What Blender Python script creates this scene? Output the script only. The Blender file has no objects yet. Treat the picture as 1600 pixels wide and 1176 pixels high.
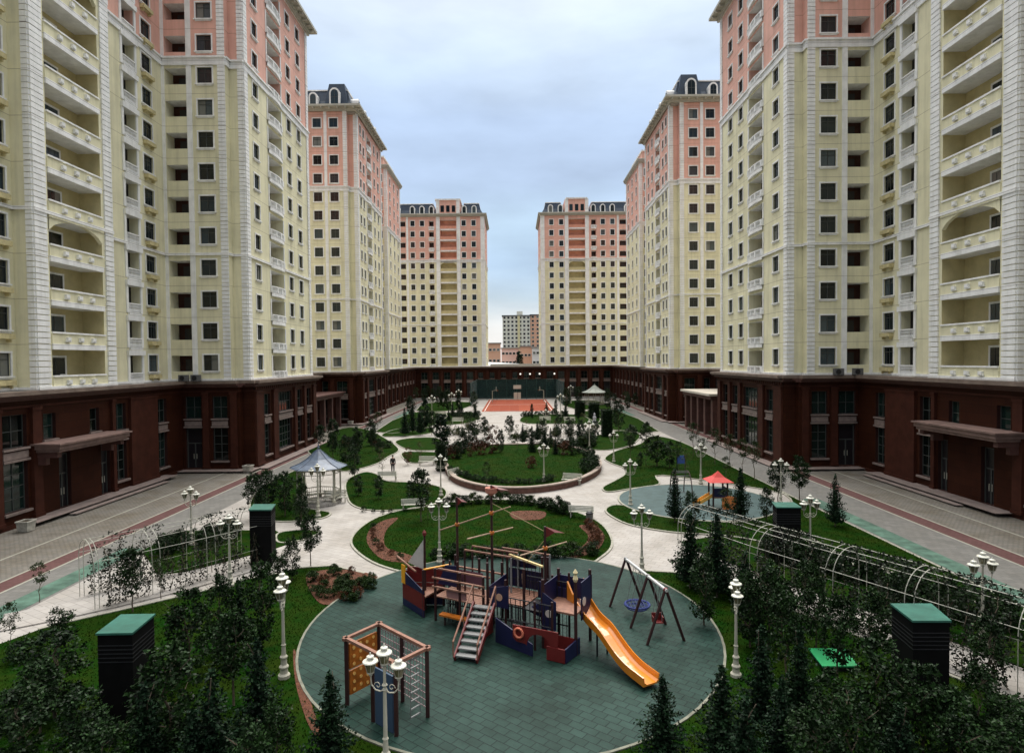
import bpy, math, random
from mathutils import Vector, Matrix
from mathutils.geometry import tessellate_polygon

R = math.radians
PI = math.pi
rnd = random.Random(7)
S = bpy.context.scene
COL = S.collection

# ---------------------------------------------------------------- camera
F = 975.0                      # focal length in photo pixels (photo is 1600 wide)
CAM = Vector((0, 0, 10.7))
CROT = (Matrix.Rotation(R(.18), 3, 'Z') @ Matrix.Rotation(R(90 - 1.47), 3, 'X') @ Matrix.Rotation(R(-.6), 3, 'Z'))
cam = bpy.data.cameras.new('camera')
cam.sensor_width = 36
cam.lens = 36 * F / 1600
cam.clip_start = .1
cam.clip_end = 6000
camo = bpy.data.objects.new('camera', cam)
COL.objects.link(camo)
camo.matrix_world = Matrix.Translation(CAM) @ CROT.to_4x4()
S.camera = camo

# ---------------------------------------------------------------- exposure, sky, sun
S.view_settings.view_transform = 'Standard'
S.view_settings.look = 'None'
S.view_settings.exposure = 1.08
S.view_settings.gamma = 1
S.view_settings.use_curve_mapping = False
S.render.engine = 'CYCLES'
S.cycles.max_bounces = 6
S.cycles.diffuse_bounces = 3
S.cycles.glossy_bounces = 3
S.cycles.transparent_max_bounces = 8

SUN_EL, SUN_ROT = 58.0, 6.0       # sun behind thin cloud, beyond the far blocks
W = bpy.data.worlds.new('World')
S.world = W
W.use_nodes = True
nt = W.node_tree
N = nt.nodes
L = nt.links
N.clear()
out = N.new('ShaderNodeOutputWorld')
bg = N.new('ShaderNodeBackground')
bg.inputs['Strength'].default_value = 0.1
sky = N.new('ShaderNodeTexSky')
sky.sky_type = 'NISHITA'
sky.sun_disc = False
sky.sun_elevation = R(SUN_EL)
sky.sun_rotation = R(SUN_ROT)
sky.air_density = 1.2
sky.dust_density = 2.0
tc = N.new('ShaderNodeTexCoord')
sep = N.new('ShaderNodeSeparateXYZ')
L.new(tc.outputs['Generated'], sep.inputs[0])
# cloud deck: tone by elevation, broken up by stretched noise
mp = N.new('ShaderNodeMapping')
mp.inputs['Scale'].default_value = (1.6, 1.6, 7.0)
L.new(tc.outputs['Generated'], mp.inputs[0])
n1 = N.new('ShaderNodeTexNoise')
n1.inputs['Scale'].default_value = 1.7
n1.inputs['Detail'].default_value = 6
n1.inputs['Roughness'].default_value = .55
n1.inputs['Distortion'].default_value = .4
L.new(mp.outputs[0], n1.inputs['Vector'])
wob = N.new('ShaderNodeMath'); wob.operation = 'MULTIPLY_ADD'
wob.inputs[1].default_value = .10
L.new(n1.outputs['Fac'], wob.inputs[0])
sub = N.new('ShaderNodeMath'); sub.operation = 'SUBTRACT'
sub.inputs[1].default_value = .05
L.new(sep.outputs['Z'], sub.inputs[0])
L.new(sub.outputs[0], wob.inputs[2])
rp = N.new('ShaderNodeValToRGB')
el = rp.color_ramp.elements
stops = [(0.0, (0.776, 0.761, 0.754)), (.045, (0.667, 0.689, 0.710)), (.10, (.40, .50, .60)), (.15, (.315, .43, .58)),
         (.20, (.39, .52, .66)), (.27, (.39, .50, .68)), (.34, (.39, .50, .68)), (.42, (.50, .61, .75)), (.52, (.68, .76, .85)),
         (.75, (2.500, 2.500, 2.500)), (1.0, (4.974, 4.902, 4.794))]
el[0].position, el[0].color = stops[0][0], (*stops[0][1], 1)
el[1].position, el[1].color = stops[-1][0], (*stops[-1][1], 1)
for p, c in stops[1:-1]:
    e = el.new(p); e.color = (*c, 1)
L.new(wob.outputs[0], rp.inputs[0])
n2 = N.new('ShaderNodeTexNoise')
n2.inputs['Scale'].default_value = 3.3
n2.inputs['Detail'].default_value = 5
mp2 = N.new('ShaderNodeMapping')
mp2.inputs['Scale'].default_value = (1.0, 1.0, 3.0)
mp2.inputs['Rotation'].default_value = (0, R(12), 0)
L.new(tc.outputs['Generated'], mp2.inputs[0])
L.new(mp2.outputs[0], n2.inputs['Vector'])
mr = N.new('ShaderNodeMapRange')
mr.inputs[1].default_value = .3; mr.inputs[2].default_value = .7
mr.inputs[3].default_value = 4.9; mr.inputs[4].default_value = 7.3
L.new(n2.outputs['Fac'], mr.inputs[0])
vm = N.new('ShaderNodeVectorMath'); vm.operation = 'SCALE'
L.new(rp.outputs[0], vm.inputs[0]); L.new(mr.outputs[0], vm.inputs['Scale'])
# the deck is thinner, and brighter, towards the sun beyond the far blocks
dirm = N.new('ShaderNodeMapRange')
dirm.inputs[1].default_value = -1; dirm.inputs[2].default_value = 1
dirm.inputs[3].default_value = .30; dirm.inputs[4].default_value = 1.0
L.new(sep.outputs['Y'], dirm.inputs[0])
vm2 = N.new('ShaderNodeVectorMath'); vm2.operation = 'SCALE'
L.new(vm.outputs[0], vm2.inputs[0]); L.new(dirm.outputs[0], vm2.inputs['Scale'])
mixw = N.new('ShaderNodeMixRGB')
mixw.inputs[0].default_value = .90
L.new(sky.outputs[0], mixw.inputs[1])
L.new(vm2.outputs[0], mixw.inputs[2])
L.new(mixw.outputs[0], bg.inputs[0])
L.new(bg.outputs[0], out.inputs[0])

sl = bpy.data.lights.new('sun', 'SUN')
sl.energy = 1.5
sl.angle = R(38)
sl.color = (1, .96, .9)
so = bpy.data.objects.new('sun', sl)
COL.objects.link(so)
# sky rotation is measured from +Y, clockwise seen from above
sd = Vector((math.sin(R(SUN_ROT)) * math.cos(R(SUN_EL)), math.cos(R(SUN_ROT)) * math.cos(R(SUN_EL)), math.sin(R(SUN_EL))))
so.rotation_euler = (-sd).to_track_quat('-Z', 'Y').to_euler()

# ---------------------------------------------------------------- photo pixel -> place on the ground
def G(px, py, z=0.0):
    d = CROT @ Vector(((px - 800) / F, (588 - py) / F, -1))
    t = (z - CAM.z) / d.z
    return CAM + d * t

def ZT(P, py):
    """height of the top of a vertical thing standing at P whose top shows at row py"""
    Ri = CROT.transposed()
    a = Ri @ (Vector((P.x, P.y, 0)) - CAM)
    b = Ri @ Vector((0, 0, 1))
    k = 588 - py
    return -(k * a.z + F * a.y) / (k * b.z + F * b.y)

# ---------------------------------------------------------------- materials
MATS = {}
def M(name, color, rough=.7, spec=.3, metal=0, var=0.0, vscale=3.0, bump=0.0, bscale=20.0, color2=None, island=0.0, objvar=0.0, trans=0, coat=0):
    """principled surface; var mixes towards color2 (or a darker/lighter self) by noise"""
    if name in MATS: return MATS[name]
    m = bpy.data.materials.new(name)
    m.use_nodes = True
    t = m.node_tree; n = t.nodes; l = t.links
    p = n['Principled BSDF']
    p.inputs['Roughness'].default_value = rough
    p.inputs['Specular IOR Level'].default_value = spec
    p.inputs['Metallic'].default_value = metal
    p.inputs['Coat Weight'].default_value = coat
    p.inputs['Transmission Weight'].default_value = trans
    col = None
    p.inputs['Base Color'].default_value = (*color, 1)
    g = n.new('ShaderNodeNewGeometry')
    if var or color2:
        nz = n.new('ShaderNodeTexNoise')
        nz.inputs['Scale'].default_value = vscale
        nz.inputs['Detail'].default_value = 6
        nz.inputs['Roughness'].default_value = .6
        l.new(g.outputs['Position'], nz.inputs['Vector'])
        mx = n.new('ShaderNodeMixRGB')
        c2 = color2 or tuple(c * (1 - var) for c in color)
        c1 = color if color2 else tuple(min(1, c * (1 + var * .6)) for c in color)
        mx.inputs[1].default_value = (*c1, 1)
        mx.inputs[2].default_value = (*c2, 1)
        r = n.new('ShaderNodeMapRange')
        r.inputs[1].default_value = .35; r.inputs[2].default_value = .65
        l.new(nz.outputs['Fac'], r.inputs[0]); l.new(r.outputs[0], mx.inputs[0])
        col = mx.outputs[0]
    for src, amt in (('island', island), ('obj', objvar)):
        if amt:
            hs = n.new('ShaderNodeHueSaturation')
            rr = n.new('ShaderNodeMapRange')
            rr.inputs[3].default_value = 1 - amt; rr.inputs[4].default_value = 1 + amt
            if src == 'island':
                l.new(g.outputs['Random Per Island'], rr.inputs[0])
            else:
                oi = n.new('ShaderNodeObjectInfo'); l.new(oi.outputs['Random'], rr.inputs[0])
            l.new(rr.outputs[0], hs.inputs['Value'])
            if col: l.new(col, hs.inputs['Color'])
            else: hs.inputs['Color'].default_value = (*color, 1)
            col = hs.outputs[0]
    if col: l.new(col, p.inputs['Base Color'])
    if bump:
        nb = n.new('ShaderNodeTexNoise')
        nb.inputs['Scale'].default_value = bscale
        nb.inputs['Detail'].default_value = 4
        l.new(g.outputs['Position'], nb.inputs['Vector'])
        bp = n.new('ShaderNodeBump')
        bp.inputs['Strength'].default_value = bump
        bp.inputs['Distance'].default_value = .05
        l.new(nb.outputs['Fac'], bp.inputs['Height'])
        l.new(bp.outputs[0], p.inputs['Normal'])
    MATS[name] = m
    return m

def streaks(m, amt=.22, sc=(1.6, 1.6, .09)):
    """rain streaks and patchy dirt running down a wall"""
    t = m.node_tree; n = t.nodes; l = t.links; p = n['Principled BSDF']
    src = p.inputs['Base Color'].links[0].from_socket
    g = n.new('ShaderNodeNewGeometry'); mp = n.new('ShaderNodeMapping'); mp.inputs['Scale'].default_value = sc
    l.new(g.outputs['Position'], mp.inputs[0])
    nz = n.new('ShaderNodeTexNoise'); nz.inputs['Scale'].default_value = 1; nz.inputs['Detail'].default_value = 7; nz.inputs['Roughness'].default_value = .7
    l.new(mp.outputs[0], nz.inputs['Vector'])
    r = n.new('ShaderNodeMapRange'); r.inputs[1].default_value = .45; r.inputs[2].default_value = .75; r.inputs[4].default_value = 1
    l.new(nz.outputs['Fac'], r.inputs[0])
    mx = n.new('ShaderNodeMixRGB'); mx.blend_type = 'MULTIPLY'
    l.new(r.outputs[0], mx.inputs[0]); l.new(src, mx.inputs[1]); mx.inputs[2].default_value = (1 - amt, 1 - amt, 1 - amt * 1.1, 1)
    # a fine joint at each storey
    sp = n.new('ShaderNodeSeparateXYZ'); l.new(g.outputs['Position'], sp.inputs[0])
    a = n.new('ShaderNodeMath'); a.operation = 'MULTIPLY_ADD'; a.inputs[1].default_value = 1 / 3.1; a.inputs[2].default_value = -9.02 / 3.1; l.new(sp.outputs['Z'], a.inputs[0])
    f = n.new('ShaderNodeMath'); f.operation = 'FRACT'; l.new(a.outputs[0], f.inputs[0])
    c = n.new('ShaderNodeMath'); c.operation = 'LESS_THAN'; c.inputs[1].default_value = .012; l.new(f.outputs[0], c.inputs[0])
    mx2 = n.new('ShaderNodeMixRGB'); mx2.blend_type = 'MULTIPLY'; l.new(c.outputs[0], mx2.inputs[0]); l.new(mx.outputs[0], mx2.inputs[1]); mx2.inputs[2].default_value = (.55, .52, .5, 1)
    l.new(mx2.outputs[0], p.inputs['Base Color'])

def curtains(m):
    """some panes have a blind or curtain behind them"""
    t = m.node_tree; n = t.nodes; l = t.links; p = n['Principled BSDF']
    src = p.inputs['Base Color'].links[0].from_socket
    g = n.new('ShaderNodeNewGeometry'); oi = n.new('ShaderNodeObjectInfo')
    a = n.new('ShaderNodeMath'); a.operation = 'MULTIPLY_ADD'; a.inputs[1].default_value = 7.31
    l.new(oi.outputs['Random'], a.inputs[0]); l.new(g.outputs['Random Per Island'], a.inputs[2])
    f = n.new('ShaderNodeMath'); f.operation = 'FRACT'; l.new(a.outputs[0], f.inputs[0])
    cr = n.new('ShaderNodeValToRGB'); cr.color_ramp.interpolation = 'CONSTANT'
    e = cr.color_ramp.elements; e[0].position = 0; e[0].color = (.0, .0, .0, 1); e[1].position = .70; e[1].color = (.015, .025, .032, 1)
    for ps, cc in ((.84, (.06, .075, .08)), (.94, (.16, .16, .14))):
        q = e.new(ps); q.color = (*cc, 1)
    l.new(f.outputs[0], cr.inputs[0])
    mx = n.new('ShaderNodeMixRGB'); mx.blend_type = 'ADD'; mx.inputs[0].default_value = 1
    l.new(src, mx.inputs[1]); l.new(cr.outputs[0], mx.inputs[2]); l.new(mx.outputs[0], p.inputs['Base Color'])

def brickmat(name, c1, c2, mortar, w, h, msize=.012, rough=.85, vertical=False, rot=0, stain=None, sscale=.35, bump=.35, offset=.5, samt=.6):
    if name in MATS: return MATS[name]
    m = bpy.data.materials.new(name)
    m.use_nodes = True
    t = m.node_tree; n = t.nodes; l = t.links
    p = n['Principled BSDF']; p.inputs['Roughness'].default_value = rough
    p.inputs['Specular IOR Level'].default_value = .10
    g = n.new('ShaderNodeNewGeometry')
    vec = g.outputs['Position']
    if vertical:      # lay the courses in (x+y, z)
        sp = n.new('ShaderNodeSeparateXYZ'); l.new(vec, sp.inputs[0])
        ad = n.new('ShaderNodeMath'); ad.operation = 'ADD'
        l.new(sp.outputs['X'], ad.inputs[0]); l.new(sp.outputs['Y'], ad.inputs[1])
        cb = n.new('ShaderNodeCombineXYZ')
        l.new(ad.outputs[0], cb.inputs['X']); l.new(sp.outputs['Z'], cb.inputs['Y'])
        vec = cb.outputs[0]
    if rot:
        mp = n.new('ShaderNodeMapping'); mp.inputs['Rotation'].default_value = (0, 0, rot)
        l.new(vec, mp.inputs[0]); vec = mp.outputs[0]
    b = n.new('ShaderNodeTexBrick')
    b.offset = offset
    b.inputs['Scale'].default_value = 1
    b.inputs['Brick Width'].default_value = w
    b.inputs['Row Height'].default_value = h
    b.inputs['Mortar Size'].default_value = msize
    b.inputs['Mortar Smooth'].default_value = .3
    b.inputs['Color1'].default_value = (*c1, 1)
    b.inputs['Color2'].default_value = (*c2, 1)
    b.inputs['Mortar'].default_value = (*mortar, 1)
    l.new(vec, b.inputs['Vector'])
    col = b.outputs['Color']
    if stain:
        nz = n.new('ShaderNodeTexNoise'); nz.inputs['Scale'].default_value = sscale
        nz.inputs['Detail'].default_value = 8; nz.inputs['Roughness'].default_value = .65
        l.new(g.outputs['Position'], nz.inputs['Vector'])
        r = n.new('ShaderNodeMapRange')
        r.inputs[1].default_value = .42; r.inputs[2].default_value = .68
        r.inputs[4].default_value = samt
        l.new(nz.outputs['Fac'], r.inputs[0])
        mx = n.new('ShaderNodeMixRGB'); mx.blend_type = 'MULTIPLY'
        l.new(r.outputs[0], mx.inputs[0]); l.new(col, mx.inputs[1])
        mx.inputs[2].default_value = (*stain, 1)
        col = mx.outputs[0]
    l.new(col, p.inputs['Base Color'])
    bp = n.new('ShaderNodeBump'); bp.inputs['Strength'].default_value = bump
    bp.inputs['Distance'].default_value = .02; bp.invert = True
    l.new(b.outputs['Fac'], bp.inputs['Height'])
    l.new(bp.outputs[0], p.inputs['Normal'])
    MATS[name] = m
    return m

cream = M('cream_render', (.80, .755, .525), .85, .1, var=.10, vscale=.35, bump=.08, bscale=6)
pink = M('pink_render', (.79, .46, .37), .85, .1, var=.10, vscale=.4, bump=.08, bscale=6)
white = M('white_trim', (.88, .875, .85), .75, .25, var=.10, vscale=1.1)
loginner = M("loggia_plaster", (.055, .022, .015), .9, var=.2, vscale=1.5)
yellow = M('ochre_plaster', (.58, .50, .27), .85, var=.12, vscale=1)
pinkdeep = M('coral_plaster', (.70, .32, .22), .85, var=.12, vscale=1)
glass = M('window_glass', (.010, .015, .017), .12, .4, objvar=.7)
frame_d = M('dark_window_frame', (.06, .065, .06), .5)
brown = brickmat('brown_granite', (.034, .0095, .0045), (.044, .013, .006), (.015, .005, .003), 1.2, .6, .012, .6, vertical=True, stain=(.55, .5, .5), sscale=.5, bump=.2)
brown_l = M('brown_stone_trim', (.095, .042, .034), .6, .4, var=.25, vscale=1.5)
brown_d = M('dark_brown_stone', (.04, .014, .011), .6, .3, var=.2, vscale=1)
sillst = M('pale_sill_stone', (.22, .17, .15), .6, var=.2, vscale=3)
shopglass = M('shop_glass', (.005, .013, .011), .07, .6, objvar=.8)
darkdoor = M('dark_doorway', (.012, .010, .012), .35, .5)
slate = M('slate_roof', (.018, .035, .062), .5, .4, var=.3, vscale=2, bump=.3, bscale=9)
roofgrey = M('terrace_roofing', (.36, .33, .30), .9, var=.2, vscale=.8)
metal_w = M('cream_painted_metal', (.42, .40, .32), .45, .4, var=.08, vscale=4)
black = M('black_metal', (.012, .012, .014), .5, .4)

streaks(cream); streaks(pink, .18); streaks(white, .20); curtains(glass)
# ---------------------------------------------------------------- mesh builder
class MB:
    def __init__(s, fr=None):
        s.v = []; s.f = []; s.m = []; s.fr = fr
        s.flip = bool(fr and fr.to_3x3().determinant() < 0)
    def add(s, vs, fs, mi=0):
        b = len(s.v)
        if s.fr:
            vs = [s.fr @ Vector(v) for v in vs]
        s.v += [tuple(v) for v in vs]
        for f in fs:
            g = tuple(b + i for i in f)
            s.f.append(g[::-1] if s.flip else g); s.m.append(mi)
        return s
    def box(s, x0, x1, y0, y1, z0, z1, mi=0):
        if x0 > x1: x0, x1 = x1, x0
        if y0 > y1: y0, y1 = y1, y0
        return s.add([(x0, y0, z0), (x1, y0, z0), (x1, y1, z0), (x0, y1, z0), (x0, y0, z1), (x1, y0, z1), (x1, y1, z1), (x0, y1, z1)],
                     [(0, 3, 2, 1), (4, 5, 6, 7), (0, 1, 5, 4), (1, 2, 6, 5), (2, 3, 7, 6), (3, 0, 4, 7)], mi)
    def quad(s, a, b, c, d, mi=0):
        return s.add([a, b, c, d], [(0, 1, 2, 3)], mi)
    def tube(s, p, q, r, r2=None, n=8, mi=0, caps=True):
        p = Vector(p); q = Vector(q); r2 = r if r2 is None else r2
        d = (q - p)
        if d.length < 1e-6: return s
        d.normalize()
        a = d.orthogonal().normalized(); b = d.cross(a)
        vs = []
        for c, rr in ((p, r), (q, r2)):
            for i in range(n):
                t = 2 * PI * i / n
                vs.append(c + (a * math.cos(t) + b * math.sin(t)) * rr)
        fs = [(i, (i + 1) % n, n + (i + 1) % n, n + i) for i in range(n)]
        if caps: fs += [tuple(range(n))[::-1], tuple(range(n, 2 * n))]
        return s.add(vs, fs, mi)
    def path(s, pts, r, n=6, mi=0):
        for i in range(len(pts) - 1):
            s.tube(pts[i], pts[i + 1], r if not isinstance(r, list) else r[i], None if not isinstance(r, list) else r[i + 1], n, mi)
        return s
    def bar(s, p, q, w, h, mi=0):
        """square section bar between two points"""
        p = Vector(p); q = Vector(q); d = (q - p).normalized()
        up = Vector((0, 0, 1))
        if abs(d.z) > .95: up = Vector((0, 1, 0))
        a = d.cross(up).normalized() * w / 2; b = a.cross(d).normalized() * h / 2
        vs = [p - a - b, p + a - b, p + a + b, p - a + b, q - a - b, q + a - b, q + a + b, q - a + b]
        return s.add(vs, [(0, 3, 2, 1), (4, 5, 6, 7), (0, 1, 5, 4), (1, 2, 6, 5), (2, 3, 7, 6), (3, 0, 4, 7)], mi)
    def lathe(s, cx, cy, prof, n=12, mi=0):
        vs = []; fs = []
        for r, z in prof:
            for i in range(n):
                t = 2 * PI * i / n
                vs.append((cx + r * math.cos(t), cy + r * math.sin(t), z))
        for k in range(len(prof) - 1):
            for i in range(n):
                j = (i + 1) % n
                fs.append((k * n + i, k * n + j, (k + 1) * n + j, (k + 1) * n + i))
        fs.append(tuple(range(n))[::-1]); fs.append(tuple(range((len(prof) - 1) * n, len(prof) * n)))
        return s.add(vs, fs, mi)
    def prism(s, pts, z0, z1, mi=0, mside=None):
        n = len(pts)
        if sum(pts[i][0] * pts[(i + 1) % n][1] - pts[(i + 1) % n][0] * pts[i][1] for i in range(n)) < 0:
            pts = pts[::-1]
        tri = tessellate_polygon([[Vector((p[0], p[1], 0)) for p in pts]])
        vs = [(p[0], p[1], z1) for p in pts] + [(p[0], p[1], z0) for p in pts]
        top = []
        for a, b, c in tri:
            pa, pb, pc = pts[a], pts[b], pts[c]
            cr = (pb[0] - pa[0]) * (pc[1] - pa[1]) - (pb[1] - pa[1]) * (pc[0] - pa[0])
            top.append((a, b, c) if cr > 0 else (a, c, b))
        s.add(vs, top + [(n + i, n + (i + 1) % n, (i + 1) % n, i) for i in range(n)], mi)
        return s
    def plate(s, pts, thick, mi=0):
        """flat polygon in 3-D with real thickness"""
        P = [Vector(p) for p in pts]
        nrm = Vector((0, 0, 0))
        for i in range(len(P)):
            nrm += (P[i] - P[0]).cross(P[(i + 1) % len(P)] - P[0])
        nrm.normalize()
        tri = tessellate_polygon([P])
        n = len(P)
        vs = [p + nrm * thick / 2 for p in P] + [p - nrm * thick / 2 for p in P]
        fs = [t for t in tri] + [(c + n, b + n, a + n) for a, b, c in tri] + [(i, i + n, (i + 1) % n + n, (i + 1) % n) for i in range(n)]
        return s.add(vs, fs, mi)
    def blob(s, c, rx, ry, rz, n=8, mi=0):
        c = Vector(c)
        vs = []; fs = []
        for k in range(n // 2 + 1):
            a = PI * k / (n // 2)
            for i in range(n):
                t = 2 * PI * i / n
                vs.append((c.x + rx * math.sin(a) * math.cos(t), c.y + ry * math.sin(a) * math.sin(t), c.z - rz * math.cos(a)))
        for k in range(n // 2):
            for i in range(n):
                j = (i + 1) % n
                fs.append((k * n + i, k * n + j, (k + 1) * n + j, (k + 1) * n + i))
        return s.add(vs, fs, mi)
    def mesh(s, name, mats, off=None, smooth=False):
        me = bpy.data.meshes.new(name)
        vs = s.v if off is None else [(v[0] - off[0], v[1] - off[1], v[2] - off[2]) for v in s.v]
        me.from_pydata(vs, [], s.f)
        mats = mats if isinstance(mats, (list, tuple)) else [mats]
        for m in mats: me.materials.append(m)
        if len(mats) > 1: me.polygons.foreach_set('material_index', s.m)
        if smooth: me.polygons.foreach_set('use_smooth', [True] * len(s.f))
        me.update()
        return me
    def build(s, name, mats, parent=None, local=False, smooth=False):
        """world-space geometry unless local; parents are unrotated or local is set"""
        if not s.f: return None
        off = None
        if parent is not None and not local: off = wloc(parent)
        o = bpy.data.objects.new(name, s.mesh(name, mats, off, smooth))
        COL.objects.link(o)
        if parent is not None: o.parent = parent
        return o

def wloc(o):
    v = Vector(o.location)
    while o.parent:
        o = o.parent; v += Vector(o.location)
    return v

def tag(o, label, cat, group=None):
    o['label'] = label; o['category'] = cat
    if group: o['group'] = group
    return o

def thing(name, label, cat, loc=(0, 0, 0), rz=0, group=None):
    o = bpy.data.objects.new(name, None)
    o.empty_display_size = .5
    COL.objects.link(o)
    o.location = loc; o.rotation_euler = (0, 0, rz)
    return tag(o, label, cat, group)

def struct(o):
    o['kind'] = 'structure'
    return o

def inst(name, me, parent=None, loc=(0, 0, 0), rz=0, scale=None):
    o = bpy.data.objects.new(name, me)
    COL.objects.link(o)
    o.parent = parent
    o.location = loc; o.rotation_euler = (0, 0, rz)
    if scale: o.scale = scale
    return o

def dup(root, loc, rz=0, label=None, scale=1.0):
    r = root.copy(); COL.objects.link(r)
    r.location = loc; r.rotation_euler = (0, 0, rz); r.scale = (scale,) * 3 if not isinstance(scale, tuple) else scale
    if label: r['label'] = label
    for ch in list(root.children):
        c = ch.copy(); COL.objects.link(c); c.parent = r
        for g in ch.children:
            d = g.copy(); COL.objects.link(d); d.parent = c
    return r

def frame(P, Q, n):
    """local (u along the wall, d outward, z up)"""
    u = Vector((Q[0] - P[0], Q[1] - P[1], 0)).normalized()
    return Matrix(((u.x, n[0], 0, P[0]), (u.y, n[1], 0, P[1]), (0, 0, 1, 0), (0, 0, 0, 1)))
# ================================================================ APARTMENT TOWERS
ZP = 9.0            # podium roof
FH = 3.1            # storey
NC, NP = 10, 4      # cream and pink storeys
ZB = ZP + NC * FH   # pale band
ZE = ZB + NP * FH   # under the eaves

WM = {}
def window_mesh(w, h, trim=True, shop=False, deep=.14):
    key = ('w', w, h, trim, shop)
    if key in WM: return WM[key]
    b = MB()
    if shop: b.box(-w / 2, w / 2, deep, deep + .04, 0, h, 0)
    else:
        b.box(-w / 2, 0, deep, deep + .04, 0, h, 0); b.box(0.001, w / 2, deep, deep + .04, 0, h, 0)
    fb = .055
    for x0, x1, z0, z1 in ((-w / 2, -w / 2 + fb, 0, h), (w / 2 - fb, w / 2, 0, h), (-w / 2, w / 2, 0, fb), (-w / 2, w / 2, h - fb, h)):
        b.box(x0, x1, deep - .05, deep - .002, z0, z1, 1)
    if shop:
        k = max(1, round(w / .8))
        for i in range(1, k):
            x = -w / 2 + w * i / k
            b.box(x - .03, x + .03, deep - .045, deep - .003, fb, h - fb, 1)
        for i in range(1, max(2, round(h / .9))):
            z = h * i / max(2, round(h / .9))
            b.box(-w / 2 + fb, w / 2 - fb, deep - .04, deep - .004, z - .025, z + .025, 1)
    else:
        b.box(-.03, .03, deep - .045, deep - .003, fb, h - fb, 1)
        b.box(-w / 2 + fb, w / 2 - fb, deep - .04, deep - .004, h * .7, h * .7 + .05, 1)
    me = b.mesh('window', [shopglass if shop else glass, frame_d])
    WM[key] = me
    return me

def surround_mesh(w, h, t=.13):
    key = ('s', w, h)
    if key in WM: return WM[key]
    b = MB()
    b.box(-w / 2 - t, -w / 2, -.06, .02, -.0, h, 0)
    b.box(w / 2, w / 2 + t, -.06, .02, 0, h, 0)
    b.box(-w / 2 - t, w / 2 + t, -.07, .02, h, h + t, 0)
    b.box(-w / 2 - t - .06, w / 2 + t + .06, -.16, .02, -t * .8, 0, 0)
    b.box(-w / 2 - t * .5, w / 2 + t * .5, -.09, .015, -t * .8 - .12, -t * .8, 0)
    me = b.mesh('surround', white)
    WM[key] = me
    return me

def joined_mesh(w, h):
    """window with its surround in one mesh, for towers too far to split"""
    key = ('j', w, h)
    if key in WM: return WM[key]
    b = MB(); t = .16
    b.box(-w / 2, w / 2, .14, .18, 0, h, 0)
    b.box(-.03, .03, .10, .137, 0, h, 1)
    b.box(-w / 2, w / 2, .11, .138, h * .7, h * .7 + .05, 1)
    b.box(-w / 2 - t, -w / 2, -.06, .02, 0, h, 2)
    b.box(w / 2, w / 2 + t, -.06, .02, 0, h, 2)
    b.box(-w / 2 - t, w / 2 + t, -.07, .02, h, h + t, 2)
    b.box(-w / 2 - t, w / 2 + t, -.13, .02, -t, 0, 2)
    me = b.mesh('window', [glass, frame_d, white])
    WM[key] = me
    return me

def ledge_mesh(w):
    key = ('l', w)
    if key not in WM:
        b = MB()
        b.box(-w / 2, w / 2, -.42, .02, 0, .06); b.box(-w / 2, w / 2, -.42, -.37, .06, .34)
        for x in (-w / 2, -w / 6, w / 6, w / 2 - .05): b.box(x, x + .05, -.40, .0, .06, .32)
        for x in (-w * .35, w * .35): b.box(x - .06, x + .06, -.3, .02, -.22, 0)
        WM[key] = b.mesh('ledge', M('ledge_ochre', (.60, .52, .28), .8, var=.2))
    return WM[key]

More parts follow.
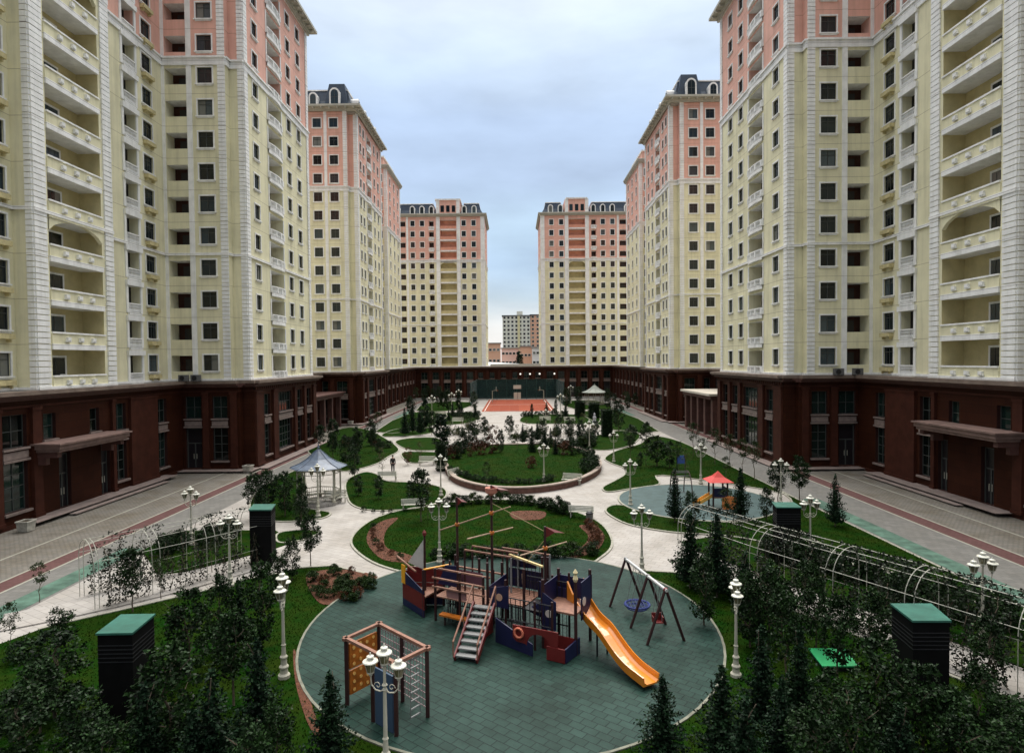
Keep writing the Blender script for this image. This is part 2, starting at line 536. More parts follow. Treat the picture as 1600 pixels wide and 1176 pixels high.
class Tower:
    def __init__(s, name, label, cat, base, sx, dy, group=None):
        s.sx = sx; s.dy = dy
        s.root = thing(name, label, cat, (base[0] * sx, base[1] + dy, ZP), 0, group)
        s.wall = MB(); s.trim = MB()
        s.nwin = 0
    def fr(s, P, Q, n):
        P = (P[0] * s.sx, P[1] + s.dy); Q = (Q[0] * s.sx, Q[1] + s.dy); n = (n[0] * s.sx, n[1])
        return frame(P, Q, n), n
    def use(s, fr):
        for b in (s.wall, s.trim):
            b.fr = fr; b.flip = fr.to_3x3().determinant() < 0
    def facade(s, P, Q, n, cols=(), quoins=(), pil=(), far=False, z0=ZP, nf=NC + NP, string=True, band=True, hi=None):
        fr, n = s.fr(P, Q, n)
        s.use(fr)
        Lw = math.hypot(Q[0] - P[0], Q[1] - P[1])
        rz = math.atan2(n[1], n[0]) + PI / 2
        holes = []
        ztop = hi or z0 + nf * FH + .9
        for c in cols:
            kind, a, b = c[0], c[1], c[2]
            for k in range(nf):
                z = z0 + k * FH
                if kind == 'win':
                    hz = c[3] if len(c) > 3 else 1.55
                    sill = 2.55 - hz
                    holes.append((a, b, z + sill, z + sill + hz, .22, None))
                    w = round(b - a, 3)
                    u = (a + b) / 2
                    loc = fr @ Vector((u, 0, z + sill)) - wloc(s.root)
                    if far:
                        inst('window', joined_mesh(w, hz), s.root, loc, rz)
                    else:
                        wo = inst('window', window_mesh(w, hz), s.root, loc, rz)
                        inst('surround', surround_mesh(w, hz), wo)
                    if len(c) > 4: inst('ledge', ledge_mesh(w), s.root, fr @ Vector((u, 0, z + sill - .62)) - wloc(s.root), rz)
                    s.nwin += 1
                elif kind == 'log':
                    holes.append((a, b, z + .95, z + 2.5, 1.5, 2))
                elif kind == 'nar':      # narrow open loggia framed in white
                    holes.append((a, b, z + .1, z + 2.5, .8, 6))
                    s.trim.box(a - .28, a, 0, .1, z + .1, z + 2.52)
                    s.trim.box(b, b + .28, 0, .1, z + .1, z + 2.52)
                    s.trim.box(a - .32, b + .32, 0, .22, z + 2.5, z + 2.95)
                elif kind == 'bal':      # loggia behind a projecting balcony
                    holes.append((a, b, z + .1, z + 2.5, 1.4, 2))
                    s.trim.box(a - .2, a, 0, .07, z + .1, z + 2.5)
                    s.trim.box(b, b + .2, 0, .07, z + .1, z + 2.5)
                elif kind == 'bay':
                    holes.append((a, b, z + .1, z + 2.85, 1.7, 5 if k >= NC else 3))
                elif kind == 'cen':
                    holes.append((a, b, z + .1, z + 2.75, 1.3, 5 if k >= NC else 3))
        us = sorted({0, Lw} | {h[0] for h in holes} | {h[1] for h in holes})
        zs = sorted({z0, ztop} | ({ZB + .35} if z0 < ZB < ztop else set()) | {h[2] for h in holes} | {h[3] for h in holes})
        hs = {}
        for h in holes: hs.setdefault((h[0], h[1]), []).append(h)
        for i in range(len(us) - 1):
            u0, u1 = us[i], us[i + 1]
            um = (u0 + u1) / 2
            col = [h for h in holes if h[0] < um < h[1]]
            if not col:      # full height strip
                for za, zb, mi in ((z0, min(ZB + .35, ztop), 0), (ZB + .35, ztop, 1)):
                    if zb > za: s.wall.quad((u0, 0, za), (u1, 0, za), (u1, 0, zb), (u0, 0, zb), mi)
                continue
            for j in range(len(zs) - 1):
                za, zb = zs[j], zs[j + 1]
                zm = (za + zb) / 2
                if any(h[2] < zm < h[3] for h in col): continue
                s.wall.quad((u0, 0, za), (u1, 0, za), (u1, 0, zb), (u0, 0, zb), 0 if zm < ZB + .35 else 1)
        for a, b, za, zb, dp, back in holes:
            mi = 0 if zb < ZB + 1 else 1
            rm = mi
            if back in (3, 5): rm = back
            s.wall.quad((a, 0, za), (a, -dp, za), (a, -dp, zb), (a, 0, zb), rm)
            s.wall.quad((b, 0, za), (b, 0, zb), (b, -dp, zb), (b, -dp, za), rm)
            s.wall.quad((a, 0, zb), (a, -dp, zb), (b, -dp, zb), (b, 0, zb), 4 if back else mi)
            s.wall.quad((a, 0, za), (b, 0, za), (b, -dp, za), (a, -dp, za), 4 if back else mi)
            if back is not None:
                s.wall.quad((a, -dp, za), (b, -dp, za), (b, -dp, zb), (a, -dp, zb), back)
                if back == 2:
                    s.wall.box(a + (b - a) * .3, a + (b - a) * .75, -dp + .02, -dp + .06, za, zb - .35, 6)
        for a, b in quoins:
            qb = MB(fr); h = .40; z = z0
            while z < ztop - .2:
                if far:
                    qb.box(a, b, 0, .1, z0, ztop); break
                qb.box(a, b, -.01, .11, z + .03, min(z + h - .03, ztop))
                z += h
            qb.build('quoin', white, s.root)
        for a, b in pil:
            s.trim.box(a, b, 0, .08, z0, ztop)
        if string:
            for zz, hh, dd in ((z0 + 4 * FH - .12, .24, .17),):
                s.trim.box(-.02, Lw + .02, 0, dd, zz, zz + hh)
        if band and ztop > ZB:
            s.trim.box(-.02, Lw + .02, 0, .14, ZB - .35, ZB + .30)
            s.trim.box(-.05, Lw + .05, 0, .26, ZB + .30, ZB + .48)
            s.trim.box(-.02, Lw + .02, 0, .12, ztop - .35, ztop)
        s.trim.box(-.02, Lw + .02, 0, .16, z0, z0 + .22)
        return fr, rz, n
    def finish(s):
        s.wall.build('wall', [cream, pink, loginner, yellow, white, pinkdeep, darkdoor], s.root)
        s.trim.build('moulding', white, s.root)

def balcony_front(w, kind):
    key = ('b', round(w, 2), kind)
    if key in WM: return WM[key]
    b = MB()
    if kind == 'bay':           # long parapet with three rosettes
        b.box(-w / 2, w / 2, -.12, .12, -.28, .12, 0)
        b.box(-w / 2, w / 2, -.06, .06, .12, .86, 1)
        b.box(-w / 2, w / 2, -.14, .10, .86, .98, 0)
        for i in (-1, 0, 1):
            x = i * w * .24
            b.box(x - .17, x + .17, -.24, -.06, .36, .62, 0)
            b.box(x - .22, x + .22, -.20, -.06, .28, .36, 0)
        me = b.mesh('balcony_front', [white, cream])
    elif kind == 'bayp':
        b.box(-w / 2, w / 2, -.12, .12, -.28, .12, 0)
        b.box(-w / 2, w / 2, -.06, .06, .12, .86, 1)
        b.box(-w / 2, w / 2, -.14, .10, .86, .98, 0)
        for i in (-1, 0, 1):
            x = i * w * .24
            b.box(x - .17, x + .17, -.24, -.06, .36, .62, 0)
        me = b.mesh('balcony_front', [white, pink])
    elif kind == 'bulge':       # bowed white balcony with balusters
        n = 10
        def arc(t, e=0): return (-(w / 2) + w * t, -(.12 + .20 * math.sin(PI * t)) - e)
        for i in range(n):
            p = arc(i / n); q = arc((i + 1) / n)
            for za, zb, e in ((-.30, .10, 0), (.70, .82, .02)):
                vs = [(p[0], .02, za), (q[0], .02, za), (q[0], q[1] - e, za), (p[0], p[1] - e, za)]
                b.add(vs + [(x, y, zb) for x, y, _ in vs], [(0, 1, 2, 3), (7, 6, 5, 4), (3, 2, 6, 7)], 0)
            if i % 3 == 0:
                b.add([(p[0], p[1] + .08, .12), (p[0] + .25, p[1] + .06, .12), (p[0] + .25, p[1] - .03, .12), (p[0], p[1] - .03, .12),
                       (p[0], p[1] + .08, .72), (p[0] + .25, p[1] + .06, .72), (p[0] + .25, p[1] - .03, .72), (p[0], p[1] - .03, .72)],
                      [(0, 1, 5, 4), (1, 2, 6, 5), (2, 3, 7, 6), (3, 0, 4, 7)], 0)
        m = int(w / .22)
        for i in range(m + 1):
            x, y = arc(i / m)
            b.lathe(x, y + .06, [(.035, .10), (.065, .25), (.03, .42), (.06, .58), (.035, .72)], 6, 0)
        b.box(-w / 2, -w / 2 + .12, -.2, .02, .12, .75, 0)
        b.box(w / 2 - .12, w / 2, -.2, .02, .12, .75, 0)
        me = b.mesh('balcony', white)
    elif kind == 'rail':
        b.box(-w / 2, w / 2, -.20, .08, -.12, .12, 0)
        b.box(-w / 2, w / 2, -.18, 0, .84, .95, 0)
        m = int(w / .2)
        for i in range(m + 1):
            x = -w / 2 + .06 + (w - .12) * i / m
            b.lathe(x, -.09, [(.035, .12), (.065, .3), (.03, .5), (.06, .68), (.035, .84)], 6, 0)
        me = b.mesh('balustrade', white)
    elif kind in ('cen', 'cenp'):
        b.box(-w / 2, w / 2, -.10, .10, -.25, .12, 0)
        b.box(-w / 2, w / 2, -.05, .05, .12, 1.0, 1)
        me = b.mesh('balcony_front', [white, yellow if kind == 'cen' else pinkdeep])
    WM[key] = me
    return me

def put_bal(tw, fr, rz, a, b, kind, nf=NC + NP, extra=.0, kind_hi=None, name='balcony'):
    w = round(b - a + extra, 2)
    for k in range(nf):
        kk = kind_hi if (kind_hi and k >= NC) else kind
        inst(name, balcony_front(w, kk), tw.root, fr @ Vector(((a + b) / 2, 0, ZP + k * FH)) - wloc(tw.root), rz)

def arch_spandrels(tw, fr, a, b, k, rise=.95):
    """fills the upper corners of a bay opening so that it reads as an arch"""
    bb = MB(fr)
    z1 = ZP + k * FH + 2.86; n = 12; w = b - a
    pts = []
    for i in range(n + 1):
        t = i / n
        pts.append((a + w * t, z1 - rise * (1 - math.sin(PI * t) ** .6)))
    for i in range(n):
        p, q = pts[i], pts[i + 1]
        vs = [(p[0], -.25, p[1]), (q[0], -.25, q[1]), (q[0], -.25, z1 + .01), (p[0], -.25, z1 + .01),
              (p[0], .05, p[1]), (q[0], .05, q[1]), (q[0], .05, z1 + .01), (p[0], .05, z1 + .01)]
        bb.add(vs, [(4, 5, 6, 7), (0, 1, 5, 4), (3, 2, 1, 0)], 0)
    bb.box(a - .05, b + .05, .05, .14, z1 - .02, z1 + .2, 0)
    return bb

DOOR = None
def bay_doors(tw, fr, rz, u, d, nf=NC + NP):
    """balcony doors on the back wall of the loggias"""
    global DOOR
    if DOOR is None:
        b = MB()
        b.box(-.45, .45, -.03, .02, .0, 2.15, 0)
        b.box(.45, 1.0, -.03, .02, .9, 2.15, 0)
        for x0, x1, z0, z1 in ((-.6, -.45, 0, 2.3), (-.6, 1.15, 2.15, 2.3), (1.0, 1.15, .75, 2.15), (.45, 1.15, .75, .9)):
            b.box(x0, x1, -.06, .01, z0, z1, 1)
        b.box(-.02, .02, -.05, -.03, .1, 2.1, 2)
        DOOR = b.mesh('balcony_door', [glass, white, frame_d])
    for k in range(nf):
        inst('balcony_door', DOOR, tw.root, fr @ Vector((u, d, ZP + k * FH + .12)) - wloc(tw.root), rz)

def eaves(tw, rects, z=None, ov=1.15):
    z = z or ZE
    b = MB()
    for x0, x1, y0, y1 in rects:
        x0, x1 = sorted((x0 * tw.sx, x1 * tw.sx)); y0 += tw.dy; y1 += tw.dy
        b.box(x0 - .35, x1 + .35, y0 - .35, y1 + .35, z + .55, z + .80)
        b.box(x0 - ov, x1 + ov, y0 - ov, y1 + ov, z + 1.1, z + 1.42)
        b.box(x0 - .5, x1 + .5, y0 - .5, y1 + .5, z + .80, z + 1.1)
        # brackets under the overhang
        st = 1.3
        n = int((x1 - x0) / st)
        for i in range(n + 1):
            x = x0 + (x1 - x0) * i / n
            for yy in (y0 - ov + .1, y1 + .4): b.box(x - .13, x + .13, yy, yy + ov - .55, z + .82, z + 1.1)
        n = int((y1 - y0) / st)
        for i in range(n + 1):
            y = y0 + (y1 - y0) * i / n
            for xx in (x0 - ov + .1, x1 + .4): b.box(xx, xx + ov - .55, y - .13, y + .13, z + .82, z + 1.1)
    b.build('eaves_cornice', M('eaves_stone', (.48, .47, .40), .8, var=.1, vscale=1), tw.root)

def mansard(tw, x0, x1, y0, y1, h=3.6, z=None, inset=1.3, parent=None):
    z = z or ZE + 1.42
    x0, x1 = sorted((x0 * tw.sx, x1 * tw.sx)); y0 += tw.dy; y1 += tw.dy
    b = MB()
    i = inset
    lo = [(x0, y0), (x1, y0), (x1, y1), (x0, y1)]
    mid = [(x0 + i * .55, y0 + i * .55), (x1 - i * .55, y0 + i * .55), (x1 - i * .55, y1 - i * .55), (x0 + i * .55, y1 - i * .55)]
    up = [(x0 + i, y0 + i), (x1 - i, y0 + i), (x1 - i, y1 - i), (x0 + i, y1 - i)]
    vs = [(p[0], p[1], z) for p in lo] + [(p[0], p[1], z + h * .4) for p in mid] + [(p[0], p[1], z + h) for p in up]
    fs = []
    for k in (0, 4):
        for j in range(4): fs.append((k + j, k + (j + 1) % 4, k + 4 + (j + 1) % 4, k + 4 + j))
    fs.append((8, 9, 10, 11))
    b.add(vs, fs, 0)
    for j in range(4):
        p, q = Vector(vs[8 + j]), Vector(vs[8 + (j + 1) % 4])
        b.bar(p, q, .3, .2, 1)
    return b.build('roof', [slate, white], parent or tw.root)

def dormer(tw, roof, x, y, z, rz, w=1.5, h=2.3):
    key = ('d', w, h)
    if key not in WM:
        b = MB()
        n = 8
        def arch(hw, hh, d0, d1, mi):
            pts = [(-hw, 0), (hw, 0)] + [(hw * math.cos(PI * i / n), hh - hw + hw * 1.05 * math.sin(PI * i / n)) for i in range(n + 1)]
            m = len(pts)
            vs = [(p[0], d0, p[1]) for p in pts] + [(p[0], d1, p[1]) for p in pts]
            b.add(vs, [tuple(range(m))] + [tuple(range(m, 2 * m))[::-1]] + [(i + m, (i + 1) % m + m, (i + 1) % m, i) for i in range(m)], mi)
        arch(w / 2, h, -.25, 2.0, 0)
        arch(w / 2 - .26, h - .3, -.29, -.2, 1)
        b.box(-.04, .04, -.32, -.29, .1, h - .4, 2)
        b.box(-w / 2 + .28, w / 2 - .28, -.32, -.29, h * .45, h * .45 + .07, 2)
        b.box(-w / 2 - .1, w / 2 + .1, -.35, -.1, -.1, .08, 0)
        WM[key] = b.mesh('dormer', [white, glass, frame_d])
    inst('dormer', WM[key], roof, Vector((x, y, z)) - wloc(tw.root), rz)

def sidelabel(sx): return 'left' if sx > 0 else 'right'

# near towers -----------------------------------------------------
def near_tower(sx, dy):
    sd_ = sidelabel(sx)
    t = Tower('apartment_tower', 'tall cream tower nearest the camera on the %s with wide yellow balconies' % sd_,
              'apartment tower', (-38, 55), sx, dy, 'apartment towers around the courtyard')
    X1, X2, X3 = -34.0, -32.6, -26.4
    # wall beyond the frame edge
    t.facade((X1, 30), (X1, 42.6), (1, 0), [('win', 10.55, 12.05, 1.55, 1), ('win', 4.6, 6.1)])
    t.facade((X1, 42.6), (X2, 42.6), (0, -1), quoins=[(.95, 1.4)])
    fr, rz, n = t.facade((X2, 42.6), (X2, 51), (1, 0), [('bay', 1.4, 7.1)], quoins=[(0, 1.15), (7.4, 8.4)])
    put_bal(t, fr, rz, 1.4, 7.1, 'bay', kind_hi='bayp', name='balcony_front')
    bay_doors(t, fr, rz, 3.9, -1.66)
    sp = arch_spandrels(t, fr, 1.4, 7.1, 3)
    sp.build('arch', cream, t.root)
    arch_spandrels(t, fr, 1.4, 7.1, 9).build('arch', cream, t.root)
    t.facade((X2, 51), (X1, 51), (0, 1), quoins=[(0, .45)])
    fr, rz, n = t.facade((X1, 51), (X1, 61.3), (1, 0), [('nar', 4.1, 5.9), ('win', 7.0, 8.5, 1.55, 1)])
    put_bal(t, fr, rz, 4.1, 5.9, 'rail', name='balustrade')
    t.facade((X1, 61.3), (-27.8, 61.3), (0, -1), [('log', .35, 2.4), ('win', 3.5, 4.95)], quoins=[(5.5, 6.2)], pil=[(2.45, 2.95), (0, .3)])
    t.facade((-27.8, 61.3), (-27.8, 62.2), (1, 0))
    t.facade((-27.8, 62.2), (X3, 62.2), (0, -1), quoins=[(.85, 1.4)])
    fr, rz, n = t.facade((X3, 62.2), (X3, 81.5), (1, 0), [('win', 2.1, 3.4), ('bal', 6.0, 9.9), ('win', 11.7, 13.0), ('win', 15.1, 16.4)], quoins=[(0, .8), (18.6, 19.3)])
    put_bal(t, fr, rz, 6.0, 9.9, 'bulge', extra=.15)
    t.facade((X3, 81.5), (-50, 81.5), (0, 1), quoins=[(0, .7)])
    t.facade((-50, 81.5), (-50, 30), (-1, 0))
    t.facade((-50, 30), (X1, 30), (0, -1))
    t.finish()
    eaves(t, [(-50, X3, 62.4, 81.5)], ZE + .02)
    eaves(t, [(-50, X1, 30, 62.3)], ZE)
    b = MB()
    for x0, x1, y0, y1 in ((-49.9, X3 - .1, 61.5, 81.4), (-49.9, X1 - .1, 30.1, 61.5)):
        b.box(x0 * sx, x1 * sx, y0 + dy, y1 + dy, ZE + .3, ZE + .5)
    b.build('roof_slab', roofgrey, t.root)
    mansard(t, -49.5, X3 - .4, 62.9, 81.0)
    mansard(t, -49.5, X1 - .4, 30.5, 61.9)
    return t

def mid_tower(sx, dy):
    sd_ = sidelabel(sx)
    t = Tower('apartment_tower', 'second cream and pink tower along the %s side with slate dormer roof' % sd_,
              'apartment tower', (-38, 115), sx, dy, 'apartment towers around the courtyard')
    X3 = -26.4; Y0 = 106.3; C = -27.8
    t.facade((-44, Y0), (C, Y0), (0, -1), [('win', 8.3, 9.3), ('win', 10.45, 11.85), ('win', 13.25, 14.65)], quoins=[(15.5, 16.2)], pil=[(12.3, 12.8)])
    t.facade((C, Y0), (C, Y0 + .9), (1, 0))
    t.facade((C, Y0 + .9), (X3, Y0 + .9), (0, -1), quoins=[(.85, 1.4)])
    fr, rz, n = t.facade((X3, Y0 + .9), (X3, 126.5), (1, 0), [('win', 1.9, 3.0), ('win', 4.2, 5.3), ('bal', 7.0, 10.4), ('win', 12.6, 13.7), ('win', 15.8, 16.9)], quoins=[(0, .8), (18.6, 19.3)])
    put_bal(t, fr, rz, 7.0, 10.4, 'bulge', extra=.15)
    t.facade((X3, 126.5), (-34, 126.5), (0, 1))
    t.facade((-34, 126.5), (-34, 138), (1, 0))
    t.facade((-34, 138), (-27.6, 138), (0, -1), [('win', 4.5, 5.5)], quoins=[(5.8, 6.4)])
    t.facade((-27.6, 138), (-27.6, 154), (1, 0), [('win', 3.0, 4.2), ('win', 7.8, 9.0), ('win', 12.4, 13.6)], quoins=[(0, .6), (15.2, 16)], far=True)
    t.facade((-27.6, 154), (-50, 154), (0, 1))
    t.facade((-50, 154), (-50, 110), (-1, 0))
    t.facade((-50, 110), (-44, 110), (0, -1))
    t.facade((-44, 110), (-44, Y0), (-1, 0))
    t.finish()
    eaves(t, [(-44, X3, Y0, 126.5)])
    eaves(t, [(-50, -27.6, 138, 154)], ZE + .02, .62)
    b = MB()
    for x0, x1, y0, y1 in ((-43.9, X3 - .1, Y0 + .1, 126.4), (-49.9, -34.1, 126.4, 138.1), (-49.9, -27.7, 138.1, 153.9), (-49.9, -43.9, 110.1, 126.4)):
        b.box(x0 * sx, x1 * sx, y0 + dy, y1 + dy, ZE + .3, ZE + .5)
    b.build('roof_slab', roofgrey, t.root)
    rf = mansard(t, -36.6, X3 - .3, Y0 + .3, 126.2, 3.3)
    # raised turret over the second window bay
    b = MB()
    x0, x1 = sorted((-31.6 * sx, -27.6 * sx)); y0 = Y0 + .1 + dy; z = ZE + 1.43
    b.add([(x0, y0, z), (x1, y0, z), (x1, y0 + 4, z), (x0, y0 + 4, z), (x0 + .7, y0 + .8, z + 4.1), (x1 - .7, y0 + .8, z + 4.1), (x1 - .7, y0 + 3.4, z + 4.1), (x0 + .7, y0 + 3.4, z + 4.1)],
          [(0, 1, 5, 4), (1, 2, 6, 5), (2, 3, 7, 6), (3, 0, 4, 7), (4, 5, 6, 7)], 0)
    b.build('turret_roof', slate, t.root)
    dormer(t, t.root, -29.7 * sx, Y0 - .05 + dy, ZE + 1.5, 0, 1.75, 2.9)
    dormer(t, t.root, -33.4 * sx, Y0 + .2 + dy, ZE + 1.5, 0)
    for y in (109.5, 114.5, 117.5, 122.5):
        dormer(t, t.root, (X3 - .25) * sx, y + dy, ZE + 1.5, PI / 2 * sx)
    # pink lift housing
    b = MB()
    b.box(-44 * sx, -36.8 * sx, 107.5 + dy, 118 + dy, ZE + 1.42, ZE + 5.2, 0)
    b.box(-44.2 * sx, -36.6 * sx, 107.3 + dy, 118.2 + dy, ZE + 5.2, ZE + 5.5, 1)
    b.box(-34 * sx, -28.4 * sx, 139 + dy, 150 + dy, ZE + 1.45, ZE + 3.4, 0)
    b.box(-34.2 * sx, -28.2 * sx, 138.8 + dy, 150.2 + dy, ZE + 3.4, ZE + 3.7, 1)
    b.build('lift_housing', [pink, white], t.root)
    return t

def far_tower(sx):
    sd_ = sidelabel(sx)
    t = Tower('apartment_tower', 'far tower just %s of the gap with a pink central gable' % sd_,
              'apartment tower', (-22, 190), sx, 0, 'apartment towers around the courtyard')
    Y = 184.0; XL = -38.0; XR = -8.3
    U = lambda x: x - XL
    cols = [('log', U(-33.8), U(-31.4))]
    for xc in (-29.3, -26.5, -14.3, -11.4):
        cols.append(('win', round(U(xc) - .6, 3), round(U(xc) + .6, 3)))
    cols += [('log', U(-24.5), U(-23.1)), ('cen', U(-21.2), U(-16.5))]
    fr, rz, n = t.facade((XL, Y), (XR, Y), (0, -1), cols, quoins=[(U(-9.4), U(-8.3))], pil=[(U(-22.4), U(-21.3)), (U(-16.4), U(-15.3)), (U(-31.2), U(-30.6))], far=True)
    put_bal(t, fr, rz, U(-21.2), U(-16.5), 'cen', kind_hi='cenp', name='balcony_front')
    put_bal(t, fr, rz, U(-24.5), U(-23.1), 'bulge', extra=.15)
    arch_spandrels(t, fr, U(-21.2), U(-16.5), 9, .9).build('arch', cream, t.root)
    t.facade((XR, Y), (XR, 204), (1, 0), [('win', 4, 5.2), ('win', 11, 12.2)], quoins=[(0, 1)], far=True)
    t.facade((XR, 204), (XL, 204), (0, 1))
    t.facade((XL, 204), (XL, Y), (-1, 0))
    t.finish()
    eaves(t, [(XL, XR, Y, 204)], None, .75)
    b = MB(); b.box((XL + .1) * sx, (XR - .1) * sx, Y + .1, 203.9, ZE + .3, ZE + .5); b.build('roof_slab', roofgrey, t.root)
    mansard(t, XL + .3, -22.2, Y + .3, 203, 3.3)
    mansard(t, -15.5, XR - .3, Y + .3, 203, 3.3)
    for x in (-33.6, -29.3, -26.5, -23.7, -14.1, -11.2):
        dormer(t, t.root, x * sx, Y + .2, ZE + 1.5, 0)
    b = MB()
    x0, x1 = -22.3 * sx, -15.4 * sx
    b.box(x0, x1, Y - .1, Y + 10, ZE + 1.42, ZE + 5.3, 0)
    b.box(x0 - .3, x1 - .3 * -1, Y - .4, Y + 10.2, ZE + 5.3, ZE + 5.7, 1)
    for i in range(3):
        xc = (-20.5 + 1.65 * i) * sx
        b.box(xc - .5, xc + .5, Y - .16, Y - .08, ZE + 1.9, ZE + 3.8, 2)
    for xc in (-21.8, -15.9):
        b.box((xc - .5) * sx, (xc + .5) * sx, Y - .25, Y - .09, ZE + 1.42, ZE + 5.3, 1)
    b.build('gable', [pink, white, glass], t.root)
    return t

for sx, dy in ((1, 0), (-1, -2)):
    near_tower(sx, dy)
    mid_tower(sx, dy)
    far_tower(sx)
# ================================================================ BROWN GRANITE SHOP PODIUM
class Pod:
    def __init__(s, label, base, sx, dy):
        s.sx = sx; s.dy = dy
        s.root = thing('shop_podium', label, 'shop building', (base[0] * sx, base[1] + dy, 0), 0)
        s.wall = MB(); s.trim = MB(); s.cor = MB(); s.sills = []
    def seg(s, P, Q, n, bays=(), cor=True, plinth=True, dent=False, ext=(0, 0)):
        P = (P[0] * s.sx, P[1] + s.dy); Q = (Q[0] * s.sx, Q[1] + s.dy); n = (n[0] * s.sx, n[1])
        fr = frame(P, Q, n)
        for b in (s.wall, s.trim, s.cor):
            b.fr = fr; b.flip = fr.to_3x3().determinant() < 0
        Lw = math.hypot(Q[0] - P[0], Q[1] - P[1])
        rz = math.atan2(n[1], n[0]) + PI / 2
        ZT_ = 8.96
        holes = []
        for bay in bays:
            k, a, b = bay[:3]
            s.sill = MB(fr); s.sills.append(s.sill)
            w = round(b - a, 2); u = (a + b) / 2
            def put(z0, z1, m=None):
                inst('shop_window', window_mesh(w, round(z1 - z0, 2), shop=True), s.root, fr @ Vector((u, -.16, z0)) - wloc(s.root), rz)
            if k in 'wd':
                holes.append((a, b, 5.25, 7.45)); put(5.25, 7.45)
                s.sill.box(a - .12, b + .12, -.05, .16, 5.1, 5.24)
                s.sill.box(a - .05, b + .05, -.05, .07, 4.52, 5.0)
                s.sill.box(a - .12, b + .12, -.05, .16, 4.34, 4.48)
                if k == 'w':
                    holes.append((a, b, 1.05, 4.3)); put(1.05, 4.3)
                    s.sill = MB(fr); s.sills.append(s.sill); s.sill.box(a - .15, b + .15, -.05, .2, .88, 1.04)
                else:
                    holes.append((a, b, .32, 4.3))
                    inst('shop_door', door_mesh(w, 3.95), s.root, fr @ Vector((u, -.3, .32)) - wloc(s.root), rz)
            elif k == 'u':
                holes.append((a, b, 5.5, 7.3)); put(5.5, 7.3)
                s.sill.box(a - .12, b + .12, -.05, .16, 5.34, 5.48)
            elif k == 's':     # shop door only, small window over
                holes.append((a, b, .32, 4.3))
                inst('shop_door', door_mesh(w, 3.95), s.root, fr @ Vector((u, -.3, .32)) - wloc(s.root), rz)
            elif k == 'p':
                s.trim.box(a, b, 0, .22, .5, 7.65)
                s.trim.box(a - .06, b + .06, 0, .28, 7.65, 7.85)
                s.trim.box(a - .06, b + .06, 0, .28, .3, .55)
        us = sorted({0, Lw} | {h[0] for h in holes} | {h[1] for h in holes})
        zs = sorted({0, ZT_} | {h[2] for h in holes} | {h[3] for h in holes})
        for i in range(len(us) - 1):
            u0, u1 = us[i], us[i + 1]; um = (u0 + u1) / 2
            col = [h for h in holes if h[0] < um < h[1]]
            if not col:
                s.wall.quad((u0, 0, 0), (u1, 0, 0), (u1, 0, ZT_), (u0, 0, ZT_), 0); continue
            for j in range(len(zs) - 1):
                za, zb = zs[j], zs[j + 1]; zm = (za + zb) / 2
                if any(h[2] < zm < h[3] for h in col): continue
                s.wall.quad((u0, 0, za), (u1, 0, za), (u1, 0, zb), (u0, 0, zb), 0)
        for a, b, za, zb in holes:
            dp = .42
            s.wall.quad((a, 0, za), (a, -dp, za), (a, -dp, zb), (a, 0, zb), 1)
            s.wall.quad((b, 0, za), (b, 0, zb), (b, -dp, zb), (b, -dp, za), 1)
            s.wall.quad((a, 0, zb), (a, -dp, zb), (b, -dp, zb), (b, 0, zb), 1)
            s.wall.quad((a, 0, za), (b, 0, za), (b, -dp, za), (a, -dp, za), 1)
            s.wall.quad((a, -dp, za), (b, -dp, za), (b, -dp, zb), (a, -dp, zb), 2)
        if plinth: s.trim.box(-.02, Lw + .02, 0, .12, 0, .29)
        s.trim.box(-.02, Lw + .02, 0, .10, 7.86, 8.02)
        e0, e1 = ext; Pod.eps = getattr(Pod, 'eps', 0) + .0013; ep = Pod.eps % .02
        s.cor.box(-e0, Lw + e1, 0, .30 + ep, 8.35 - ep, 8.55 - ep, 1)
        s.cor.box(-e0, Lw + e1, 0, .62 + ep, 8.55 - ep, 8.72 - ep, 1)
        s.cor.box(-e0 - .1 * bool(e0), Lw + e1 + .1 * bool(e1), -.05, .80 + ep, 8.72 - ep, 8.975 + ep * .5, 0)
        if dent:
            k = int(Lw / .55)
            for i in range(k):
                s.trim.box(i * .55 + .1, i * .55 + .35, .1, .24, 8.03, 8.30)
        return fr, rz
    def finish(s):
        s.wall.build('wall', [brown, brown_d, darkdoor], s.root)
        s.trim.build('pilaster', M('brown_stone_pilaster', (.056, .018, .011), .65, .12, var=.25, vscale=1.2), s.root)
        for q in s.sills: q.build('sill', sillst, s.root)
        s.cor.build('cornice', [M('cornice_stone', (.20, .15, .12), .7, var=.25, vscale=1), brown_l], s.root)

def door_mesh(w, h):
    key = ('door', w, h)
    if key not in WM:
        b = MB()
        b.box(-w / 2, w / 2, .02, .07, 0, h, 0)
        for x0, x1, z0, z1 in ((-w / 2, -w / 2 + .09, 0, h), (w / 2 - .09, w / 2, 0, h), (-w / 2, w / 2, h - .1, h), (-w / 2, w / 2, 2.4, 2.5), (-.05, .05, 0, 2.4)):
            b.box(x0, x1, -.03, .018, z0, z1, 1)
        b.box(-.16, -.12, -.08, -.03, .9, 1.4, 2)
        b.box(.12, .16, -.08, -.03, .9, 1.4, 2)
        WM[key] = b.mesh('shop_door', [darkdoor, frame_d, metal_w])
    return WM[key]

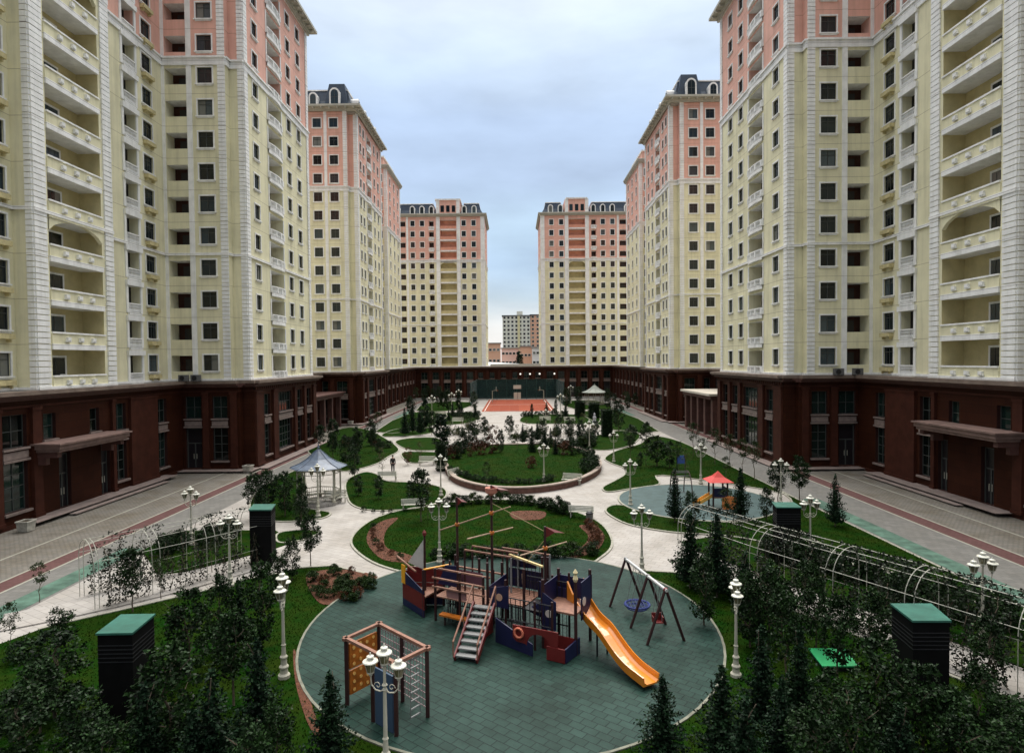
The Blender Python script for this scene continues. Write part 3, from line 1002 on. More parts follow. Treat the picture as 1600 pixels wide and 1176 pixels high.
def side_podium(sx, dy):
    sd_ = sidelabel(sx)
    p = Pod('long two-storey brown granite shop podium under the %s towers' % sd_, (-33, 100), sx, dy)
    A = -33.0
    U = lambda y: y - 24
    bays = [('p', U(38.9), U(39.7)), ('w', U(40.0), U(42.0)), ('p', U(42.3), U(43.1)),
            ('u', U(43.5), U(44.7)), ('s', U(44.9), U(46.1)), ('u', U(48.3), U(49.4)), ('s', U(48.6 + 1.0), U(50.7)) if False else ('s', U(49.5), U(50.6)),
            ('w', U(51.3), U(52.8)), ('p', U(50.75), U(51.15)), ('w', U(57.6), U(59.0)), ('p', U(53.2), U(57.2)),
            ('w', U(31), U(33)), ('w', U(35.5), U(37.5))]
    p.seg((A, 24), (A, 61.8), (1, 0), bays)
    p.seg((A, 61.8), (-27.3, 61.8), (0, -1), [('d', .3, 1.9), ('w', 3.0, 4.5), ('p', 2.1, 2.7), ('p', 4.85, 5.45)])
    p.seg((-27.3, 61.8), (-27.3, 62.6), (1, 0))
    p.seg((-27.3, 62.6), (-26.2, 62.6), (0, -1), ext=(0, .3))
    V = lambda y: y - 62.6
    p.seg((-26.2, 62.6), (-26.2, 82), (1, 0), [('p', V(62.8), V(64.6)), ('w', V(65.2), V(66.8)), ('p', V(67.3), V(68.6)), ('w', V(69.2), V(73.3)), ('p', V(73.8), V(74.6)),
          ('w', V(75.1), V(76.8)), ('p', V(77.2), V(78.0)), ('w', V(78.5), V(80.2)), ('p', V(80.7), V(81.8))], dent=True, ext=(.3, .8))
    p.seg((-26.2, 82), (A, 82), (0, 1), [])
    Wb = lambda y: y - 82
    p.seg((A, 82), (A, 106.5), (1, 0), [('d', 2, 4.5), ('w', 6.5, 9), ('d', 11, 13.5), ('w', 15.5, 18), ('w', 20, 22.5), ('p', 5, 6), ('p', 9.5, 10.5), ('p', 14, 15), ('p', 18.5, 19.5)])
    p.seg((A, 106.5), (-27.3, 106.5), (0, -1), [('d', .2, 1.2), ('w', 2.7, 4.5), ('p', 1.6, 2.3), ('p', 4.9, 5.5)])
    p.seg((-27.3, 106.5), (-27.3, 107.3), (1, 0))
    p.seg((-27.3, 107.3), (-26.2, 107.3), (0, -1), ext=(0, .3))
    p.seg((-26.2, 107.3), (-26.2, 127), (1, 0), [('p', .2, 1.0), ('w', 1.4, 2.9), ('p', 3.3, 4.4), ('w', 5.2, 9.6), ('p', 10.2, 11.3), ('w', 12, 14), ('p', 14.5, 15.3), ('w', 16, 17.6), ('p', 18.2, 19.2)], dent=True, ext=(.3, .8))
    p.seg((-26.2, 127), (-29, 127), (0, 1))
    bays = []
    for i in range(11):
        bays += [('w' if i % 3 else 'd', 1.4 + i * 5, 3.6 + i * 5), ('p', 4.4 + i * 5, 5.6 + i * 5)]
    p.seg((-29, 127), (-29, 183 - dy), (1, 0), bays)
    p.finish()
    # roof terrace
    b = MB()
    X = sx
    for x0, x1, y0, y1 in ((-62, A, 24, 183 - dy), (A, -27.3, 61.8, 82), (-27.3, -26.2, 62.6, 82), (A, -27.3, 106.5, 127), (-27.3, -26.2, 107.3, 127), (A, -29, 127, 183 - dy)):
        b.box(x0 * X, x1 * X, y0 + dy, y1 + dy, 8.5, 8.965)
    b.build('terrace', roofgrey, p.root)
    b = MB()
    for x0, x1, y0, y1 in ((-62, -61.8, 24, 183 - dy), (-62, A, 23.8, 24)):
        b.box(x0 * X, x1 * X, y0 + dy, y1 + dy, 0, 8.5)
    b.build('rear_wall', brown, p.root)
    return p

PL = side_podium(1, 0)
PR = side_podium(-1, -2)

# entrance canopies on the near shop fronts
def canopy(sx, y0, y1, z, dy, label):
    t = thing('entrance_canopy', label, 'canopy', (-33 * sx, (y0 + y1) / 2 + dy, z - .8))
    b = MB()
    xo, xi = -31.0, -32.98
    for za, zb, e in ((z - .62, z - .42, .18), (z - .42, z - .12, .06), (z - .12, z, -.08)):
        b.box((xo - e) * sx, xi * sx, y0 + dy + e, y1 + dy - e, za, zb)
    b.build('canopy_slab', M('canopy_stone', (.20, .13, .11), .6, var=.25, vscale=1.5), t)
    for yy in (y0 + .5, y1 - .5):
        b = MB()
        b.box((xo - .4) * sx, xi * sx, yy - .2 + dy, yy + .2 + dy, z - 1.0, z - .62)
        b.box((xo - 1.2) * sx, xi * sx, yy - .16 + dy, yy + .16 + dy, z - 1.5, z - 1.0)
        b.build('bracket', brown_l, t)
canopy(1, 42.3, 50.2, 5.35, 0, 'long brown stone canopy over the shop doors on the left')
canopy(-1, 42.2, 50.6, 5.7, -2, 'long brown stone canopy over the shop doors on the right')

# far podium across the end of the courtyard
p = Pod('two-storey brown podium closing the far end of the courtyard', (0, 184), 1, 0)
bays = []
x = -27.2; i = 0
while x < 27:
    mid = abs(x + 1) < 9.5
    if mid: bays.append(('u', x + 29, x + 30.4))
    else: bays.append(('d' if i % 3 == 1 else 'w', x + 29, x + 30.8))
    bays.append(('p', x + 31.4, x + 32.0))
    x += 3.35; i += 1
p.seg((-29, 183), (29, 183), (0, -1), bays)
p.finish()
b = MB(); b.box(-62, 62, 183, 206, 8.5, 8.968); b.build('terrace', roofgrey, p.root)
b = MB(); b.box(-62, 62, 205.8, 206, 0, 8.5); b.build('rear_wall', brown, p.root)
b = MB()
b.box(-6.9, 7.9, 183.3, 183.6, 8.97, 9.7)
b.build('parapet', M('pale_parapet', (.50, .48, .42), .8, var=.15), p.root)
# round wall lamps on the far podium
lampglass = M('white_lamp_globe', (.8, .78, .72), .3, .5)
lampem = bpy.data.materials.new('lit_lamp_globe'); lampem.use_nodes = True
q = lampem.node_tree.nodes['Principled BSDF']; q.inputs['Base Color'].default_value = (.8, .78, .7, 1)
q.inputs['Emission Color'].default_value = (1, .95, .85, 1); q.inputs['Emission Strength'].default_value = .4
for k, px in enumerate((813, 828, 843, 866)):
    P = Vector(((px - 803) / F * 183, 182.6, 6.7))
    t = thing('wall_lamp', 'round white lamp on the far brown podium above the green netting', 'wall lamp', P, 0, 'round lamps on the far podium')
    b = MB(); b.blob(P + Vector((0, -.25, 0)), .27, .27, .27, 12); b.build('globe', lampem, t, smooth=True)
    b = MB(); b.box(P.x - .12, P.x + .12, P.y - .1, P.y + .38, P.z - .12, P.z + .12); b.build('bracket', black, t)

# right-hand gap between the two blocks: low entrance portico with a pale roof edge
t = thing('entrance_portico', 'low brown entrance portico with a pale roof edge between the two right towers', 'portico', (29.5, 92, 0))
b = MB(); b.box(26.6, 32.98, 84.5, 98.5, 5.1, 5.6, 0); b.box(26.3, 33, 84.2, 98.8, 5.6, 5.9, 1); b.build('roof', [brown_l, M('pale_roof_edge', (.55, .50, .42), .7)], t)
for y in (85, 88.3, 91.6, 94.9, 98):
    b = MB(); b.box(26.9, 27.7, y - .4, y + .4, 0, 5.1); b.build('pillar', brown_l, t)
t = thing('entrance_portico', 'low dark entrance portico between the two left towers', 'portico', (-29.5, 94, 0))
b = MB(); b.box(-32.98, -28.6, 86.5, 104.5, 5.1, 5.6, 0); b.box(-33, -28.3, 86.2, 104.8, 5.6, 5.8, 0); b.build('roof', [brown_l], t)
for y in (87, 91, 95, 99, 103.5):
    b = MB(); b.box(-29.6, -28.9, y - .35, y + .35, 0, 5.1); b.build('pillar', brown_l, t)

# air conditioning units on the podium edge
def ac(x, y, label):
    t = thing('air_conditioner', label, 'air conditioner', (x, y, 8.97))
    b = MB(); b.box(x - .45, x + .45, y - .17, y + .17, 9.02, 9.62); b.lathe(x, y - .0, [(0.01, 9.62), (.02, 9.63)], 6)
    b.build('casing', M('dull_grey_casing', (.12, .12, .12), .6), t)
    b = MB(); b.fr = Matrix.Translation((x - .08, y - .175, 9.32)) @ Matrix.Rotation(PI / 2, 4, 'X'); b.lathe(0, 0, [(.24, 0), (.24, .03), (.2, .04)], 14)
    b.build('fan_grille', black, t)
    b = MB(); b.box(x - .4, x - .3, y - .2, y + .2, 8.97, 9.02); b.box(x + .3, x + .4, y - .2, y + .2, 8.97, 9.02); b.build('foot', black, t)
ac(-33.2 + .9, 60.9, 'dark air conditioner on the left podium edge below the inner corner')
ac(-31.0, 61.2 - .5 + .0, 'second dark air conditioner to the right on the left podium edge')
ac(32.4, 58.9, 'small dark air conditioner on the right podium edge, nearer the corner')
ac(30.6, 58.9, 'wider-set dark air conditioner on the right podium edge')
# one painted with its own leafless box planter

# ================================================================ WHAT SHOWS THROUGH THE GAP
def far_block(name, label, x0, x1, y0, y1, h, wallm, rows, cols, roofm=None, group=None, wsz=(1.7, 1.5)):
    t = thing(name, label, 'building', ((x0 + x1) / 2, (y0 + y1) / 2, 0), 0, group)
    b = MB(); b.box(x0, x1, y0, y1, 0, h, 0); b.build('wall', wallm, t)
    b = MB(); b.box(x0 - .6, x1 + .6, y0 - .6, y1 + .6, h, h + .7); b.build('roof', roofm or roofgrey, t)
    if rows:
        for i in range(cols):
            for j in range(rows):
                x = x0 + (x1 - x0) * (i + .5) / cols
                z = h * (j + .35) / rows
                inst('window', joined_mesh(*wsz), t, Vector((x, y0 - .3, z)) - wloc(t), 0)
    return t
haze_cream = M('hazed_cream_wall', (.85, .86, .76), .9, var=.1)  # distance haze put into the wall colours, paled to offset their backlit side
haze_orange = M('hazed_orange_wall', (.85, .50, .34), .9, var=.15)
t = far_block('apartment_tower', 'distant cream apartment tower seen through the gap between the far towers', -9.4, 14.5, 540, 560, 49, haze_cream, 14, 7, slate, wsz=(1.8, 1.7))
b = MB(); b.box(3, 8, 539.6, 545, 49.7, 53, 0); b.build('gable', haze_cream, t)
b = MB(); b.box(3.6, 5.6, 539.0, 540, 8, 49, 0); b.build('bay', M('hazed_ochre_wall', (.80, .74, .45), .9), t)
far_block('apartment_tower', 'distant orange-sided tower just right of the cream one in the gap', 14.8, 27, 541, 560, 49.6, haze_orange, 14, 3, slate, wsz=(1.8, 1.7))
far_block('house', 'low orange house at the left foot of the gap', -17, -9, 418, 430, 22, haze_orange, 3, 3)
far_block('house', 'low pink and white house right of the orange one in the gap', -8.6, 4, 440, 450, 19, M('hazed_pink_wall', (.85, .65, .58), .9), 3, 5)
far_block('house', 'low terracotta house in the middle of the gap', 4.6, 12, 430, 440, 20, haze_orange, 2, 3)
far_block('house', 'low pale house at the right foot of the gap', 12.6, 22, 420, 430, 19, M('hazed_white_wall', (.85, .82, .78), .9), 3, 4)
# white sheet roof just beyond the podium
t = thing('market_hall', 'low hall with a white pitched roof just beyond the far podium', 'building', (-6, 240, 0))
b = MB(); b.add([(-26, 225, 8.9), (4, 225, 8.9), (4, 250, 8.9), (-26, 250, 8.9), (-26, 238, 11.2), (4, 238, 9.3)],
                [(0, 1, 5, 4), (2, 3, 4, 5), (0, 4, 3), (1, 2, 5)], 0); b.build('roof', M('white_sheet_roof', (.42, .44, .44), .6), t)
b = MB(); b.box(-25.5, 3.5, 225.5, 249.5, 0, 8.85); b.build('wall', roofgrey, t)
# ================================================================ GROUND, ROADS, PATHS, LAWNS
def flat(name, pts, z, thick, mat_, mside=None):
    b = MB(); b.prism([(p[0], p[1]) for p in pts], z - thick, z)
    return struct(b.build(name, mat_))

def smooth_poly(pts, k=6, closed=True):
    out_ = []
    n = len(pts)
    for i in range(n if closed else n - 1):
        g = (lambda j: pts[j % n]) if closed else (lambda j: pts[max(0, min(n - 1, j))])
        p0, p1, p2, p3 = g(i - 1), g(i), g(i + 1), g(i + 2)
        for s_ in range(k):
            t = s_ / k; t2 = t * t; t3 = t2 * t
            out_.append(tuple(.5 * (2 * p1[c] + (p2[c] - p0[c]) * t + (2 * p0[c] - 5 * p1[c] + 4 * p2[c] - p3[c]) * t2 + (3 * p1[c] - p0[c] - 3 * p2[c] + p3[c]) * t3) for c in (0, 1)))
    if not closed: out_.append(tuple(pts[-1][:2]))
    return out_

def ribbon(name, pts, w, z0, z1, mat_, closed=True):
    b = MB(); n = len(pts)
    P = [Vector((p[0], p[1])) for p in pts]
    a = []; c = []
    for i in range(n):
        if closed: d = P[(i + 1) % n] - P[i - 1]
        else: d = P[min(n - 1, i + 1)] - P[max(0, i - 1)]
        d.normalize(); nn = Vector((-d.y, d.x)) * w / 2
        a.append(P[i] + nn); c.append(P[i] - nn)
    m = n if closed else n - 1
    vs = [(p.x, p.y, z1) for p in a] + [(p.x, p.y, z1) for p in c] + [(p.x, p.y, z0) for p in a] + [(p.x, p.y, z0) for p in c]
    fs = []
    for i in range(m):
        j = (i + 1) % n
        fs += [(i, n + i, n + j, j), (2 * n + i, i, j, 2 * n + j), (n + i, 3 * n + i, 3 * n + j, n + j)]
    b.add(vs, fs)
    return struct(b.build(name, mat_))

earth = M('earth', (.10, .085, .06), .95, var=.4, vscale=.05)
cobble = brickmat('grey_block_paving', (.205, .188, .16), (.165, .155, .136), (.095, .085, .075), .30, .18, .016, stain=(.72, .66, .56), sscale=.45, bump=.5, samt=.8)
slabs = brickmat('pale_slab_paving', (.385, .36, .33), (.34, .32, .295), (.22, .205, .19), .62, .40, .012, stain=(.74, .72, .69), sscale=.35, bump=.25, rot=R(30), samt=.9)
redstripe = brickmat('red_block_paving', (.135, .070, .066), (.11, .058, .054), (.09, .05, .045), .30, .18, .014, stain=(.8, .75, .75), bump=.4)
greyband = brickmat('smooth_grey_paving', (.185, .178, .163), (.15, .146, .135), (.12, .115, .105), .40, .40, .012, stain=(.8, .78, .75), sscale=.4)
greenband = M('green_painted_strip', (.075, .140, .103), .85, var=.45, vscale=1.2, bump=.2)
kerbm = M('pale_kerb_stone', (.30, .29, .235), .8, var=.15, vscale=2)
grass = M('lawn_grass', (.004, .027, .0012), .95, .03, color2=(.015, .029, .002), vscale=.8, bump=.9, bscale=38)
mulch = M('red_brown_mulch', (.10, .038, .020), .95, var=.45, vscale=7, bump=.8, bscale=30)
soil = M('dark_planting_soil', (.045, .032, .018), .95, var=.5, vscale=4, bump=.8, bscale=20)
rubber = brickmat('green_rubber_tiles', (.022, .050, .040), (.015, .037, .029), (.005, .012, .010), .46, .30, .014, .5, stain=(.32, .40, .36), sscale=.42, bump=.35, rot=R(38), offset=.5, samt=.9)

flat('ground', [(-2500, -300), (2500, -300), (2500, 4500), (-2500, 4500)], -.06, .3, earth)
flat('plaza', [(-21.5, 6), (21.5, 6), (21.5, 170), (-21.5, 170)], 0, .05, slabs)
flat('plaza', [(-29, 170.0), (29, 170.0), (29, 183), (-29, 183)], .0, .05, greyband)
for s_, dy in ((-1, 0), (1, -2)):
    nm = 'road'
    xa, xb = 24.3, 25.5
    if s_ > 0: xa, xb = 25.7, 27.0
    def strip(name, x0, x1, y0, y1, m, z=0.0):
        return flat(name, [(s_ * x0, y0), (s_ * x1, y0), (s_ * x1, y1), (s_ * x0, y1)], z, .05, m)
    strip('road', xb, 33.2, 6, 170, cobble)
    strip('red_stripe', xa, xb, 6, 170, redstripe, .002)
    strip('footway', 21.5, xa, 6, 170, greyband, .001)
    for xx in (xa, xb, xb + 2.9):
        strip('stone_line', xx - .07, xx + .07, 6, 170, kerbm, .008)
    strip('green_strip', 21.7, 22.9, 6, 47 if s_ > 0 else 36, greenband, .012)
    strip('green_strip', 21.7, 23.0, 118, 135, greenband, .012)
    # raised pavement along the shop fronts
    strip('pavement', 31.7, 33.05, 41, 58.3 + dy, M('pink_grey_paving', (.23, .18, .16), .85, var=.2, vscale=1.2), .30)
    strip('pavement', 31.2, 31.7, 44, 56, MATS['pink_grey_paving'], .15)
    strip('pavement', 25.6, 33, 60.4 + dy, 62.5 + dy, MATS['pink_grey_paving'], .22)
    strip('pavement', 24.9, 26.25, 62.5 + dy, 83 + dy, MATS['pink_grey_paving'], .14)
    strip('pavement', 25.6, 33, 104.8 + dy, 107.3 + dy, MATS['pink_grey_paving'], .2)
    strip('pavement', 24.9, 26.25, 107.3 + dy, 128 + dy, MATS['pink_grey_paving'], .14)

def traced(px_pts, k=5, z=0): return smooth_poly([tuple(G(x, y, z))[:2] for x, y in px_pts], k)

LZ = [.048]
LAWNS = []
def lawn(px_pts, k=5, world=None, kerb=True, z=None):
    LZ[0] += .0012; z = z or LZ[0]
    pts = smooth_poly(world, k) if world else traced(px_pts, k)
    flat('lawn', pts, z, .1, grass); LAWNS.append((pts, z))
    if kerb: ribbon('kerb', pts, .13, 0, z + .02, kerbm)
    return pts

# oval lawn behind the ship playground
OVAL = lawn([(549, 850), (560, 828), (592, 808), (640, 795), (700, 786), (760, 781), (820, 784), (872, 793), (910, 804), (938, 818), (954, 838), (955, 856), (938, 872), (915, 882), (800, 905), (690, 905), (620, 892), (575, 875)])
def arc_bed(pp, name='mulch_bed', m=None, z=.065):
    pts = smooth_poly([tuple(G(x, y))[:2] for x, y in pp], 4)
    flat(name, pts, z, .05, m or mulch)
arc_bed([(574, 850), (578, 828), (600, 814), (622, 810), (606, 826), (600, 842), (606, 858), (640, 868), (650, 878), (600, 876)])
arc_bed([(905, 822), (930, 822), (944, 838), (936, 858), (910, 870), (890, 870), (915, 850), (918, 836)])
arc_bed([(800, 800), (850, 800), (845, 812), (805, 812)])

# lawn between the gazebo and the oval
lawn([(540, 756), (543, 778), (552, 790), (575, 797), (610, 798), (648, 795), (680, 787), (697, 775), (694, 764), (670, 757), (640, 754), (604, 752), (590, 742), (572, 738), (552, 744)])
lawn([(512, 690), (518, 676), (545, 668), (575, 672), (600, 684), (623, 702), (606, 714), (590, 724), (560, 733), (530, 736), (500, 722), (480, 700)])
lawn([(597, 682), (610, 673), (640, 668), (672, 668), (676, 676), (640, 681)])
lawn([(618, 690), (640, 685), (678, 684), (690, 690), (690, 702), (650, 704), (628, 699)])
lawn([(628, 708), (650, 706), (690, 708), (692, 716), (650, 724), (632, 718)])
# left of the gazebo and under it
lawn([(392, 800), (400, 770), (440, 745), (470, 735), (478, 760), (470, 790), (500, 798), (516, 802), (510, 808), (490, 812), (430, 815)])
lawn([(435, 834), (470, 829), (500, 832), (470, 845), (436, 848)])
# front left garden
FL = [(-21.45, 20)] + [tuple(G(x, y))[:2] for x, y in ((60, 985), (89, 977), (200, 952), (315, 925), (389, 905), (420, 900), (470, 888), (520, 885), (570, 897), (596, 908), (600, 940))] + [(-5, 24), (-2, 14), (-1, 8), (-21.45, 8)]
flat('lawn', FL, .046, .1, grass); LAWNS.append((FL, .046))
ribbon('kerb', FL[1:10], .13, 0, .085, kerbm, False)
FR = [tuple(G(x, y))[:2] for x, y in ((1008, 893), (1060, 896), (1120, 915), (1180, 932), (1241, 956), (1289, 974), (1400, 1020), (1489, 1059), (1600, 1100))] + [(19.5, 8), (0, 8), (1, 14), (4, 24), (5, 28)]
flat('lawn', FR, .047, .1, grass); LAWNS.append((FR, .047))
ribbon('kerb', FR[:9], .13, 0, .085, kerbm, False)
# right: lawns either side of the small round playground
lawn([(946, 798), (958, 790), (985, 792), (1030, 804), (1100, 815), (1170, 815), (1215, 800), (1250, 830), (1330, 880), (1300, 880), (1180, 845), (1110, 836), (1050, 832), (990, 822), (960, 810)], 4)
lawn(None, 4, world=[tuple(G(942, 762))[:2], tuple(G(950, 769))[:2], tuple(G(985, 764))[:2], tuple(G(1030, 757))[:2], (13.5, 57), (20.5, 50), (21.2, 46), (21.3, 60), (21.3, 80), (19, 86), tuple(G(1000, 694))[:2], tuple(G(965, 704))[:2], tuple(G(945, 716))[:2], tuple(G(955, 724))[:2], tuple(G(975, 732))[:2], tuple(G(976, 742))[:2], tuple(G(960, 752))[:2]])
lawn(None, 3, world=[(21.2, 50), (20.8, 47), (19.0, 42.5), (16.5, 38.5), (17.5, 34), (19.5, 28), (21.3, 24), (21.3, 40)])
lawn([(905, 695), (935, 680), (980, 672), (1000, 680), (985, 696), (940, 704)], 4)
# strips between the far hedges
lawn([(660, 662), (672, 648), (735, 644), (750, 652), (735, 660), (700, 664)], 3)
lawn([(812, 656), (830, 648), (900, 648), (935, 652), (930, 662), (880, 662), (825, 662)], 3)
lawn(None, 2, world=[(-21.3, 95), (-15, 96), (-13, 110), (-14, 128), (-21.3, 130)])
lawn(None, 2, world=[(21.3, 92), (15, 94), (13.5, 110), (14, 128), (21.3, 130)])
lawn(None, 2, world=[(-21.3, 135), (-12, 135), (-11, 160), (-21.3, 162)])
lawn(None, 2, world=[(21.3, 135), (13, 135), (12, 160), (21.3, 162)])

# round ship playground
PC = (-.22, 25.1)
circ = [(PC[0] + 8.15 * math.cos(2 * PI * i / 72), PC[1] + 8.95 * math.sin(2 * PI * i / 72)) for i in range(72)]
flat('playground_surface', circ, .08, .12, rubber)
ribbon('kerb', circ, .09, 0, .086, M('dull_edging', (.17, .17, .13), .8, var=.3, vscale=3))
pc2 = G(1087, 783)
circ = [(pc2.x + 5.7 * math.cos(2 * PI * i / 60), pc2.y + 6.0 * math.sin(2 * PI * i / 60)) for i in range(60)]
flat('playground_surface', circ, .08, .12, M('grey_green_rubber', (.05, .088, .088), .7, color2=(.032, .06, .058), vscale=1.4, bump=.2))
ribbon('kerb', circ, .14, 0, .095, kerbm)

# flower bed left of the ship
BED = smooth_poly([tuple(G(x, y))[:2] for x, y in ((478, 905), (500, 893), (545, 892), (590, 903), (560, 925), (520, 945), (495, 940))], 4)
flat('mulch_bed', BED, .075, .05, mulch)
arc_bed([(486, 1100), (470, 1060), (462, 1020), (458, 1022), (462, 1070), (478, 1125), (492, 1150), (500, 1145)])

# raised central island behind a curved brown stone wall
isl = [tuple(G(x, y))[:2] for x, y in ((700, 741), (712, 754), (740, 764), (780, 770), (830, 770), (880, 763), (915, 752), (936, 737), (932, 722), (905, 707), (860, 700), (800, 700), (745, 702), (706, 712), (690, 722), (697, 733))]
ISL = smooth_poly(isl, 5)
flat('lawn', ISL, .42, .5, grass); LAWNS.append((ISL, .42))
front = [p for p in ISL]
t = thing('retaining_wall', 'low curved brown stone wall round the central lawn', 'wall', (ISL[0][0], ISL[0][1], 0))
def rib_into(parent, name, pts, w, z0, z1, m, closed=True):
    o = ribbon(name, pts, w, z0, z1, m, closed); del o['kind']
    o.parent = parent; o.location = -wloc(parent)
    return o
rib_into(t, 'stone_course', ISL, .30, 0, .46, M('brown_wall_stone', (.13, .065, .05), .8, var=.3, vscale=3))
rib_into(t, 'coping', ISL, .42, .461, .56, M('buff_coping', (.30, .24, .20), .8, var=.15, vscale=3))
# low hedge line inside the wall and red shrubs are planted later

# red sports court with netting
court = brickmat('red_court', (.27, .065, .032), (.23, .052, .026), (.28, .10, .05), 2.2, 30, .03, stain=(.8, .7, .7), sscale=.3, bump=.02)
flat('sports_court', [(-6.9, 131), (8.6, 131), (8.6, 170), (-6.9, 170)], .04, .08, court)
ribbon('court_line', [(-6.3, 132), (8.0, 132), (8.0, 169), (-6.3, 169)], .15, .04, .055, M('white_line_paint', (.7, .66, .6), .7))
flat('court_line', [(-6.2, 150.4), (7.9, 150.4), (7.9, 150.6), (-6.2, 150.6)], .052, .01, MATS['white_line_paint'])
# path beneath the arched trellises
def axis_path(a, b, w, name='path'):
    a = Vector(a); b = Vector(b); d = (b - a).normalized(); n_ = Vector((-d.y, d.x)) * w / 2
    flat(name, [tuple(a + n_), tuple(b + n_), tuple(b - n_), tuple(a - n_)], .062, .1, slabs)

# planted strips between the trellis paths and the footways
def band(pts, m=None, z=.044, nm='lawn'):
    flat(nm, pts, z, .1, m or grass)
band([(9.6, 36.2), (12.5, 37.5), (17.0, 37.5), (17.3, 33.5), (19.3, 27.8), (21.4, 23.6), (21.4, 10), (20.2, 16), (17.6, 20.6), (15.6, 24.6), (12.6, 29.8), (10.2, 34.2)], z=.043)
band([(-21.45, 35.5), (-18.2, 31.4), (-17.0, 31.8), (-14.0, 35.4), (-13.2, 37.0), (-15.4, 39.6), (-21.45, 39.6)], z=.042)

# short tufts breaking up the lawn surface and its edges
def inside(pt, poly):
    x, y = pt; c = False; n = len(poly); j = n - 1
    for i in range(n):
        xi, yi = poly[i][0], poly[i][1]; xj, yj = poly[j][0], poly[j][1]
        if (yi > y) != (yj > y) and x < (xj - xi) * (y - yi) / (yj - yi) + xi: c = not c
        j = i
    return c
rg = random.Random(3); b = MB()
for pts, z in LAWNS:
    xs = [p[0] for p in pts]; ys = [p[1] for p in pts]
    if min(ys) > 75: continue
    area = (max(xs) - min(xs)) * (max(ys) - min(ys))
    for i in range(int(area * 70)):
        x, y = rg.uniform(min(xs), max(xs)), rg.uniform(min(ys), max(ys))
        if y > 75 or y < 15: continue
        if y > 30 and rg.random() > (30 / y) ** 1.5: continue
        if ((x - PC[0]) / 8.25) ** 2 + ((y - PC[1]) / 9.05) ** 2 < 1 or ((x - pc2.x) / 5.8) ** 2 + ((y - pc2.y) / 6.1) ** 2 < 1: continue
        if not inside((x, y), pts): continue
        for k in range(2):
            a = rg.uniform(0, 6.28); w = rg.uniform(.012, .03); h = rg.uniform(.03, .075)
            dx, dy = math.cos(a) * w, math.sin(a) * w; ex, ey = rg.gauss(0, .03), rg.gauss(0, .03)
            b.add([(x - dx, y - dy, z - .01), (x + dx, y + dy, z - .01), (x + ex, y + ey, z + h)], [(0, 1, 2)])
go = b.build('grass', M('grass_blades', (.007, .036, .002), .9, .04, color2=(.022, .037, .003), vscale=1.1, island=.5))
tag(go, 'short mown grass growing on the lawns', 'grass'); go['kind'] = 'stuff'
# ================================================================ PLANTS
def leafm(name, c, c2, isl=.45, rough=.5):
    return M(name, c, rough, .12, color2=c2, vscale=1.3, island=isl)
leaf_dark = leafm('dark_leaves', (.005, .015, .004), (.014, .034, .008), .75, .5)
leaf_mid = leafm('green_leaves', (.009, .027, .004), (.022, .038, .007), .6, .5)
leaf_con = leafm('conifer_needles', (.003, .012, .005), (.008, .024, .008), .6, rough=.6)
leaf_red = leafm('russet_leaves', (.085, .026, .010), (.05, .024, .01))
leaf_yel = leafm('yellow_green_leaves', (.07, .075, .02), (.04, .05, .018))
bark = M('bark', (.11, .085, .06), .9, var=.35, vscale=9)

def leaf_quad(b, c, size, rg, mi=0, droop=0):
    a = Vector((rg.gauss(0, 1), rg.gauss(0, 1), rg.gauss(0, .7) - droop)).normalized()
    o = a.orthogonal().normalized()
    o = Matrix.Rotation(rg.uniform(0, 2 * PI), 3, a) @ o
    w = size * .30
    c = Vector(c)
    tip = c + a * size
    m1 = c + a * size * .45 + o * w; m2 = c + a * size * .45 - o * w
    b.add([c, m1, tip, m2], [(0, 1, 2, 3)], mi)

def crown_mesh(name, mat_, seed, w, z0, z1, nclump, per, size, shape='round', gap=.0):
    rg = random.Random(seed); b = MB()
    h = z1 - z0
    for k in range(nclump):
        for _ in range(30):
            t = rg.random()
            if shape == 'round': rr = math.sin(PI * min(1, max(.02, t * .92 + .06))) ** .55
            elif shape == 'col': rr = (.75 + .25 * math.sin(t * PI)) * (1 if t < .8 else (1 - t) / .2 * .8 + .2)
            else: rr = (1 - t) ** .75
            rr *= w / 2
            q = rg.random() ** .55
            if q > .35: break
        ang = rg.uniform(0, 2 * PI)
        c = Vector((math.cos(ang) * rr * q, math.sin(ang) * rr * q, z0 + h * t))
        c += Vector((rg.gauss(0, .05), rg.gauss(0, .05), 0)) * w
        cr = rg.uniform(.09, .22) * w * (.6 + .4 * (rr / (w / 2)))
        for i in range(per):
            d = Vector((rg.gauss(0, 1), rg.gauss(0, 1), rg.gauss(0, .8)))
            d = d.normalized() * cr * rg.random() ** .4
            leaf_quad(b, c + d, size * rg.uniform(.6, 1.25), rg)
    return b.mesh(name, mat_)

def trunk_mesh(seed, h, r, ztop, limbs, spread):
    rg = random.Random(seed); b = MB()
    pts = [Vector((0, 0, 0))]
    n = 6
    for i in range(1, n + 1):
        pts.append(Vector((rg.gauss(0, .02) * i, rg.gauss(0, .02) * i, ztop * i / n)))
    b.path(pts, [r * (1 - .75 * i / n) for i in range(n + 1)], 7)
    for k in range(limbs):
        i = rg.randint(2, n - 1)
        a = rg.uniform(0, 2 * PI); s_ = spread * rg.uniform(.5, 1)
        p = pts[i]
        m_ = p + Vector((math.cos(a) * s_ * .5, math.sin(a) * s_ * .5, s_ * .35))
        q = p + Vector((math.cos(a + .2) * s_, math.sin(a + .2) * s_, s_ * .95))
        b.path([p, m_, q], [r * .4, r * .28, r * .1], 5)
    return b.mesh('trunk', bark)

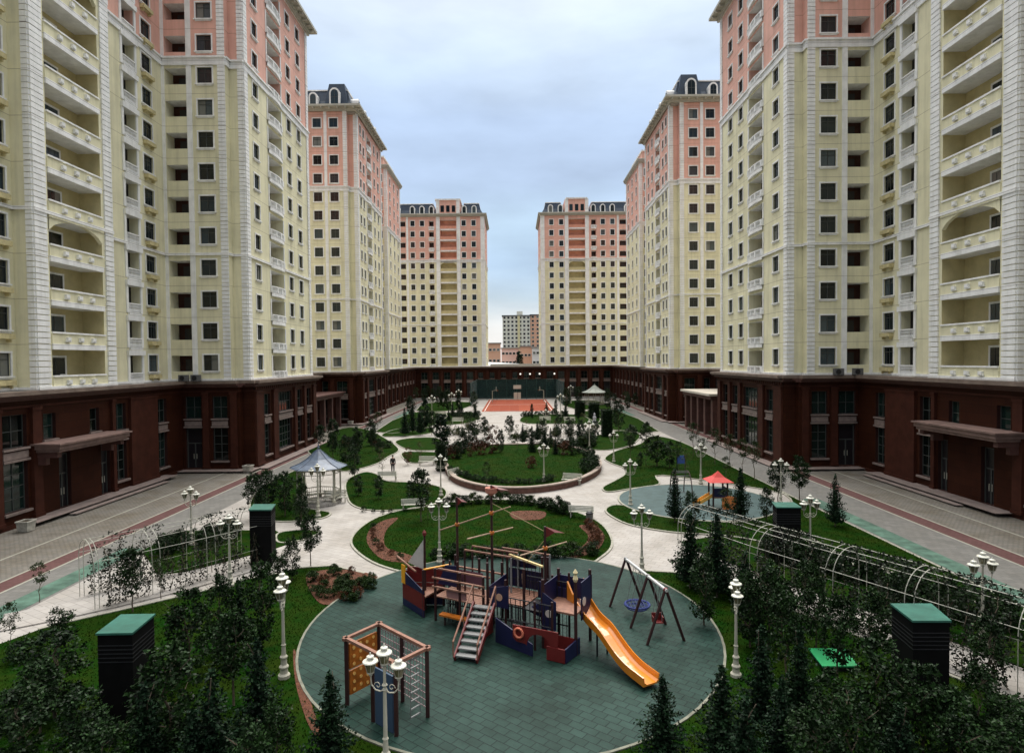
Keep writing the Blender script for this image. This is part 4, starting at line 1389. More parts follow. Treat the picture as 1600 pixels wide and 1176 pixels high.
def conifer_mesh(name, mat_, seed, h, w, levels=17, br=11, z0=.12, size=.11):
    rg = random.Random(seed); b = MB()
    for i in range(levels):
        t = i / (levels - 1)
        z = h * (z0 + (1 - z0) * t * .97)
        R_ = w / 2 * (1 - t) ** .8 + .04
        nb = max(4, int(br * (1 - t * .55)))
        for k in range(nb):
            a = 2 * PI * k / nb + rg.uniform(-.35, .35) + i
            L_ = R_ * rg.uniform(.55, 1.2)
            m_ = max(2, int(L_ / .055))
            for j in range(m_):
                s_ = (j + .6) / m_
                c = Vector((math.cos(a) * L_ * s_, math.sin(a) * L_ * s_, z - .10 * s_ * L_ + .28 * L_ * s_ * s_))
                for q in range(4):
                    leaf_quad(b, c + Vector((rg.gauss(0, .03), rg.gauss(0, .03), rg.gauss(0, .025))), size * rg.uniform(.7, 1.2) * (1.1 - .4 * s_), rg, droop=.3)
    for q in range(20):
        leaf_quad(b, (rg.gauss(0, .02), rg.gauss(0, .02), h * rg.uniform(.93, 1)), size, rg)
    return b.mesh(name, mat_)

# prototypes: (crown mesh, trunk mesh, nominal height)
PROTO = {}
def proto(kind):
    if kind in PROTO: return PROTO[kind]
    k = kind[:-1]; v = int(kind[-1])
    if k == 'leafy':     # bushy to the ground
        c = crown_mesh('crown', leaf_dark, 10 + v, 1.45, .4, 3.0, 66, 44, .125, 'round'); t = trunk_mesh(v, 3, .05, 2.5, 8, .7)
        h = 3.0
    elif k == 'std':     # round head on a stem
        c = crown_mesh('crown', leaf_dark, 30 + v, 1.5, 1.0, 3.0, 60, 50, .12, 'round'); t = trunk_mesh(v + 5, 3, .045, 2.5, 7, .55)
        h = 3.0
    elif k == 'thin':    # young sparse street tree
        c = crown_mesh('crown', leaf_mid, 50 + v, 1.3, 1.5, 3.0, 32, 30, .11, 'round'); t = trunk_mesh(v + 9, 3, .035, 2.6, 8, .5)
        h = 3.0
    elif k == 'pale':    # nearly bare tree with a few pale leaves
        c = crown_mesh('crown', leaf_yel, 60 + v, 1.3, 1.0, 3.0, 26, 18, .11, 'round'); t = trunk_mesh(v + 19, 3, .035, 2.6, 12, .6)
        h = 3.0
    elif k == 'red':
        c = crown_mesh('crown', leaf_red, 70 + v, 1.3, .4, 3.0, 42, 34, .12, 'round'); t = trunk_mesh(v + 29, 3, .04, 2.5, 7, .4)
        h = 3.0
    elif k == 'con':
        c = conifer_mesh('crown', leaf_con, 80 + v, 3.0, 1.4 + .15 * v, size=.13); t = trunk_mesh(v + 39, 3, .045, 2.9, 0, 0)
        h = 3.0
    elif k == 'cyp':
        c = crown_mesh('crown', leaf_con, 90 + v, .75, .1, 3.0, 110, 50, .09, 'col'); t = trunk_mesh(v + 49, 3, .04, 2.5, 0, 0)
        h = 3.0
    elif k == 'bush':
        c = crown_mesh('foliage', leaf_dark, 100 + v, 1.15, .02, .95, 34, 42, .10, 'round'); t = None; h = 1.0
    elif k == 'gbush':
        c = crown_mesh('foliage', leaf_mid, 110 + v, 1.15, .02, .95, 34, 42, .10, 'round'); t = None; h = 1.0
    elif k == 'rbush':
        c = crown_mesh('foliage', leaf_red, 120 + v, 1.15, .02, .95, 30, 40, .10, 'round'); t = None; h = 1.0
    PROTO[kind] = (c, t, h)
    return PROTO[kind]

def plant(kind, P, h, label, cat='tree', group=None, wide=1.0, name=None):
    c, t, ph = proto(kind)
    s_ = h / ph
    name = name or {'leafy': 'leafy_tree', 'std': 'round_headed_tree', 'thin': 'young_tree', 'pale': 'sparse_tree', 'red': 'russet_tree', 'con': 'conifer', 'cyp': 'cypress', 'bush': 'shrub', 'gbush': 'shrub', 'rbush': 'russet_shrub'}[kind[:-1]]
    z = P.z if hasattr(P, 'z') else 0
    if t is None:
        o = inst(name, c, None, (P.x, P.y, z), rnd.uniform(0, 6.28), (s_ * wide, s_ * wide, s_))
        return tag(o, label, cat, group)
    r = thing(name, label, cat, (P.x, P.y, z), rnd.uniform(0, 6.28), group)
    r.scale = (s_ * wide, s_ * wide, s_)
    inst('crown', c, r); inst('trunk', t, r)
    return r

def at_top(px, py, h):      # foot of a thing of height h whose top shows at this pixel
    P = G(px, py, h); P.z = .04
    return P

TREES = [
 # front left garden
 ('leafy1', 82, 985, 2.7, 1.25, 'broad dark leafy tree left of the near left green-topped box'),
 ('thin1', 14, 945, 2.0, .7, 'thin leafy sapling at the left edge of the photo below the trellis'),
 ('std1', 205, 860, 2.7, .8, 'dark tree standing in the hedge strip behind the left trellis path'),
 ('leafy2', 292, 925, 3.0, .95, 'dark leafy tree just right of the near left green-topped box'),
 ('leafy3', 262, 1005, 3.2, 1.05, 'big dark leafy tree in front of the near left green-topped box'),
 ('leafy1', 405, 880, 3.3, .8, 'tall narrow dark tree in front of the far left green-topped box'),
 ('std2', 362, 955, 3.0, .95, 'dark leafy tree halfway between the left box and the tall left lamp'),
 ('con1', 402, 1000, 3.0, 1.0, 'dark conifer left of the foot of the tall left lamp'),
 ('con2', 330, 1050, 3.0, 1.05, 'dark conifer low in the left foreground, below the box and lamp'),
 ('leafy2', 430, 1095, 2.2, .8, 'small dark leafy tree left of the bottom left conifer'),
 ('con1', 225, 1070, 2.6, 1.0, 'dark conifer under the near left box near the bottom edge'),
 ('std1', 118, 1085, 2.3, 1.1, 'dark round-headed tree near the bottom left, second from the corner'),
 ('leafy1', 25, 1075, 2.4, 1.2, 'dark leafy tree filling the bottom left corner'),
 ('leafy3', 385, 1130, 2.3, 1.0, 'low dark tree at the bottom edge left of the conifer'),
 ('leafy1', 158, 1130, 2.0, 1.2, 'low dark tree cut by the bottom edge in the left corner group'),
 ('con1', 515, 1052, 2.5, 1.15, 'feathery conifer at the bottom left edge of the round playground'),
 ('con2', 300, 1110, 2.2, 1.2, 'dark conifer at the bottom edge among the left foreground trees'),
 ('std2', 484, 806, 2.7, .75, 'slim dark tree beside the path below the gazebo'),
 ('leafy3', 455, 838, 2.2, .8, 'bushy dark tree below the gazebo, left of the slim one by the path'),
 ('leafy2', 432, 862, 2.0, .8, 'low bushy tree right of the far left green-topped box'),
 # round the gazebo
 ('std1', 396, 742, 3.0, .9, 'leftmost dark tree between the gazebo and the left road'),
 ('std3', 418, 736, 3.2, .9, 'second dark tree left of the gazebo'),
 ('leafy1', 444, 738, 3.1, .8, 'dark bushy tree just left of the gazebo roof'),
 ('leafy2', 470, 748, 2.8, .7, 'dark bushy tree hidden partly by the gazebo posts'),
 ('leafy3', 408, 765, 2.6, .8, 'low dark tree behind the far left green-topped box'),
 ('leafy1', 540, 680, 3.2, .9, 'dark tree right of the gazebo roof'),
 ('leafy2', 558, 668, 3.3, .9, 'dark tree behind the gazebo, second to the right'),
 ('leafy3', 578, 655, 3.4, .9, 'tall dark tree behind the gazebo near the left shops'),
 ('leafy1', 553, 700, 2.8, .8, 'dark low tree on the lawn right of the gazebo'),
 ('pale1', 597, 700, 2.8, .8, 'sparse pale-leaved tree left of the standing person'),
 ('std1', 657, 736, 3.4, .85, 'dark tree on the lawn beside the bench, behind the ship bow'),
 ('pale2', 668, 752, 2.6, .7, 'sparse pale tree at the right end of the gazebo lawn'),
 ('cyp1', 690, 648, 5.0, 1.3, 'tall dark cypress column left of the central lawn'),
 ('red1', 637, 698, 1.9, 1.0, 'low russet tree behind the white bench near the person'),
 ('con1', 632, 638, 4.0, .9, 'leftmost conifer of the far clump by the left road'),
 ('con2', 644, 632, 4.3, .8, 'second conifer of the far clump by the left road'),
 ('con1', 656, 636, 4.1, .8, 'third conifer of the far clump by the left road'),
 ('cyp2', 664, 624, 4.6, 1.1, 'tall slim cypress in the far clump by the left road'),
 ('leafy1', 674, 642, 3.5, .7, 'dark bushy tree at the right of the far left clump'),
 ('leafy2', 686, 604, 5.0, .7, 'high dark tree in front of the far podium, left of the red court'),
 ('leafy3', 700, 608, 4.8, .6, 'second high dark tree in front of the far podium'),
 ('cyp1', 716, 612, 4.6, .9, 'slim dark cypress near the left side of the netted court'),
 # middle
 ('leafy3', 722, 672, 3.0, .8, 'dark tree at the back left of the central lawn'),
 ('leafy1', 738, 662, 3.4, .8, 'dark tree at the back of the central lawn, taller'),
 ('red2', 770, 664, 3.5, .9, 'russet autumn tree behind the central lawn, left of the axis path'),
 ('leafy2', 782, 672, 2.9, .6, 'dark tree right beside the russet one at the axis path'),
 ('pale1', 808, 664, 3.4, .6, 'thin brownish tree right of the axis path'),
 ('con1', 831, 666, 3.3, .7, 'small conifer at the back of the central lawn, left of the lamp'),
 ('con2', 851, 672, 2.6, .7, 'smaller conifer just behind the central lawn lamp'),
 ('pale2', 866, 655, 3.2, .5, 'thin bare tree in front of the far white benches'),
 ('pale1', 880, 655, 3.0, .5, 'thin bare tree between the far white benches'),
 ('thin1', 760, 725, 2.4, .8, 'small green tree at the front left of the central lawn'),
 ('leafy1', 922, 712, 1.5, .9, 'low dark bushy tree at the right end of the central lawn'),
 ('leafy3', 985, 664, 2.7, 1.3, 'round green bushy tree in the curved bed on the right'),
 ('leafy2', 1026, 682, 3.0, 1.2, 'thick dark tree beside the right road, left of its twin'),
 ('leafy1', 1046, 690, 2.6, 1.0, 'dark tree beside the right road, right of its twin'),
 ('leafy2', 966, 626, 4.6, .8, 'dark tree behind the tall clipped hedge on the right'),
 ('leafy3', 1000, 706, 1.6, .8, 'low dark tree at the tip of the curved right path'),
 # right
 ('con1', 1054, 733, 3.5, .75, 'slim conifer at the left edge of the small round playground'),
 ('con2', 1157, 732, 3.4, .85, 'conifer at the right edge of the small round playground'),
 ('con1', 1078, 800, 3.6, .9, 'conifer at the end of the right trellis, left one of two'),
 ('con2', 1120, 806, 3.7, .95, 'conifer at the end of the right trellis, right one of two'),
 ('con1', 1305, 742, 3.3, .8, 'lone slim conifer beside the green strip of the right road'),
 ('std1', 1216, 722, 3.1, .85, 'round-headed tree at the right road, left of a pair'),
 ('std2', 1249, 714, 3.3, .85, 'round-headed tree at the right road, right of a pair'),
 ('thin1', 1083, 662, 3.6, .9, 'young street tree farthest along the right road'),
 ('thin2', 1117, 670, 3.6, .9, 'young street tree second farthest along the right road'),
 ('thin1', 1140, 680, 3.3, .8, 'young street tree third along the right road'),
 ('thin2', 1160, 686, 3.3, .8, 'young street tree fourth along the right road'),
 ('thin1', 1179, 692, 3.3, .9, 'nearest young street tree of the row on the right road'),
 ('leafy1', 1198, 762, 2.2, .8, 'low dark tree left of the far right green-topped box'),
 ('con1', 1165, 862, 3.0, .8, 'dark conifer under the left edge of the right trellis'),
 ('leafy3', 1200, 880, 3.2, .85, 'dark leafy tree right of the tall right lamp'),
 ('std1', 1228, 930, 3.0, .8, 'dark leafy tree in front of the right trellis, left of the green lid'),
 ('con2', 1190, 980, 3.0, .9, 'dark conifer right of the foot of the tall right lamp'),
 ('std3', 1311, 935, 3.0, .8, 'dark tree rising through the bright green ground lid'),
 ('std2', 1362, 925, 2.8, .9, 'dark tree left of the near right green-topped box'),
 ('leafy1', 1375, 1000, 3.0, 1.0, 'dark tree in front of the near right green-topped box'),
 ('leafy2', 1442, 1045, 2.8, 1.0, 'dark leafy tree below the near right green-topped box'),
 ('leafy3', 1330, 1080, 2.6, 1.0, 'dark leafy tree below the green ground lid'),
 ('con1', 1222, 1060, 2.6, 1.0, 'dark conifer low in the right foreground'),
 ('std3', 1275, 1115, 2.3, 1.1, 'low dark tree cut by the bottom edge, right of centre'),
 ('leafy3', 1500, 1120, 2.2, 1.1, 'low dark tree at the bottom edge under the right path'),
 ('leafy1', 1580, 1130, 2.1, 1.2, 'dark leafy tree filling the bottom right corner'),
 ('con2', 1405, 1100, 2.2, 1.1, 'dark conifer near the bottom edge below the right box'),
 ('con1', 1036, 1058, 2.3, 1.25, 'feathery conifer at the foot of the orange slide'),
 ('con2', 1128, 1042, 2.6, 1.2, 'feathery conifer at the bottom right edge of the round playground'),
 ('con1', 1165, 1092, 2.4, 1.2, 'dark conifer at the bottom edge, right of the playground'),
 ('leafy1', 1545, 965, 2.6, .8, 'dark tree behind the right trellis near the road lamp'),
 ('leafy3', 1480, 900, 2.2, .9, 'dark bush-like tree between the right trellis and the green strip'),
]
TREES += [
 ('con2', 1250, 985, 2.8, .9, 'dark conifer just left of the bright green ground lid'),
 ('leafy1', 1300, 1050, 2.5, .9, 'dark leafy tree in front of the bright green ground lid'),
 ('std1', 1480, 1080, 2.4, 1.0, 'dark round-headed tree under the near right box, by the pale path'),
 ('leafy3', 340, 900, 2.8, .8, 'dark leafy tree between the two left green-topped boxes'),
 ('con1', 372, 905, 2.6, .9, 'dark conifer left of the tall left lamp, behind the leafy trees'),
 ('std2', 60, 1040, 2.2, 1.1, 'dark round-headed tree at the left edge of the bottom group'),
 ('leafy1', 1100, 870, 2.8, .8, 'dark leafy tree between the two trellis-end conifers and the tall right lamp'),
 ('leafy2', 1275, 905, 2.6, .8, 'dark leafy tree in front of the second trellis bay'),
 ('leafy3', 1530, 1040, 2.2, .9, 'dark leafy tree on the pale path edge near the right border'),
]
for k, px, py, h, w, lab in TREES:
    P = at_top(px, py, h)
    if 'central lawn' in lab and ('front' in lab or 'right end' in lab): P.z = .42; h -= .3
    plant(k, P, h, lab, 'tree', None, w)

# more young trees scattered over the middle garden
MID = [(726, 655, 2.8, 'pale1', 'thin bare tree left of the axis path, farthest left'), (745, 650, 3.0, 'thin2', 'thin green tree left of the axis path'),
       (757, 652, 2.8, 'leafy2', 'small dark tree left of the axis path near the court'), (895, 655, 2.6, 'thin1', 'thin green tree right of the far white benches'),
       (843, 652, 2.8, 'pale2', 'thin tree just right of the axis path near the court'), (905, 662, 2.8, 'con1', 'small conifer between the far benches and the clipped hedge'),
       (716, 690, 2.2, 'leafy1', 'small dark tree behind the left rim of the central lawn'), (735, 690, 2.0, 'red1', 'small russet tree at the back left rim of the central lawn'),
       (895, 688, 2.0, 'leafy3', 'small dark tree in the thick row behind the central lawn'), (868, 684, 2.2, 'con2', 'small conifer in the thick row behind the central lawn'),
       (1010, 660, 3.0, 'leafy1', 'dark tree beyond the curved right bed near the road'), (1070, 700, 2.6, 'pale1', 'thin pale tree on the wide right lawn'),
       (655, 690, 2.2, 'pale2', 'thin pale tree on the small left lawn near the cypress'), (520, 655, 3.4, 'leafy2', 'dark tree beyond the gazebo beside the left road'),
       (590, 645, 3.4, 'thin1', 'young green tree beyond the gazebo trees'), (740, 612, 4.0, 'leafy1', 'dark tree at the left corner of the netted court'),
       (885, 606, 4.4, 'leafy3', 'dark tree at the right corner of the netted court'), (905, 604, 4.2, 'leafy2', 'dark tree in front of the far podium right of the court'),
       (950, 608, 4.4, 'leafy1', 'dark tree right of the white pavilion'), (978, 612, 4.2, 'thin2', 'green tree by the far right road corner'),
       (650, 606, 4.4, 'thin1', 'green tree by the far left road corner'), (1135, 765, 2.4, 'thin2', 'small green tree behind the red-roofed playhouse'),
       (1080, 770, 2.4, 'leafy2', 'small dark tree in front of the climbing arch'), (470, 780, 2.0, 'leafy1', 'low dark tree in front of the gazebo base'),
       (60, 880, 1.8, 'thin2', 'thin sapling at the outer left end of the trellis'), (330, 835, 2.0, 'thin1', 'thin sapling behind the middle of the left trellis'),
       (250, 875, 1.8, 'thin2', 'thin sapling inside the left trellis'), (1172, 895, 2.8, 'leafy3', 'dark tree just right of the head of the tall right lamp'),
       (1262, 880, 2.4, 'std1', 'small dark tree under the first bays of the right trellis'), (1410, 900, 2.4, 'leafy2', 'dark tree behind the right trellis above the near box')]
for px, py, h, k, lab in MID:
    plant(k, at_top(px, py, h), h, lab, 'tree', None, .9)

# rows and clumps of young trees of a kind, too alike to tell apart
def clump(kinds, spots, h, cat_label, group, jit=.5):
    for px, py in spots:
        P = G(px, py); P.x += rnd.gauss(0, jit * .4); P.y += rnd.gauss(0, jit); P.z = .04
        plant(rnd.choice(kinds), P, h * rnd.uniform(.8, 1.2), cat_label, 'tree', group, rnd.uniform(.75, 1.0))
clump(['con1', 'con2'], [(668, 664), (700, 660), (722, 658), (742, 655), (690, 668), (712, 652)], 2.6, 'small conifer on the far left bed before the red court', 'small conifers left of the red court')
clump(['con1', 'con2', 'cyp1'], [(830, 654), (856, 652), (884, 656), (905, 655), (922, 656), (870, 648)], 2.6, 'small conifer on the far right bed before the red court', 'small conifers right of the red court')
clump(['leafy1', 'leafy2', 'leafy3'], [(640, 640), (655, 632), (672, 630), (640, 650), (690, 636), (660, 622), (705, 630)], 3.4, 'dark bushy tree on the far left lawn', 'dark trees on the far left lawn', 2)
clump(['leafy1', 'leafy2', 'leafy3'], [(885, 634), (905, 626), (945, 626), (960, 634), (985, 640), (975, 622), (1000, 634)], 3.2, 'dark bushy tree on the far right lawn', 'dark trees on the far right lawn', 2)
clump(['red1', 'red2'], [(745, 708), (765, 715), (870, 712)], 1.9, 'low russet tree on the back half of the central lawn', 'russet trees on the central lawn', .3)
clump(['con1', 'thin1'], [(815, 694), (840, 690), (862, 692)], 2.2, 'slender sapling at the back edge of the central lawn', 'saplings behind the central lawn', .3)
clump(['thin1', 'thin2', 'std1'], [(1005, 700), (1018, 730), (1050, 742), (1090, 728), (1130, 745), (985, 722)], 2.4, 'young tree on the wide lawn left of the right road', 'young trees on the wide right lawn', .8)
clump(['std1', 'leafy2', 'std3'], [(520, 720), (545, 712), (580, 705), (500, 705), (590, 720)], 2.6, 'dark young tree on the lawn behind the gazebo', 'young trees on the lawn behind the gazebo', .6)
clump(['std1', 'std2', 'leafy1'], [(560, 775), (590, 782), (640, 780)], 1.6, 'low dark tree on the lawn beside the gazebo path', 'low trees on the gazebo lawn', .4)

clump(['pale1', 'thin1', 'pale2'], [(700, 690), (712, 700), (728, 686), (745, 692), (752, 678), (690, 680), (720, 668), (738, 676)], 2.6, 'sparse young tree on the paving behind the left of the central lawn', 'sparse trees behind the central lawn, left', .5)
clump(['thin2', 'pale2', 'leafy2'], [(800, 682), (822, 678), (845, 684), (872, 676), (890, 682), (910, 676), (930, 690), (905, 690)], 2.5, 'sparse young tree on the paving behind the right of the central lawn', 'sparse trees behind the central lawn, right', .5)

# shrubs -------------------------------------------------------------
rs = random.Random(4)
def shrub_row(kinds, pts, h, label, group, jit=.1, z=.05, wide=1.0):
    for i, (x, y) in enumerate(pts):
        P = Vector((x + rs.gauss(0, jit), y + rs.gauss(0, jit), z))
        plant(rs.choice(kinds), P, h * rs.uniform(.75, 1.25), label, 'shrub', group, wide)

def along(px_pts, n, z=0):
    pts = smooth_poly([tuple(G(x, y, z))[:2] for x, y in px_pts], 8, False)
    d = [0]
    for i in range(1, len(pts)): d.append(d[-1] + math.dist(pts[i], pts[i - 1]))
    res = []
    for k in range(n):
        t = d[-1] * k / (n - 1); i = 1
        while i < len(d) - 1 and d[i] < t: i += 1
        f = (t - d[i - 1]) / max(1e-6, d[i] - d[i - 1])
        res.append(tuple(pts[i - 1][c] * (1 - f) + pts[i][c] * f for c in (0, 1)))
    return res

shrub_row(['bush1', 'bush2', 'gbush1'], along([(700, 792), (760, 787), (820, 789), (872, 800)], 20), .75, 'dark shrub in the row along the back edge of the oval lawn', 'shrubs along the back of the oval lawn')
shrub_row(['bush1'], along([(872, 800), (884, 806)], 3), 1.0, 'larger dark shrub at the back right of the oval lawn', 'larger shrubs at the back right of the oval lawn')
shrub_row(['bush1', 'bush2', 'gbush1'], along([(680, 876), (740, 872), (800, 874), (860, 872), (930, 868)], 22), .7, 'dark shrub in the row along the front edge of the oval lawn', 'shrubs along the front of the oval lawn')
shrub_row(['rbush1'], along([(918, 826), (934, 842), (922, 862)], 6), .6, 'russet shrub at the right tip of the oval lawn', 'russet shrubs at the right tip of the oval')
shrub_row(['rbush1', 'gbush1'], along([(580, 828), (592, 858), (630, 874)], 7), .4, 'small russet plant in the mulch arc at the left of the oval lawn', 'russet plants in the left mulch arc')
pts = []
while len(pts) < 46:
    x = rs.uniform(478, 592); y = rs.uniform(892, 944)
    if ((x - 535) / 55) ** 2 + ((y - 917) / 25) ** 2 < 1: pts.append(tuple(G(x, y))[:2])
shrub_row(['gbush1', 'gbush2', 'gbush1', 'rbush1'], pts, .42, 'small leafy plant in the flower bed left of the ship', 'plants in the flower bed left of the ship', z=.08)
for px, py, h in ((750, 716, 1.5), (884, 716, 1.5), (708, 722, 1.4), (830, 737, 1.1)):
    P = G(px, py); P.z = .42
    plant('rbush1', P, h, {750: 'large russet shrub at the back left of the central lawn', 884: 'large russet shrub on the right of the central lawn', 708: 'russet shrub at the left rim of the central lawn', 830: 'small russet shrub in the middle of the central lawn'}[px], 'shrub', None, .9)
shrub_row(['bush1', 'gbush2', 'bush2'], along([(703, 742), (740, 757), (790, 763), (835, 763), (862, 759)], 26), .5, 'low shrub in the row inside the front of the stone-walled lawn', 'low shrubs inside the front of the central wall', z=.42, jit=.06)
shrub_row(['bush1', 'bush2'], along([(905, 714), (922, 722), (930, 736), (915, 745)], 8), 1.0, 'dark shrub in the cluster at the right end of the central lawn', 'shrubs at the right end of the central lawn', z=.42)
shrub_row(['bush1', 'bush2'], along([(700, 716), (730, 704), (760, 702)], 10), .9, 'dark shrub at the back left of the central lawn', 'shrubs at the back left of the central lawn', z=.42)
shrub_row(['bush1', 'bush2', 'gbush1'], along([(850, 703), (890, 703), (925, 698)], 12), 1.3, 'dark shrub in the thick row behind the central lawn', 'thick shrub row behind the central lawn')
shrub_row(['gbush1', 'rbush1', 'gbush2'], along([(520, 700), (560, 695), (600, 700)], 12), .9, 'yellow-brown shrub on the lawn behind the gazebo', 'shrubs on the lawn behind the gazebo', jit=.6)
shrub_row(['bush2', 'bush1'], along([(245, 868), (310, 850), (380, 835)], 12), .9, 'dark shrub in the strip between the left trellis and the road', 'shrubs behind the left trellis', jit=.4)
shrub_row(['bush2', 'bush1'], along([(1200, 870), (1320, 905), (1440, 945), (1560, 985)], 22), 1.2, 'dark shrub in the strip behind the right trellis', 'shrubs behind the right trellis', jit=.35)
shrub_row(['gbush1', 'bush1'], along([(630, 800), (600, 803), (570, 800)], 0 + 5), .35, 'tiny plant at the edge of the gazebo lawn', 'tiny plants at the gazebo lawn edge')
shrub_row(['bush1', 'gbush1'], along([(662, 660), (700, 656), (748, 652)], 10), 1.1, 'far dark shrub left of the axis path near the court', 'far shrubs left of the axis path', jit=.4)
shrub_row(['bush1', 'gbush1', 'gbush2'], along([(695, 684), (730, 676), (755, 680)], 10), 1.0, 'shrub in the bed on the plaza left of the axis path', 'plaza bed shrubs left of the axis', jit=.5)
shrub_row(['bush1', 'gbush1', 'bush2'], along([(805, 690), (860, 682), (930, 684)], 16), 1.1, 'shrub in the bed on the plaza right of the axis path', 'plaza bed shrubs right of the axis', jit=.5)
shrub_row(['bush1', 'gbush1'], along([(816, 652), (850, 650), (885, 650)], 9), 1.1, 'far dark shrub right of the axis path near the court', 'far shrubs right of the axis path', jit=.3)
shrub_row(['bush1', 'bush2'], along([(1085, 905), (1130, 925), (1200, 955)], 10), 1.1, 'dark shrub under the conifers by the right path', 'shrubs under the right conifers', jit=.4)
shrub_row(['bush1', 'bush2'], along([(20, 1020), (200, 1150), (420, 1170)], 8), 1.0, 'dark low shrub under the left foreground trees', 'low shrubs under the left foreground trees', jit=.6)
shrub_row(['bush1', 'bush2'], along([(1240, 1165), (1380, 1165), (1560, 1160)], 8), 1.0, 'dark low shrub under the right foreground trees', 'low shrubs under the right foreground trees', jit=.6)

# clipped hedge blocks
def hedge_block(px, base, top, wpx, dep, label):
    P = G(px, base); h = ZT(P, top); w = wpx / F * P.y
    b = MB(); rg = random.Random(px)
    n = int(650 * (w * h + w * dep + h * dep) / 6)
    for i in range(max(500, n)):
        f = rg.random()
        x, y, z = rg.uniform(-w / 2, w / 2), rg.uniform(-dep / 2, dep / 2), rg.uniform(0.02, h)
        k = rg.random()
        if k < .5: y = -dep / 2 + abs(rg.gauss(0, .06))
        elif k < .7: x = rg.choice((-1, 1)) * (w / 2 - abs(rg.gauss(0, .06)))
        elif k < .9: z = h - abs(rg.gauss(0, .05))
        leaf_quad(b, (x, y, z), .2, rg)
    b.box(-w / 2 + .1, w / 2 - .1, -dep / 2 + .1, dep / 2 - .1, 0, h - .1, 1)
    o = inst('clipped_hedge', b.mesh('clipped_hedge', [leaf_dark, M('hedge_core', (.008, .015, .006), .9)]), None, (P.x, P.y, .04))
    return tag(o, label, 'hedge')
hedge_block(948, 682, 640, 17, 1.6, 'tall clipped dark hedge block right of the axis')
hedge_block(906, 650, 627, 15, 2, 'square clipped hedge left of its twin before the far pavilion')
hedge_block(928, 653, 630, 16, 2, 'square clipped hedge right of its twin before the far pavilion')
hedge_block(690, 735, 692, 16, 1.2, 'short dark clipped hedge at the foot of the cypress')
plant('cyp1', Vector((2.6, 300, 0)), 15, 'distant dark conifer in the gap beyond the far podium', 'tree', None, 1.1)
# ================================================================ LAMP POSTS
lanternglass = M('lantern_glass', (.14, .125, .07), .2, .5)
capwhite = M('white_lamp_cap', (.56, .55, .47), .35, .5)
def lamp_head(x, y, z):
    cap = MB(); cap.lathe(x, y, [(.205, z + .28), (.195, z + .305), (.12, z + .335), (.075, z + .35), (.075, z + .40), (.10, z + .405), (.09, z + .43), (.03, z + .46), (.012, z + .52)], 14)
    gl = MB(); gl.lathe(x, y, [(.085, z + .02), (.155, z + .28)], 8)
    fr = MB()
    for i in range(6):
        a = 2 * PI * i / 6
        fr.tube((x + .09 * math.cos(a), y + .09 * math.sin(a), z + .02), (x + .165 * math.cos(a), y + .165 * math.sin(a), z + .28), .010, n=4)
    fr.lathe(x, y, [(.02, z - .10), (.05, z - .06), (.035, z - .03), (.10, z), (.09, z + .03)], 10)
    return cap, gl, fr
HEADS = [(0, 0, 3.0)] + [(.40 * math.cos(a), .40 * math.sin(a), 2.72) for a in (0, PI)]
lampmeshes = {}
b = MB()
b.lathe(0, 0, [(.19, 0), (.19, .10), (.13, .16), (.115, .30), (.15, .34), (.15, .38), (.10, .44), (.09, .62), (.12, .66), (.12, .70), (.075, .76), (.06, 1.05), (.08, 1.08), (.055, 1.13), (.045, 2.30), (.07, 2.34), (.04, 2.4), (.035, 2.9)], 14)
lampmeshes['pole'] = b.mesh('pole', metal_w, smooth=False)
b = MB()
for hx, hy, hz in HEADS[1:]:
    d = Vector((hx, hy, 0)).normalized()
    pts = [Vector((0, 0, 2.36)), d * .12 + Vector((0, 0, 2.28)), d * .27 + Vector((0, 0, 2.30)), d * .38 + Vector((0, 0, 2.42)), d * .40 + Vector((0, 0, 2.64))]
    b.path(pts, .018, 6)
    c = d * .2 + Vector((0, 0, 2.42)); pts = []
    for i in range(9):
        a = i * .75; r = .10 * (1 - i / 11)
        pts.append(c + d * r * math.cos(a) + Vector((0, 0, r * math.sin(a))))
    b.path(pts, .011, 5)
b.lathe(0, 0, [(.03, 2.40), (.075, 2.46), (.03, 2.52)], 10)
lampmeshes['bracket'] = b.mesh('bracket', metal_w)
hm = [m for m in lamp_head(0, 0, 0)]
lampmeshes['cap'] = hm[0].mesh('cap', capwhite); lampmeshes['lantern'] = hm[2].mesh('lantern', metal_w); lampmeshes['glass'] = hm[1].mesh('glass', lanternglass)
LAMP0 = thing('street_lamp', 'x', 'street lamp', (0, 0, 0))
inst('pole', lampmeshes['pole'], LAMP0); inst('bracket', lampmeshes['bracket'], LAMP0)
for hx, hy, hz in HEADS:
    l_ = inst('lantern', lampmeshes['lantern'], LAMP0, (hx, hy, hz))
    inst('glass', lampmeshes['glass'], l_); inst('cap', lampmeshes['cap'], l_)
